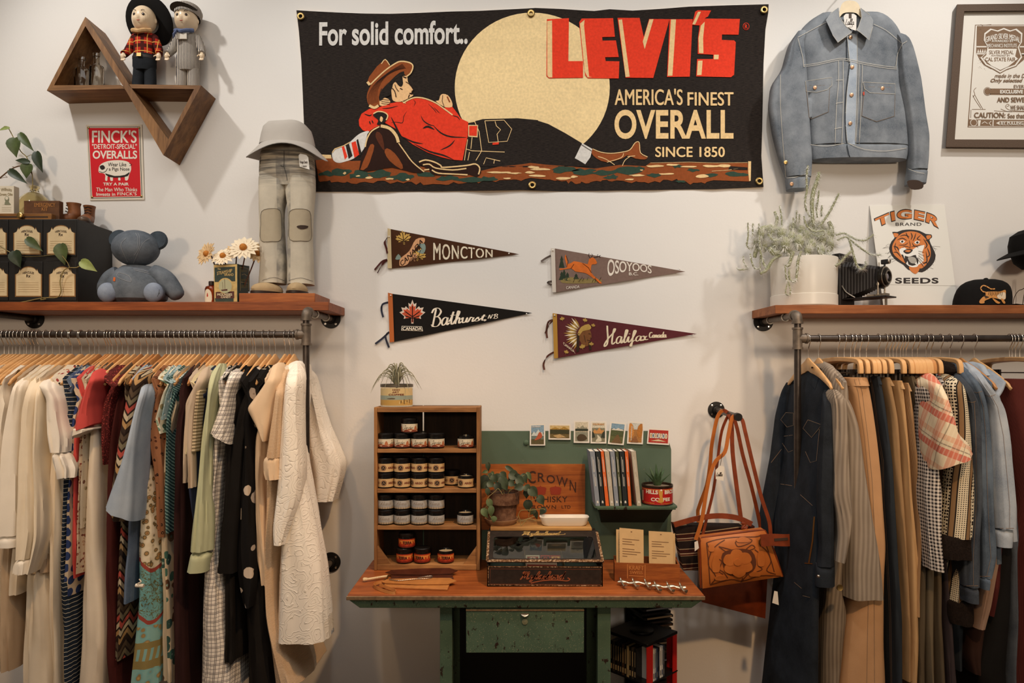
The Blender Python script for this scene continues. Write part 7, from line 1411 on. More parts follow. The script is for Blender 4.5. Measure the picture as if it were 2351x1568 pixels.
# back panel and its small shelf
yp =-.105;b = MB()
b.prism([(X(895,yp),ZD),(X(1541,yp),ZD),(X(1541,yp),Zh(1032,yp)),(X(1536,yp),Zh(1014,yp)),(X(1522,yp),Zh(1003,yp)),(X(1500,yp),Zh(990,yp)),(X(895,yp),Zh(990,yp))],lambda u,v,d:Vector((u,d,v)),yp,yp+.02);b.build('back_panel',M_GPAN,DK,bevel=.002)
b = MB();b.lathe([(0,0),(.012,0),(.011,.006),(.005,.009),(0,.009)],P(1208,1016,yp),18,0,R3('X',90));b.build('bolt',M_GRN,DK)
ys =-.27;zs = Zh(1163,ys);b = MB();b.prism(rrect(X(1366,ys),ys,X(1557,ys),yp,.018),lambda u,v,d:Vector((u,v,d)),zs-.008,zs);b.box((X(1372,ys),ys+.002,zs-.014),(X(1552,ys),ys+.006,zs-.006));b.build('side_shelf',M_GRN,DK,bevel=.001)
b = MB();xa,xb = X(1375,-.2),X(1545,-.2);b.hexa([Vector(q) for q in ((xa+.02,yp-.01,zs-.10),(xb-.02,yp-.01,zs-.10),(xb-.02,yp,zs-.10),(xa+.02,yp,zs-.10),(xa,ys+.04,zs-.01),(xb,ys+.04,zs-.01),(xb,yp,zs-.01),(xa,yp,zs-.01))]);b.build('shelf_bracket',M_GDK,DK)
# ---------------------------------------------------------------- wooden crate shelf
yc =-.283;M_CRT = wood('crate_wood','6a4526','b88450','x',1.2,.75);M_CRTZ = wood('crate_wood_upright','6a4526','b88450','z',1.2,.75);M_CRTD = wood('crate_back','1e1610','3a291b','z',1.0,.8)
CR = thing('wooden_crate','upright wooden crate used as a shelf for candles on the desk','crate',(X(980,yc),-.18,ZD));yk =-.125;z1 = Zh(935,yc);z0 = ZD+.001
x0,x1 = X(858.5,yc),X(1102,yc);tk = .0125
MB().box((x0,yc,z0),(x0+tk,yk,z1)).build('side_board',M_CRTZ,CR,bevel=.0015);MB().box((x1-tk-.002,yc,z0),(x1,yk,z1)).build('side_board',M_CRTZ,CR,bevel=.0015)
MB().box((x0+tk,yc+.002,z1-.021),(x1-tk-.002,yk,z1-.001)).build('top_board',M_CRT,CR,bevel=.0015);zlev = [Zh(q,yc) for q in (1031,1123,1208,1297)]
MB().box((x0+tk,yc+.002,z0),(x1-tk-.002,yk,zlev[3])).build('bottom_board',M_CRT,CR,bevel=.0015)
for z in zlev[:3]:MB().box((x0+tk,yc+.003,z-.016),(x1-tk-.002,yk,z)).build('shelf_board',M_CRT,CR,bevel=.0015)
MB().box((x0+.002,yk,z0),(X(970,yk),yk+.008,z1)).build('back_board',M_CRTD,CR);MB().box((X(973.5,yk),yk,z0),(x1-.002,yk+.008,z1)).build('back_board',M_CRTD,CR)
for s_,xx in ((1,x0+tk),(-1,x1-tk-.002)):
    MB().prism([(0,0),(.055,0),(0,.075)],lambda u,v,d:Vector((xx+s_*u,d,zlev[3]+v)),yc+.01,yc+.03).build('corner_block',M_CRT,CR)
# candles
M_JAR = plain('black_jar','100f0f',.25);M_LID = plain('jar_lid','161414',.35)
RC,HC = .0343,.050
CAND = {}
def cmap(u,v,l):a = u;r = RC+.0004+.0003*l;return Vector((r*math.sin(a),-r*math.cos(a),v))
def candle(kind,x,y,z,rz,label,group=None,lid=True):
    key = (kind,lid)
    if key in CAND:
        t = dup(CAND[key],(x,y,z),rz,label)
        return t
    t = thing('jar_candle',label,'candle',(x,y,z),rz);CAND[key] = t
    pr = [(0,.0),(RC-.003,0),(RC,.003),(RC,HC),(RC-.003,HC+.002)]
    pr += [(RC-.004,HC+.0005),(RC-.004,HC-.006),(0,HC-.006)] if not lid else [(0,HC+.002)]
    MB().lathe(pr,(0,0,0),36,0,cap0=False,cap1=False).build('jar',M_JAR,t,world=False)
    if lid:MB().lathe([(0,HC+.0005),(RC-.001,HC+.0005),(RC,HC+.002),(RC,HC+.011),(RC-.002,HC+.013),(0,HC+.013)],(0,0,0),36,0,cap0=False,cap1=False).build('lid',M_LID,t,world=False)
    else:
        MB().lathe([(RC-.0045,HC-.010),(RC-.0045,HC-.0035),(0,HC-.0035)],(0,0,0),28,0,cap0=False).tube([(0,0,HC-.004),(.001,0,HC+.007)],.0012,6).build('wax_and_wick',plain('candle_wax','d8c8a8',.5),t,world=False)
    b = MB();lo,hi = .006,.040;A = lambda pts,m,l,st=.25:b.art(pts,cmap,m,l,st)
    if kind == 'argo':
        ms = ['c9a878','6e2a1c','2a1814'];A(rect(-3.1,lo,3.1,hi),0,0)
        for c in (-1.7,.35,2.4):A(ell(c,.023,.36,.0125,20),1,1);A(ell(c,.023,.30,.0105,20),0,2);A(ell(c,.023,.26,.009,16),2,3);b.line([(c-.12,.019),(c,.027),(c+.12,.019)],.002,cmap,0,4);text(b,'ARGO',(c+.52,.0275,c+1.5,.018),cmap,1,2,.04,0,1,.25)
    elif kind == 'bender':
        ms = ['d3c8b0','7a3a26','5a4a3c','b06a44'];A(rect(-3.1,lo,3.1,hi),0,0);A([(-3.1,lo),(3.1,lo)]+[(3.1-i*.31,.013+.003*math.sin(i*1.9)+.002*math.sin(i*4.1)) for i in range(21)],1,1);A([(-3.1,.013),(3.1,.013)]+[(3.1-i*.31,.017+.003*math.sin(i*1.4+1)) for i in range(21)],3,1)
        for c in (-2.0,.0,2.0):script(b,'Jender',(c-.6,.034,c+.6,.019),cmap,2,3,.0016,.3);A(csm([(c+.75,.014),(c+.8,.026),(c+.95,.032),(c+1.1,.026),(c+1.15,.014)],2),3,2)
    elif kind == 'alpine':
        ms = ['aaa8a4','7a644c','9a9a9a','b09468'];A(rect(-3.1,lo,3.1,hi),0,0)
        for i in range(62):u =-3.1+i*.1;A([(u,lo),(u+.09,lo),(u+.045,.013+.006*abs(math.sin(i*1.7)))],3 if i % 3 else 1,1,0)
        for c in (-2.0,.0,2.0):script(b,'Aliana',(c-.65,.036,c+.65,.022),cmap,1,3,.0012,.3)
        A([(-3.1,.013),(3.1,.013)]+[(3.1-i*.31,.020+.003*math.sin(i*2.3)) for i in range(21)],2,1)
    else:
        ms = ['b03a1c','2a1410','d8843c','7a2212'];A(rect(-3.1,lo,3.1,hi),0,0)
        A([(-3.1,.02),(3.1,.02),(3.1,.036),(-3.1,.034)],2,1)
        for i in range(15):u =-3.0+i*.42;A([(u,.012),(u+.26,.012),(u+.22,.030+.004*math.sin(i*2)),(u+.04,.029)],0,2,0)
        A([(-3.1,lo),(3.1,lo)]+[(3.1-i*.31,.013+.002*math.sin(i*3)) for i in range(21)],3,2)
        for c in (-2.0,.1,2.1):text(b,'TERRA',(c-.55,.032,c+.55,.019),cmap,1,4,.03,0,1,.25)
    b.build('label',[plain('%s_label_%d' % (kind,i),q,.5) for i,q in enumerate(ms)],t,world=False,recalc=False)
    return t
XC = [885.5,923.5,962.8,1001.8];yq = yc+.045;px1 = lambda q,y=yq:X(q,y);ordn = ['first','second','third','fourth'];HH = HC+.0135
R_ = lambda:random.uniform(-.7,.7)
for i,q in enumerate(XC):candle('bender',px1(q),yq,zlev[0]+.0005,-.25+i*.12 if i else -.7,'black candle jar with cream and brown label, %s from left on the top shelf' % ordn[i])
candle('bender',px1(940),yq,zlev[0]+HH+.0006,0,'single candle jar stacked on top of the row on the top shelf')
candle('bender',px1(1069.5),yq,zlev[0]+.0005,0,'open candle jar with cream and brown label, standing apart on the top shelf',None,False)
rz = [[1.0,1.1,-.15,.75],[-.45,-.4,-.2,-.3]]
for i,q in enumerate(XC):
    candle('argo',px1(q),yq,zlev[1]+.0005,-rz[0][i]+.6,'jar with tan striped label, %s from left in the lower row, second shelf' % ordn[i])
    candle('argo',px1(q),yq,zlev[1]+HH+.0006,rz[1][i],'jar with tan striped label, %s from left in the upper row, second shelf' % ordn[i])
candle('argo',px1(1038,yk-.042),yk-.042,zlev[1]+.0005,-.3,'candle jar with tan label standing back in the gap on the second shelf')
candle('argo',px1(1070),yq,zlev[1]+.0005,-1.0,'open candle jar with tan label at the right of the second shelf',None,False)
for i,q in enumerate(XC):
    candle('alpine',px1(q),yq,zlev[2]+.0005,.1*i,'jar with silver grey label, %s from left in the lower row, third shelf' % ordn[i])
    candle('alpine',px1(q),yq,zlev[2]+HH+.0006,.15-.1*i,'jar with silver grey label, %s from left in the upper row, third shelf' % ordn[i])
candle('alpine',px1(1068.5),yq,zlev[2]+.0005,.1,'open candle jar with silver grey label alone at the right of the third shelf',None,False)
candle('terra',px1(929),yq,zlev[3]+.0005,-.2,'red label candle jar at the bottom left, under the stacked one');candle('terra',px1(934),yq,zlev[3]+HH+.0006,.1,'red label candle jar stacked on another at the bottom of the crate')
candle('terra',px1(969.5),yq,zlev[3]+.0005,-.35,'red label candle jar right beside the stacked pair at the crate bottom');candle('terra',px1(1023.5),yq,zlev[3]+.0005,0,'open red label candle with white wax showing at the crate bottom',None,False)
# coffee glass with air plant on the crate
ya =-.2;xa = X(911,ya);CG = thing('printed_glass_jar','glass jar printed with a coffee label on top of the crate','jar',(xa,ya,z1));rj = .0685;hj = .095
MB().lathe([(0,0),(rj,0),(rj,hj),(rj-.003,hj),(rj-.003,.004),(0,.004)],(xa,ya,z1+.0005),40,0,cap0=False,cap1=False).build('glass',glass('jar_glass','f2ead8',.03,1.2),CG)
gm = lambda u,v,l:Vector((xa+(rj+.0004+.0003*l)*math.sin(u),ya-(rj+.0004+.0003*l)*math.cos(u),z1+v));b = MB();A = lambda p_,m,l:b.art(p_,gm,m,l,.2)
A(rect(-1.5,.006,1.5,.078),0,0);A(rect(-1.5,.008,1.5,.030),1,1);A(rect(-1.5,.030,1.5,.048),2,1);A(csm([(-.5,.034),(.0,.033),(.05,.037),(-.2,.038)],2),3,2)
for i in range(9):u = .3+i*.1;A(rect(u,.012+(i % 3)*.004,u+.05,.024+(i % 4)*.003),3 if i % 2 else 0,2)
text(b,'HIGH',(-.1,.076,.35,.069),gm,4,2,.03,0,1,.2);text(b,'ART',(-.12,.066,.3,.059),gm,4,2,.03,0,1,.2);text(b,'COFFEE',(-.35,.056,.62,.048),gm,4,2,.03,0,1,.2)
b.build('printed_label',[plain('jar_%d' % i,q,.5) for i,q in enumerate(('cdb684','b8934e','8f9a8c','5a4a34','6a2a1c'))],CG,recalc=False)
MB().lathe([(rj-.001,hj-.012),(rj+.0015,hj-.012),(rj+.0015,hj),(rj-.003,hj+.001)],(xa,ya,z1),40,0,cap0=False,cap1=False).build('rim',plain('jar_rim','5c5448',.4,.3),CG)
AP = thing('air_plant','grey green air plant with thin arching leaves sitting in the coffee jar','plant',(xa,ya,z1+hj));M_AIR = plain('air_leaf','8d8a72',.7,0,.2,60)
for i in range(34):
    a = i*2.4;k_ = i/34;out_ = Vector((math.cos(a),math.sin(a)*.8,0));r_ = .03+.075*k_;hgt = .075*(1-k_)+.03
    MB().tube(smooth([Vector((xa,ya,z1+hj-.015)),Vector((xa,ya,z1+hj+.005))+out_*r_*.35+Vector((0,0,hgt*.7)),Vector((xa,ya,z1+hj))+out_*r_*.8+Vector((0,0,hgt*.85)),Vector((xa,ya,z1+hj-.03*k_))+out_*r_*1.25+Vector((0,0,hgt*.3-.02*k_+(1-k_)*.02))],6),[.0035*(1-i_/18)**.6+.0002 for i_ in range(19)],6,flat=.45).build('leaf',M_AIR,AP)
# ---------------------------------------------------------------- display tin, plank, plant, tray, whisky crate
yb =-.50;ZB = zoomed(1100,1200,7.837)
M_TBK = plain('case_tin','29211c',.5,.2,.3,50,.1,200);k = NT('rusty_tin',.55,.4,.3);p = k.co('Object');k.col(k.ramp(k.noise(p,120,4,.7),[(.35,'3a2a1e'),(.5,'7a5230'),(.62,'c8b090')]));M_RUST = k.mat;M_TLT = plain('case_letter','8a4a2c',.6);M_TGL = plain('case_gold','a88a54',.5)
DC = thing('display_case','old black tin display case with a sloping glass lid, in the middle of the desk','display case',(X(1250,yb),-.4,ZD));xa,xb = X(1118.5,yb),X(1384,yb);zf = Zh(1300,yb);zl = Zh(1291,yb);yr =-.305;zr = Zh(1220,yr);th = .006
b = MB();b.box((xa,yb,ZD+.001),(xb,yb+th,zf));b.box((xa,yr+.06-th,ZD+.001),(xb,yr+.06,zr));b.box((xa,yb,ZD+.001),(xb,yr+.06,ZD+.006))
for x_ in (xa,xb-th):b.prism([(yb,ZD+.001),(yr+.06,ZD+.001),(yr+.06,zr-.006),(yr,zr-.006),(yb,zl-.008)],lambda u,v,d:Vector((d,u,v)),x_,x_+th)
fn = surf(yb-.0005);b.line(ZB((165,790),(2205,800),(2205,1132),(165,1120),(165,790)),2.4,fn,1,1);b.line(ZB((200,830),(2180,840),(2180,1115),(200,1100),(200,830)),.6,fn,2,1)
script(b,'Mylashond',(*ZB((740,880))[0],*ZB((1560,1010))[0]),fn,2,2,3.0,.35);b.line(ZB((930,1085),(1150,1040),(1400,1030),(1580,1045),(1630,1015),(1590,990)),2.6,fn,2,2,sm=4)
b.build('case_body',[M_TBK,M_RUST,M_TLT],DC)
nrm = Vector((0,-(zr-zl),(yr-yb))).normalized();nrm = Vector((0,-(zr-zl),yr-yb)).normalized()
sl = lambda u,v,d:Vector((xa-.003+(xb-xa+.006)*u,yb-.004+(yr-yb+.004)*v,zl+(zr-zl)*v))+nrm*d
b = MB();out_ = [(0,0),(1,0),(1,1),(0,1)];inn = rrect(.055,.10,.945,.80,.05,3);pts = inn
vs = [sl(u,v,.004) for u,v in out_]+[sl(u,v,.004) for u,v in inn]+[sl(u,v,0) for u,v in out_]+[sl(u,v,0) for u,v in inn];n = len(inn)
tr = tessellate_polygon([[Vector((u,v,0)) for u,v in out_],[Vector((u,v,0)) for u,v in inn]]);b.add(vs,[tuple(t_) for t_ in tr]+[tuple(i+4+n for i in t_) for t_ in tr]+[(i,(i+1) % 4,4+n+(i+1) % 4,4+n+i) for i in range(4)]+[(4+i,4+(i+1) % n,8+n+(i+1) % n,8+n+i) for i in range(n)])
ls = lambda u,v,l:sl(u,v,.0045+.0004*l)
for q in ([(0,0),(1,0)],[(0,0),(0,1)],[(1,0),(1,1)]):b.line([(u*.985+.0075,v*.93+.03) for u,v in q],.022 if q[1][1] else .07,ls,1,0)
script(b,'Mylashond',(.31,.965,.66,.845),ls,2,1,.016,.3);b.line([(.40,.835),(.55,.84),(.68,.86),(.70,.89)],.012,ls,2,1,sm=3)
b.build('lid_frame',[M_TBK,M_RUST,M_TGL],DC);MB().add([sl(u,v,.001) for u,v in inn]+[sl(u,v,.0025) for u,v in inn],[tuple(range(n-1,-1,-1)),tuple(range(n,2*n))]+[(i,(i+1) % n,n+(i+1) % n,n+i) for i in range(n)]).build('glass_pane',glass('pane_glass','e8efe8',.02,1.45),DC)
zi = ZD+.05;MB().box((xa+.008,yb+.01,ZD+.007),(xb-.008,yr+.05,zi)).build('inner_tray',plain('tray_teal','2a3432',.9),DC)
b = MB()
for x_ in (1206,1293):b.box((X(x_,-.4)-.001,yb+.012,zi),(X(x_,-.4)+.001,yr+.045,zi+.03))
b.build('divider',plain('divider_wire','6a5a40',.6),DC)
for i,(a,c,cols_) in enumerate(((1207,1239,'d8ccb8 9a3a2c'),(1241,1263,'a83222 2a1a16'),(1264,1287,'9a2a20 c89a50'))):
    yy =-.335;c1,c2 = cols_.split();b = MB();zz_ = zi+.0005;xa_,xb_ = X(a,yy)+.0005,X(c,yy);b.hexa([Vector(q) for q in ((xa_,yy,zz_),(xb_,yy,zz_),(xb_,yy+.012,zz_),(xa_,yy+.012,zz_),(xa_,yy+.012,zz_+.024),(xb_,yy+.012,zz_+.024),(xb_,yy+.020,zz_+.022),(xa_,yy+.020,zz_+.022))])
    f2 = lambda u,v,l:Vector((xa_+(xb_-xa_)*u,yy+.012*v-.0004*l-.0004,zz_+.024*v+.0002*l));b.art(rect(.1,.2,.9,.8),f2,1,1);b.art(ell(.5,.5,.25,.2,12),f2,0,2);b.art([(.4,.3),(.6,.3),(.5,.7)],f2,1,3)
    b.build('matchbox',[plain('box_%d' % i,c1,.7),plain('box_ink_%d' % i,c2,.7)],label=('cream matchbox, left of three inside the glass display case','red matchbox with a dark figure, middle of three in the display case','red and gold matchbox, right of three in the display case')[i],cat='matchbox')
b = MB();b.box((X(1208,yb),yb+.008,zi),(X(1279,yb),yb+.028,zf+.012));fn = surf(yb+.0075);b.line([(1210,1297.5),(1278,1298.5)],3.4,fn,1,1);b.build('striped_box',[plain('sb_white','d0c4b4',.7),plain('sb_red','8a3a2c',.7)],label='flat red and white box standing at the front inside the display case',cat='box')
zp_ = zr+.004;yp0,yp1 =-.31,-.13;MB().box((X(1126,yp0),yp0,zp_),(X(1359,yp0),yp1,zp_+.011)).build('wooden_plank',wood('plank_wood','8a5c30','c49a5c','x',1.0,.7),label='pale wooden plank lying on the back of the display case',cat='plank',bevel=.001)
MB().box((X(1140,yp0),yr+.062,ZD+.001),(X(1345,yp0),yp1,zp_-.0005)).build('dark_box',M_NEARBLK,label='dark box behind the display case that carries the pale plank',cat='box')
zk = zp_+.0115;Z9 = zoomed(1080,1040,8.396)
yw =-.112;b = MB();xw0,xw1 = X(1096,yw-.006),X(1343,yw-.006);yw0 =-.124;b.box((xw0,yw0,zk-.05),(xw1,yw0+.014,Zh(1066,yw0)),0);fn = surf(yw0-.0005)
M_WH = wood('whisky_wood','7a3c1a','c0702f','x',1.0,.6)
for ch,x_,y_,w_2,h_,r_ in (('C',1110,345,150,240,.0),('R',1300,385,140,170,.08),('O',1470,425,160,155,.12),('W',1660,460,215,180,.3),('N',1915,540,120,200,.45)):
    cxx,cyy = x_+w_2/2,y_+h_/2;cxx,cyy = Z9((cxx,cyy))[0];text(b,ch,(*Z9((x_,y_))[0],*Z9((x_+w_2,y_+h_))[0]),fn,1,1,.01,0,1,0,lambda u,v:(u+0*v,v+(u-cxx)*r_*.9))
text(b,'WHISKY',(*Z9((1210,835))[0],*Z9((1870,948))[0]),fn,1,1,.008,0,1.05);text(b,'CROWN',(*Z9((1085,1005))[0],*Z9((1650,1075))[0]),fn,1,1,.005,0,1.2);text(b,'LTD',(*Z9((1760,1010))[0],*Z9((1930,1070))[0]),fn,1,1,.005)
for cc in (1350,1640):b.art(csm(Z9((cc-110,690),(cc-90,660),(cc-20,650),(cc,625),(cc+20,650),(cc+90,660),(cc+115,690),(cc+100,760),(cc+80,800),(cc-80,800),(cc-95,750)),2),fn,2,1)
b.build('whisky_crate_panel',[M_WH,plain('burnt_letter','3a1e10',.8),plain('faded_red','8a2f18',.8)],label='reddish crate board with faded crown and whisky lettering behind the potted plant',cat='board')
ypt =-.215;xp = X(1151,ypt);PL = thing('clay_pot','weathered brown clay pot on a saucer, standing on the pale plank','pot',(xp,ypt,zk));k = NT('old_clay',.9,0,.15);p = k.co('Object');k.col(k.mix(k.ramp(k.noise(p,18,5,.7),[(.4,0.0),(.7,1.0)]),'54382a','8e6a52'));k.bump(k.noise(p,120,3),.3,.003);M_CLAY = k.mat
zz_ = Zh(1128,ypt)-zk;xo = X(1158,ypt)-xp
MB().lathe([(0,.012),(.048,.012),(.054,zz_*.62),(.0635,zz_*.63),(.0655,zz_),(.060,zz_),(.057,zz_*.9),(0,zz_*.88)],(xp+xo,ypt,zk),36,0,cap0=False,cap1=False).build('pot_body',M_CLAY,PL)
MB().lathe([(0,0.0005),(.060,0.0005),(.071,.016),(.072,.022),(.068,.022),(.058,.011),(0,.0105)],(xp,ypt,zk),36,0,cap0=False,cap1=False).build('saucer',plain('clay_saucer','8f6a4a',.8,0,.2,30),PL);MB().lathe([(.058,0),(0,.004)],(xp+xo,ypt,zk+zz_*.9),24,0,cap0=False).build('soil',plain('soil','1e1611',1),PL)
PH = thing('trailing_houseplant','bushy dark green trailing plant with heart leaves growing in the clay pot','plant',(xp,ypt,zk+zz_));yy = ypt
LV = [((335,200),(350,365),11,0,.01),((375,405),(375,585),11,0,.0),((300,460),(195,700),21,1,-.02),((340,590),(205,690),15,0,-.04),((345,570),(470,650),17,0,-.05),((330,690),(340,840),11,0,-.06),((430,440),(510,580),17,0,-.03),((600,490),(715,745),22,0,-.06),((490,600),(600,735),17,1,-.07),((590,390),(700,520),17,0,.0),((700,270),(900,400),10,0,.02),((770,400),(960,490),22,0,-.01),((750,560),(870,640),15,0,-.05),((1000,640),(835,690),17,0,-.06),((900,500),(1050,600),19,0,-.03),((1010,420),(1090,590),15,0,.0),((1095,390),(1180,530),11,2,.02),((1060,640),(1150,740),17,0,-.03),((1150,690),(1310,850),22,0,-.03),((1080,720),(1080,890),14,1,-.02),((1100,930),(1130,1150),20,1,-.02),((1320,840),(1420,1010),18,0,-.02),((1430,1070),(1335,1200),14,1,-.01),((1230,1090),(1150,1200),12,0,.0),((1240,1120),(1290,1290),11,1,.0),((350,905),(410,1090),14,2,-.075),((400,1040),(400,1240),14,2,-.08),((240,1090),(340,1260),15,2,-.075),((460,1230),(440,1345),13,2,-.09),((560,430),(450,560),17,0,-.02),((820,480),(720,560),15,0,.0),((240,520),(340,600),14,1,-.01),((880,600),(1010,700),15,1,-.03),((660,600),(560,700),15,1,-.03),((320,350),(215,385),8,2,-.01),((400,380),(470,420),9,2,.01),((950,440),(830,540),17,1,-.01)]
MLF = [plain('plant_leaf','3f4a36',.5,0,.3,40),plain('plant_leaf_dark','2c3628',.5,0,.3,40),plain('plant_leaf_light','596844',.5,0,.25,40)]
for a,c,w,m,dy in LV:
    b = MB();pleaf(b,Z9(a)[0],Z9(c)[0],w*1.12,yy+dy,curl=.3);b.build('leaf',MLF[m],PH)
b = MB()
for pts,dy in (([(620,800),(540,690),(470,745),(330,870),(350,930),(320,1080),(400,1250),(440,1270)],-.075),([(325,1000),(270,1080)],-.07),([(700,800),(900,620),(1060,650),(1150,720),(1170,1000),(1120,1200),(1130,1225)],-.02),([(1300,860),(1180,930)],-.02),([(660,800),(560,600),(420,560),(340,430),(330,330)],-.01),([(720,800),(850,560),(1000,450),(1090,400)],.0),([(910,1240),(960,1120),(1050,1100),(1180,1100),(1380,1075),(1440,1090)],-.03),([(920,1200),(960,1300),(980,1400),(1100,1270),(1200,1280),(1260,1310)],-.06),([(980,1310),(1120,1260),(1240,1220)],-.04),([(640,820),(640,600)],-.02)):b.tube([P(*q,yy+dy) for q in Z9(*[(u.x,u.y) for u in smooth([(x_,y_,0) for x_,y_ in pts],4)])],.0014,6)
b.build('stem',M_STEM,PH)
yt =-.292;xc_,w2,d2 = X(1297,yt),.103,.034;b = MB();L_ = lambda s_,z_:[Vector((xc_+u,yt+.045+v,zk+z_)) for u,v in rrect(-w2*s_,-d2*(s_*1.0)-.01*(s_-.8),w2*s_,d2*s_+.01*(s_-.8),.022,5)]
rr_ = [L_(.86,.0006),L_(.92,.006),L_(1.0,.034),L_(1.01,.036),L_(.985,.036),L_(.90,.009),L_(.82,.006)];n = len(rr_[0]);b.add([q for r_ in rr_ for q in r_],[(i*n+j,i*n+(j+1) % n,(i+1)*n+(j+1) % n,(i+1)*n+j) for i in range(6) for j in range(n)]+[tuple(range(n-1,-1,-1)),tuple(6*n+j for j in range(n))])
b.build('white_tray',plain('tray_white','e2dcd2',.35),label='white rectangular dish with rounded corners on the pale plank',cat='dish')
# ---------------------------------------------------------------- picture magnets
Zm = zoomed(1080,940,4.702)
def magnet(label,q,ink,artf):
    t = Zm(*q);b = MB();b.prism(t,lambda u,v,d:P(u,v,d),yp-.008,yp);fn = quadmap(t,yp-.008);b.art(rect(.09,.06,.91,.93) if t[1][0]-t[0][0] <45 else rect(.06,.1,.94,.9),fn,1,1);artf(lambda p_,m,l=2,k_=0:b.art(csm(p_,2) if k_ else p_,fn,m,l),b,fn)
    b.build('picture_magnet',[plain('magnet_white','e6e0d6',.4)]+[plain('mag_' +c,c,.5,0,.25,200) for c in ink.split()],label=label,cat='magnet')
mt = lambda y_,a:[(.1,y_),(.25,y_-a*.7),(.38,y_-a*.4),(.55,y_-a),(.7,y_-a*.5),(.8,y_-a*.65),(.9,y_)]
def m1(A,b,fn):A(rect(.09,.06,.91,.4),2);A(mt(.55,.3),3,3);A(csm([(.3,.75),(.45,.6),(.6,.38),(.75,.42),(.8,.6),(.6,.7)],2),4,4);A(rect(.09,.7,.91,.93),5,3);text(b,'COLORADO',(.12,.08,.7,.15),fn,1-1,5,.03)
def m2(A,b,fn):A(rect(.06,.1,.94,.35),2);A([(.06,.35),(.3,.2),(.5,.32),(.7,.16),(.94,.35)],3,3);A(rect(.06,.38,.94,.62),4,3);A([(.2,.75),(.5,.64),(.8,.85),(.4,.9)],5,4)
def m3(A,b,fn):A(rect(.09,.06,.91,.5),2);A(mt(.42,.22),3,3);A(rect(.09,.36,.91,.46),4,4);A(csm([(.2,.75),(.4,.6),(.7,.64),(.85,.8),(.6,.9),(.3,.9)],2),5,4)
def m4(A,b,fn):A(rect(.09,.06,.91,.3),2);A(mt(.55,.28),3,3);A([(.09,.45),(.2,.5),(.3,.7),(.09,.75)],4,4);A([(.91,.42),(.75,.5),(.65,.72),(.91,.75)],4,4);A(csm([(.4,.6),(.6,.7),(.7,.9),(.3,.92),(.45,.75)],2),2,5);text(b,'COLORADO',(.14,.09,.86,.17),fn,3,5,.04)
def m5(A,b,fn):A(rect(.09,.06,.91,.3),2);A(mt(.36,.12),3,3);A(rect(.09,.36,.91,.6),4,3);A([(.5,.55),(.6,.55),(.85,.93),(.2,.93)],5,4)
def m6(A,b,fn):A(rect(.09,.06,.91,.35),2);A(csm([(.09,.1),(.3,.15),(.4,.5),(.3,.7),(.09,.7)],2),3,3);A(csm([(.91,.08),(.65,.2),(.6,.5),(.7,.68),(.91,.65)],2),4,3);A([(.45,.65),(.55,.65),(.7,.93),(.2,.93)],5,4);b.line([(.25,.2),(.24,.85)],.04,fn,2,5)
def m7(A,b,fn):
    A(rect(.06,.1,.94,.9),2)
    for i in range(7):A(rect(.1+i*.115,.3,.195+i*.115,.62),3 if i % 2 else 4,3)
    A([(.15,.8),(.5,.68),(.85,.8)],5,4);text(b,'COLORADO',(.1,.3,.9,.62),fn,0,5,.02)
magnet('mountain picture magnet with a red rock, leftmost on the green panel',((642,160),(808,155),(808,390),(640,390)),'6a7a72 7f9cb0 c9d0cc b4583a 5a5030',m1);magnet('wide picture magnet of a lake in golden light',((845,155),(1083,158),(1083,328),(843,325)),'6a5a34 cbb078 a8843c 3a3a22 b89a6a',m2)
magnet('picture magnet of a grey misty mountain lake',((1117,122),(1285,123),(1285,362),(1115,360)),'8a8a78 c8bfa8 8e8c78 2e3428 4a3a26',m3);magnet('picture magnet with orange peak and dark pines, fourth from left',((1298,128),(1468,130),(1468,368),(1296,366)),'7a7660 c9c4b0 c08a50 2c3226 5a4a34',m4)
magnet('tilted picture magnet of a green hill path',((1512,132),(1682,150),(1655,386),(1483,372)),'5a5c34 7a98ac cfcabc 4a5230 6a5030',m5);magnet('picture magnet of golden autumn trees and a lane',((1703,128),(1873,137),(1862,377),(1690,368)),'a8743c c4c4bc c8843c b0702c 8a5a34',m6);magnet('wide red picture magnet with big letters, rightmost of the row',((1918,200),(2152,212),(2145,385),(1905,370)),'c04a2c b02a20 5a7a8a c0a070 d8c8a0',m7)
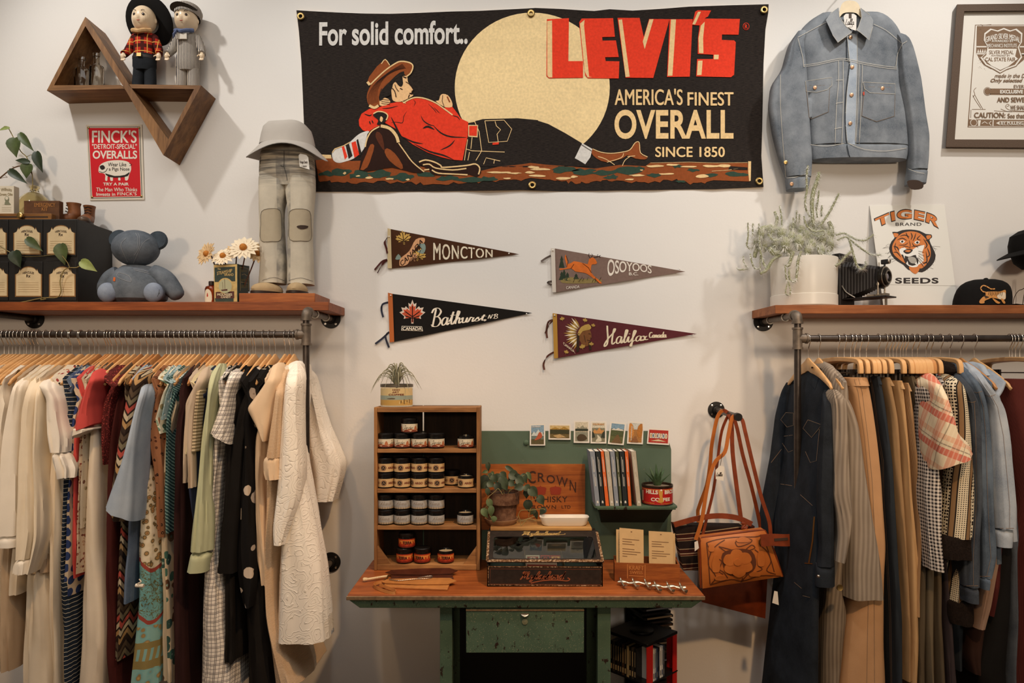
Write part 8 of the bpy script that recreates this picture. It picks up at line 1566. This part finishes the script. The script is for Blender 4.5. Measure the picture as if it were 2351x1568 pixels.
# ---------------------------------------------------------------- books and coffee can on the green shelf
yb_ = ys+.012
BK = [('thin blue grey','848c98',1285,1345,1350,1404,'leftmost of the leaning books'),('black','1c2224',1347,1402,1406,1456,'between blue grey and orange books'),('orange','d8652a',1404,1442,1458,1503,'left one of the two orange books'),('beige','b3aa98',1444,1502,1505,1555,'right of the first orange book'),('blue grey','848c98',1504,1560,1558,1609,'middle of the leaning row'),('olive green','4a4f34',1562,1602,1612,1645,'between blue grey and black books'),('black','1c2224',1604,1662,1648,1704,'left of the second orange book'),('orange','d8652a',1664,1706,1706,1745,'right one of the two orange books'),('beige','b3aa98',1732,1790,1796,1850,'rightmost, after a narrow gap')]
for nm,h_,t0,t1,b0,b1,wh in BK:
    zt2 = Zh(Zm((0,452))[0][1],yb_);q = [X(Zm((v_,0))[0][0],yb_) for v_ in (b0,b1,t1,t0)];cs_ = [(q[0],zs+.0008),(q[1]-.0006,zs+.0008),(q[2]-.0006,zt2),(q[3],zt2)];dp = .115
    t = thing('paperback_book',nm+' book, ' +wh,'book',(sum(q)/4,yb_+dp/2,zs));mcv = plain('cover_' +h_,h_,.7,0,.06,40) if 'cover_' +h_ not in bpy.data.materials else bpy.data.materials['cover_' +h_]
    tk = .0012;ins = lambda e:[(cs_[0][0]+e,cs_[0][1]),(cs_[1][0]-e,cs_[1][1]),(cs_[2][0]-e,cs_[2][1]),(cs_[3][0]+e,cs_[3][1])]
    b = MB();b.prism(cs_,lambda u,v,d:Vector((u,d,v)),yb_,yb_+tk);b.prism([cs_[0],ins(tk)[0],ins(tk)[3],cs_[3]],lambda u,v,d:Vector((u,d,v)),yb_,yb_+dp);b.prism([ins(tk)[1],cs_[1],cs_[2],ins(tk)[2]],lambda u,v,d:Vector((u,d,v)),yb_,yb_+dp)
    f2 = lambda u,v,l:Vector(((cs_[0][0]*(1-u)+cs_[1][0]*u)*(1-v)+(cs_[3][0]*(1-u)+cs_[2][0]*u)*v,yb_-.0004-.0003*l,cs_[0][1]+(zt2-cs_[0][1])*v))
    for v0,v1 in ((.62,.9),(.36,.58)):
        for du in (.38,.58):b.line([(du,v0),(du,v1-(du >.5)*.05)],.07,f2,1,1)
    if nm != 'orange':b.art([(.35,.05),(.7,.05),(.7,.08),(.5,.10),(.35,.08)],f2,1,1)
    b.build('cover',[mcv,plain('spine_ink','d8d4cc',.7) if 'spine_ink' not in bpy.data.materials else bpy.data.materials['spine_ink']],t);MB().prism([(u,v-.003*(v >zs+.1)) for u,v in ins(tk+.0002)],lambda u,v,d:Vector((u,d,v)),yb_+tk,yb_+dp-.003).build('pages',plain('page_edge','d6d0c4',.8) if 'page_edge' not in bpy.data.materials else bpy.data.materials['page_edge'],t)
yn =-.198;xn = X(1509,yn);rn = .0655;hn = Zh(1110,yn)-zs-.002;CN = thing('coffee_can','red coffee can used as a planter on the green shelf','can',(xn,yn,zs));b = MB()
b.lathe([(0,.0008),(rn,.0008),(rn+.001,.004),(rn-.001,.006),(rn-.001,hn-.012),(rn+.001,hn-.009),(rn+.001,hn),(rn-.004,hn),(rn-.004,.01),(0,.01)],(xn,yn,zs),44,0,cap0=False,cap1=False);b.build('can_body',plain('can_rim','3a2a20',.5,.5,.3,60),CN)
cm = lambda u,v,l:Vector((xn+(rn-.0004+.0003*l)*math.sin(u),yn-(rn-.0004+.0003*l)*math.cos(u),zs+v*hn));b = MB();A = lambda p_,m,l:b.art(p_,cm,m,l,.2)
A(rect(-3.1,.06,3.1,.87),0,0);A(rect(-1.48,.2,-1.3,.72),1,1);A(rect(1.32,.2,1.5,.72),1,1);A(rect(-3.1,.80,3.1,.83),2,1);text(b,'HILLS',(-1.0,.80,-.16,.60),cm,1,2,.04,0,1,.2);text(b,'BROS',(.28,.80,1.12,.60),cm,1,2,.04,0,1,.2);text(b,'COFFEE',(-.62,.42,.72,.24),cm,1,2,.04,0,1,.2)
text(b,'The Can Brand',(-1.2,.17,-.4,.11),cm,2,2,.02);text(b,'The Original Vacuum Pack',(.0,.15,1.4,.09),cm,2,2,.02);A(csm([(-.12,.78),(.05,.84),(.16,.72),(.12,.5),(.2,.2),(-.2,.2),(-.05,.4),(-.1,.6)],2),2,3);A(csm([(-.02,.82),(.06,.86),(.12,.80),(.02,.76)],2),1,4)
b.build('paper_label',[plain('can_red','b01c1c',.45),plain('can_white','e2d8c6',.5),plain('can_gold','c8903c',.5)],CN,recalc=False);MB().lathe([(rn-.005,0),(0,.006)],(xn,yn,zs+hn*.88),24,0,cap0=False).build('gravel',plain('gravel','8a7a68',.9,0,.5,300,.8,200),CN)
AG = thing('small_aloe','small spiky green succulent growing in the red coffee can','plant',(xn,yn,zs+hn*.85));M_AG = plain('aloe_green','3c5638',.5,0,.25,80)
for i,(dx,dz,dy) in enumerate(((-.048,.062,-.01),(.045,.056,-.015),(-.005,.098,0),(-.025,.080,.02),(.022,.085,.015),(.008,.070,-.03),(-.03,.060,-.03),(.034,.068,.03),(-.012,.065,-.035))):
    o_ = Vector((xn+dx*.15,yn+dy*.2,zs+hn*.88));MB().tube(smooth([o_,o_+Vector((dx*.35,dy*.5,dz*.5)),o_+Vector((dx,dy,dz))],4),[.008,.0085,.0085,.008,.007,.006,.0045,.003,.0008],8,flat=.5).build('leaf',M_AG,AG)
# ---------------------------------------------------------------- kraft box with cards, hooks, leather pouches
ZD2 = zoomed(1100,1180,4.041);yq2 =-.43
A0 = Vector((X(1411,yq2),yq2,ZD+.001));dv = Vector((1,.0,0));ww = X(1558,yq2)-X(1411,yq2);dv = Vector((math.cos(-.10),math.sin(-.10),0));nv = Vector((-dv.y,dv.x,0));hk = .072
bxp = lambda a,d,z:A0+dv*a+nv*d+Vector((0,0,z));b = MB()
def ob(b,a0,a1,d0,d1,z0_,z1_,m=0):b.hexa([bxp(a0,d0,z0_),bxp(a1,d0,z0_),bxp(a1,d1,z0_),bxp(a0,d1,z0_),bxp(a0,d0,z1_),bxp(a1,d0,z1_),bxp(a1,d1,z1_),bxp(a0,d1,z1_)],m)
ob(b,0,ww,0,.007,0,hk);ob(b,0,ww,.083,.09,0,hk+.006);ob(b,0,.007,.007,.083,0,hk);ob(b,ww-.007,ww,.007,.083,0,hk);ob(b,.007,ww-.007,.007,.083,0,.006)
fk = lambda u,v,l:bxp(u*ww,-.0004*l,hk*(1-v));q = rect(.20,.06,.47,.84);b.line(q+[q[0]],.012,fk,1,1);text(b,'KRAFT',(.225,.12,.45,.36),fk,1,1,.04);text(b,'SWISS',(.235,.42,.43,.58),fk,1,1,.04);b.line([(.22,.68),(.45,.70)],.04,fk,1,1)
b.build('cheese_box',[wood('cheese_box_wood','6a3214','a8602a','x'),plain('branded_ink','b8743c',.8)],label='small reddish wooden box with burnt lettering, holding cards on the desk',cat='box')
M_CARD = plain('kraft_card','c9a878',.8,0,.05,30);M_CI = plain('card_ink','7a5a3c',.8)
def card(label,px0,px1,pt,d,tilt):
    a0 = (X(px0,yq2)-A0.x);a1 = (X(px1,yq2)-A0.x);zt3 = Zh(pt,yq2)-ZD;b = MB();f2 = lambda u,v,l:bxp(a0+(a1-a0)*u+.0,d+.022*(1-v)*-0+.02*(1-v)-.0005*l,.0105+(zt3-.0105)*(1-v)+tilt*(u-.5))
    b.prism(rect(0,0,1,1),lambda u,v,l:f2(u,v,0)+nv*l,0,.0012);b.art(ell(.5,.05,.035,.025,10,0,PI),f2,1,1)
    for v_,w_2 in ((.22,.7),(.27,.4),(.32,.5),(.42,.5),(.47,.75),(.52,.6),(.57,.2),(.74,.35)):b.line([(.12,v_),(.12+w_2,v_)],.014,f2,1,1)
    b.build('display_card',[M_CARD,M_CI],label=label,cat='card')
card('front brown card at the left of the wooden card box',1423,1478,1218,.012,-.006);card('brown card peeking out behind the front left card',1416,1470,1223,.028,-.003);card('front brown card at the right of the wooden card box',1490,1545,1223,.012,-.003);card('brown card behind the right card in the wooden box',1497,1551,1228,.028,-.003)
M_SLV = plain('silver_metal','c8bca8',.3,1.0,.15,60)
def hookrail(label,px0,py0,px1,py1,y):
    a,c = P(px0,py0,y),P(px1,py1,y);zz2 = ZD+.001;L = c.x-a.x;t = thing('hook_rail',label,'hook rail',((a.x+c.x)/2,y,ZD));ya_ = y-.0;yb2 = y-.018
    b = MB();pts = [Vector((a.x+L*i/10,ya_+(yb2-ya_)*i/10,zz2+.013+.0025*math.sin(i*1.3))) for i in range(11)];b.tube(smooth(pts,2),[.005+.0045*abs(math.sin(i*.42+.5)) for i in range(21)],10,flat=.7);b.build('backplate',M_SLV,t)
    for f_ in (.10,.47,.84):
        p0 = Vector((a.x+L*f_,ya_+(yb2-ya_)*f_,zz2+.013));MB().tube(smooth([p0+Vector((-.004,.004,.016)),p0+Vector((-.004,-.008,.014)),p0+Vector((0,-.014,.004)),p0+Vector((.004,-.030,-.004)),p0+Vector((.008,-.044,-.0065)),p0+Vector((.012,-.046,.004))],3),[.0035]*7+[.005]*6+[.006]*3,8).build('hook',M_SLV,t)
hookrail('silver three hook rail nearer the wooden card box',1419,1333,1492,1337,-.485);hookrail('silver three hook rail nearer the right front corner of the desk',1497,1351,1572,1354,-.535)
Zp = zoomed(780,1180,4.041);M_LB = plain('brown_leather','4a2416',.45,0,.2,40,.1,300);M_LT = plain('tan_leather','b4753c',.5,0,.12,40,.1,300)
gz = lambda px,py:(lambda d:CAMP+d*((ZD+.0008-ZC)/d.z))(P(px,py,0)-CAMP)
def pouch(label,q,m,h_,fold,extra=None):
    o_ = [gz(*a) for a in Zp(*q)];t = thing('leather_pouch',label,'pouch',sum(o_,Vector())/len(o_));b = MB();n = len(o_);up_2 = Vector((0,0,h_));tops = [v_+up_2*(1 if i in fold else .6) for i,v_ in enumerate(o_)]
    b.add(o_+tops,[tuple(range(n-1,-1,-1)),tuple(n+i for i in range(n))]+[(i,(i+1) % n,n+(i+1) % n,n+i) for i in range(n)]);b.build('pouch_body',m,t,bevel=.0015)
    c_ = sum(tops,Vector())/n;fl = [v_+(c_-v_)*.04+Vector((0,0,.002)) for v_ in tops];fl[0] = fl[0]+(fl[1]-fl[0])*.0+(fl[3]-fl[0])*.35;fl[1] = fl[1]+(fl[2]-fl[1])*.35
    fq = smooth(fl,2,True);MB().add(fq+[v_+Vector((0,0,.0025)) for v_ in fq],[tuple(range(len(fq)-1,-1,-1)),tuple(len(fq)+i for i in range(len(fq)))]+[(i,(i+1) % len(fq),len(fq)+(i+1) % len(fq),len(fq)+i) for i in range(len(fq))]).build('flap',m,t);return t
pouch('dark brown leather pouch lying closest to the crate on the desk',((480,612),(1055,612),(1030,540),(478,560)),M_LB,.014,(2,3));tp = pouch('tan leather clutch with a wrist strap at the left front of the desk',((400,690),(1000,712),(1035,630),(440,640)),M_LT,.012,(2,3))
MB().strap(smooth([gz(*Zp(q)[0])+Vector((0,0,z_)) for q,z_ in (((430,655),.012),((340,670),.012),((320,690),.008),((400,725),.006),((500,745),.004),((515,728),.006),((430,700),.009),((370,685),.012))],4),.011,.002,(0,.3,1)).build('wrist_strap',M_LT,tp)
KC = thing('chain_and_cord','dark metal chain with a pale cord lying across the tan clutch','chain',gz(*Zp((600,640))[0]));b = MB();q = smooth([gz(*Zp(a)[0])+Vector((0,0,.019)) for a in ((460,650),(540,662),(620,655),(700,648),(780,645),(850,635),(855,620),(790,625),(720,640))],5)
for i in range(len(q)-1):b.tube([q[i],q[i].lerp(q[i+1],.7)],.0022,6)
b.build('chain',M_NICK,KC);MB().tube(smooth([gz(*Zp(a)[0])+Vector((0,0,.010)) for a in ((450,600),(400,605),(340,615),(280,625),(215,632))],4),[.0045]*14+[.007,.008,.006],8).build('cord',plain('cord_cream','d8c098',.8,0,.15,200),KC);MB().tube([gz(*Zp(a)[0])+Vector((0,0,.014)) for a in ((455,600),(430,640),(405,655))],.004,8).build('clasp',M_BRASS,KC)
# ---------------------------------------------------------------- wall peg with bags
Zb = zoomed(1540,900,2.903);xg,zg = X(1644,0),Zh(941,0);PG = thing('wall_peg','black iron pipe peg on the wall from which the leather bags hang','peg',(xg,0,zg));b = MB();flange(b,xg,0,zg,.038);b.build('flange',[M_FLANGE,M_STEEL],PG)
MB().tube([(xg,-.02,zg),(xg,-.31,zg-.012)],.0125,16).build('pipe',M_PIPE,PG);MB().tube([(xg,-.295,zg-.011),(xg,-.318,zg-.0125)],.0165,16).build('end_cap',M_FLANGE,PG)
k = NT('tooled_leather',.42,0,.35);p = k.co('Object');k.col(k.mix(k.noise(p,14,4),'a05420','c87636'));k.bump(k.noise(p,260,2),.12,.002);M_TOOL = k.mat;M_RED = plain('red_brown_leather','7a3416',.45,0,.2,30,.1,300);M_DKL = plain('tooling_dark','5a2c12',.6)  # last one: darker brown for the carved lines and the ground behind the flower
def bagbox(name,q,y0,y1,m,parent,bulge=.012,n=10):
    b = MB();f0 = lambda u,v,y:(P(*q[0],y)*(1-u)+P(*q[1],y)*u)*(1-v)+(P(*q[3],y)*(1-u)+P(*q[2],y)*u)*v
    dp = lambda u,v:bulge*(1-(2*u-1)**4)*(1-(2*v-1)**4)
    F_ = lambda u,v:f0(u,v,y0)-Vector((0,dp(u,v),0))
    def bk(u,v):p_ = f0(u,v,y0);return Vector((p_.x,y1+dp(u,v)*.5,p_.z))
    b.grid(F_,n,n);b.grid(bk,n,n);e_ = [(i/n,0) for i in range(n)]+[(1,i/n) for i in range(n)]+[(1-i/n,1) for i in range(n)]+[(0,1-i/n) for i in range(n)];k_ = len(e_)
    b.add([F_(*a) for a in e_]+[bk(*a) for a in e_],[(i,(i+1) % k_,k_+(i+1) % k_,k_+i) for i in range(k_)]);return b,b.build(name,m,parent,ang=50)
BB = thing('leather_tote','large plain reddish brown leather bag hanging lowest on the peg','bag',P(1680,1420,-.2));q = Zb((215,1180),(650,1130),(630,1510),(208,1400));bagbox('bag_body',q,-.20,-.12,M_RED,BB,.02)
SB = thing('woven_bag','striped woven bag in black, brown and cream behind the tooled bag','bag',P(1640,1310,-.24));k = K('woven_stripe');u,v,w_ = k.xyz(k.co('Object'));f = k.fr(k.m('ADD',w_,k.m('MULTIPLY',u,-.12)),15.5)
k.col(k.ramp(f,[(0,'241a17'),(.30,'8a7458'),(.34,'4a1f18'),(.44,'b8a284'),(.49,'3a1a15'),(.74,'a08a6c'),(.79,'241a17')],True));k.bump(k.noise(k.co('Object'),500,1),.5,.003);M_WOV = k.mat
q = Zb((22,885),(560,895),(520,1190),(85,1190));b,_ = bagbox('bag_body',q,-.262,-.205,M_WOV,SB,.015);MB().strap(smooth([P(*a,-.288) for a in Zb((22,885),(100,862),(180,842),(310,825),(440,838),(540,880))],4),.022,.005,(0,0,1)).build('leather_trim',M_RED,SB)
MB().tube(smooth([P(*a,-.292) for a in Zb((470,870),(495,880),(478,905),(505,900),(488,925))],3),.008,8).build('strap_knot',M_RED,SB)
TB = thing('tooled_bag','orange tan leather shoulder bag with a carved flower on its front','bag',P(1700,1345,-.34));q = Zb((198,975),(630,922),(748,1230),(212,1310));tb,_ = bagbox('bag_body',q,-.355,-.30,M_TOOL,TB,.022,14)
fn = onmesh([tb],y0=-.36);rl = MB();L = lambda pts,w_2=2.2,m=1,l=1:rl.line(Zb(*pts),w_2,fn,m,l,sm=4)
for p_ in ([(238,1005),(300,985),(420,968),(560,965),(610,960),(640,1030),(668,1120),(690,1200)],[(238,1005),(250,1120),(262,1280)],[(262,1285),(400,1250),(480,1260),(600,1225),(735,1228)],[(240,1005),(265,1050),(320,1010),(360,985)],[(610,955),(590,1010),(640,1060),(668,1130),(640,1190),(700,1215)],[(270,1060),(250,1150),(300,1230),(270,1280)],[(305,1110),(340,1130),(320,1190),(350,1215)],[(560,1050),(600,1090),(580,1150),(610,1180),(570,1200)],[(430,1000),(480,975),(540,985),(520,1010),(450,1030),(430,1000)],[(320,1030),(380,1045),(420,1060),(380,1070),(320,1030)],[(500,1050),(540,1020),(560,1040),(510,1060)],[(380,1240),(350,1200),(310,1180)],[(480,1240),(470,1270),(500,1230),(540,1200)]):L(p_)
fb = MB();fl = lambda u,v,l:fn(u,v,0)+Vector((0,-l*.004,0))
rl.art(csm(Zb((345,1075),(440,1045),(540,1060),(570,1150),(520,1215),(400,1225),(350,1165)),3),fn,1,1,8)
for i in range(6):
    a = i*PI/3+.4;cx_,cy_ = 445+58*math.cos(a),1140+55*math.sin(a);fb.prism(csm(Zb(*[(cx_+44*math.cos(t_)*(1+.12*math.sin(5*t_)),cy_+38*math.sin(t_)) for t_ in [2*PI*j/12 for j in range(12)]]),2),fl,.3,1.4+.2*(i % 2))
fb.prism(ell(*Zb((442,1132))[0],9,8,16),fl,.5,2.4)
for x_,y_,sx,sy in ((300,1150,28,60),(600,1110,26,60),(330,1240,40,16),(480,985,46,18),(560,1215,40,16),(270,1040,20,26)):fb.prism(csm(Zb(*[(x_+sx*math.cos(t_),y_+sy*math.sin(t_)*(1+.2*math.sin(3*t_))) for t_ in [2*PI*j/10 for j in range(10)]]),2),fl,.2,.9)
rl.build('carved_outline',[M_TOOL,M_DKL],TB,recalc=False);fb.build('carved_flower',M_TOOL,TB)
MB().tube([P(*a,-.352) for a in [(u.x,u.y) for u in smooth([(x_,y_,0) for x_,y_ in Zb((200,1305),(196,1100),(200,985),(240,965),(430,940),(600,920),(640,945),(690,1060),(746,1230))],4)]],.0035,8).build('piping',M_RED,TB)
def strap(par,pts,m=M_TOOL,w=.016):
    q = []
    for a,c,y in pts:q.append(P(*Zb((a,c))[0],y))
    MB().strap(smooth(q,4),w,.003,(1,.2,0)).build('shoulder_strap',m,par)
strap(TB,[(440,165,-.305),(475,185,-.31),(495,260,-.315),(540,450,-.32),(600,690,-.325),(655,860,-.33),(665,960,-.335)],M_RED);strap(TB,[(440,165,-.30),(410,170,-.305),(385,280,-.31),(360,400,-.32),(300,460,-.325),(260,560,-.33),(235,680,-.33),(205,860,-.335),(165,985,-.34)])
strap(SB,[(385,150,-.25),(405,210,-.255),(412,400,-.26),(440,640,-.265),(470,860,-.275)],M_RED,.018);strap(SB,[(385,150,-.24),(340,260,-.245),(315,430,-.25),(285,650,-.26),(235,860,-.27),(205,985,-.28)],M_RED,.012)
strap(BB,[(345,122,-.20),(310,170,-.20),(275,340,-.20),(262,480,-.195),(240,620,-.19),(190,760,-.185),(182,840,-.18),(215,1180,-.18)]);strap(BB,[(345,122,-.2),(375,135,-.195),(430,200,-.19),(480,420,-.185),(540,640,-.18),(590,860,-.175),(640,1140,-.17)],M_RED)
BL = thing('leather_belt_end','reddish leather belt end reaching from the bags to the right rack','belt',P(1800,1240,-.36));MB().strap(smooth([P(*a,-.40) for a in Zb((600,990),(680,985),(760,988),(845,985))],3),.048,.004,(0,0,1)).build('strap_body',M_RED,BL);MB().strap([P(*a,-.403) for a in Zb((690,985),(780,978))],.010,.004,(0,0,1)).build('slot',M_INK,BL)
for nm,q,y,pr in (('paper tag with black script tied to the straps above the bags',((298,520),(330,488),(358,500),(352,592),(300,580)),-.335,1),('white paper tag clipped at the left edge of the tooled bag',((158,1000),(180,990),(188,1040),(160,1062)),-.372,0),('white paper tag half hidden between the tote and the dark coverall',((690,1325),(712,1330),(720,1420),(676,1405)),-.42,0)):
    b = MB();b.prism(Zb(*q),lambda u,v,d:P(u,v,d),y,y+.001)
    if pr:script(b,'Lalla',(*Zb((304,535))[0],*Zb((345,560))[0]),surf(y-.0004),1,1,1.1);b.line(Zb((330,490),(340,430),(345,410)),1.2,surf(y-.0004),1,1)
    b.build('paper_tag',[plain('paper_tag','e0d8cc',.7),M_INK],label=nm,cat='tag')
# ---------------------------------------------------------------- disc towers under the desk
M_CDB = plain('tower_black','141313',.35);M_CDR = plain('tower_red','c01e18',.5);yo =-.41;zc0 = Zh(1478,yo);c0 = Vector((X(1485,yo),yo+.11,0));r45 = Matrix.Rotation(math.radians(43),4,'Z')
CT = thing('disc_tower','red and black revolving tower of disc cases under the desk','rack',c0);tw_ = lambda a,d,z:c0+r45 @ Vector((a,d,0))+Vector((0,0,z))
def tb_(b,a0,a1,d0,d1,z0_,z1_,m=0):b.hexa([tw_(a0,d0,z0_),tw_(a1,d0,z0_),tw_(a1,d1,z0_),tw_(a0,d1,z0_),tw_(a0,d0,z1_),tw_(a1,d0,z1_),tw_(a1,d1,z1_),tw_(a0,d1,z1_)],m)
hw = .105;b = MB();tb_(b,-hw,hw,-hw,hw,zc0,zc0+.012);b.lathe([(0,0),(.05,0),(.05,.006),(.046,.008),(0,.008)],c0+Vector((0,0,zc0+.012)),28);b.build('top_plate',M_CDB,CT,bevel=.002)
b = MB();tb_(b,-.03,.03,-.03,.03,.0,zc0);b.build('core',M_CDB,CT)
for a0,a1,d0,d1 in ((-hw+.002,-hw+.04,-hw+.002,-hw+.006),(hw-.006,hw-.002,-hw+.01,-hw+.05),(hw-.03,hw-.002,-hw+.002,-hw+.006)):
    b = MB();tb_(b,a0,a1,d0,d1,.005,zc0);b.build('red_panel',M_CDR,CT)
b = MB();tb_(b,-hw,hw,-hw,hw,.0,.012);b.build('disc_shelf',M_CDB,CT);b = MB();tb_(b,-hw,hw,-hw,hw,zc0-.155,zc0-.15);b.build('disc_shelf',M_CDB,CT)
cc = ['d8d4cc','9a9c9e','2c3c5a','1a1a1c','e0dcd4','c8c4bc','3a4048'];c2 = ['1c1a19','3a342c','1a1918','a8946c','221f1d','4a3626','18181a','2a2420']
def disc(label,side,i,h_,dk):
    b = MB();s_ = .043+i*.0115 if side == 'R' else .01+i*.012;z0_ = zc0-.149
    if side == 'R':tb_(b,-hw+s_,-hw+s_+.0104,-hw+.004,-.03,z0_,z0_+.125);fk2 = lambda u,v,l:tw_(-hw+s_+.0104*u,-hw+.0036-.0003*l,z0_+.125*(1-v))
    else:tb_(b,-hw+.004,-.03,-hw+s_,-hw+s_+.0108,z0_,z0_+.125);fk2 = lambda u,v,l:tw_(-hw+.0036-.0003*l,-hw+s_+.0108*u,z0_+.125*(1-v))
    b.line([(.5,.12),(.5,.6)],.3,fk2,1,1);b.art(rect(.2,.75,.8,.92),fk2,1,1);b.build('disc_case',[plain('disc_' +h_,h_,.3),plain('disc_ink_' +dk,dk,.5)],label=label,cat='disc case',group='disc cases in the red tower' if 'row' in label else None)
for i in range(12):disc('thin dark disc case filed edge out in the left facing row of the tower','L',i+4,c2[i % 8],'b09a70' if i % 3 else '8a7a60')
for i in range(7):disc('pale plastic disc case filed in the right facing row beside the red panel','R',i,cc[i],'3a4460' if i % 2 else '6a6660')
c0 = Vector((X(1500,-.2),-.085,0));r45 = Matrix.Rotation(math.radians(20),4,'Z');C2 = thing('disc_stack','black rack of flat stacked disc cases behind the red tower','rack',c0);z2 = Zh(1402,-.25)
b = MB();tb_(b,-.085,-.075,.05,.06,0,z2);tb_(b,.075,.085,.05,.06,0,z2);tb_(b,-.085,.085,.05,.055,0,z2);b.build('rack_frame',M_CDB,C2)
for i in range(26):
    z_ = z2-.012-i*.019;b = MB();o_ = random.uniform(-.006,.006);tb_(b,-.07+o_,.075+o_,-.075,.05,z_,z_+.0102);fk2 = lambda u,v,l:tw_(-.07+o_+.145*u,-.0755-.0004*l,z_+.0102*(1-v));b.art(rect(.1,.15,.95,.85),fk2,1,1)
    b.build('disc_case',[M_CDB,plain('flat_disc_%d' % i,('2a2624','8a8c94','1c1a1a','a89070','3a3230','5a4434')[i % 6],.3)],label='flat black disc case in the tall stack behind the red tower',cat='disc case',group='flat disc cases behind the red tower')
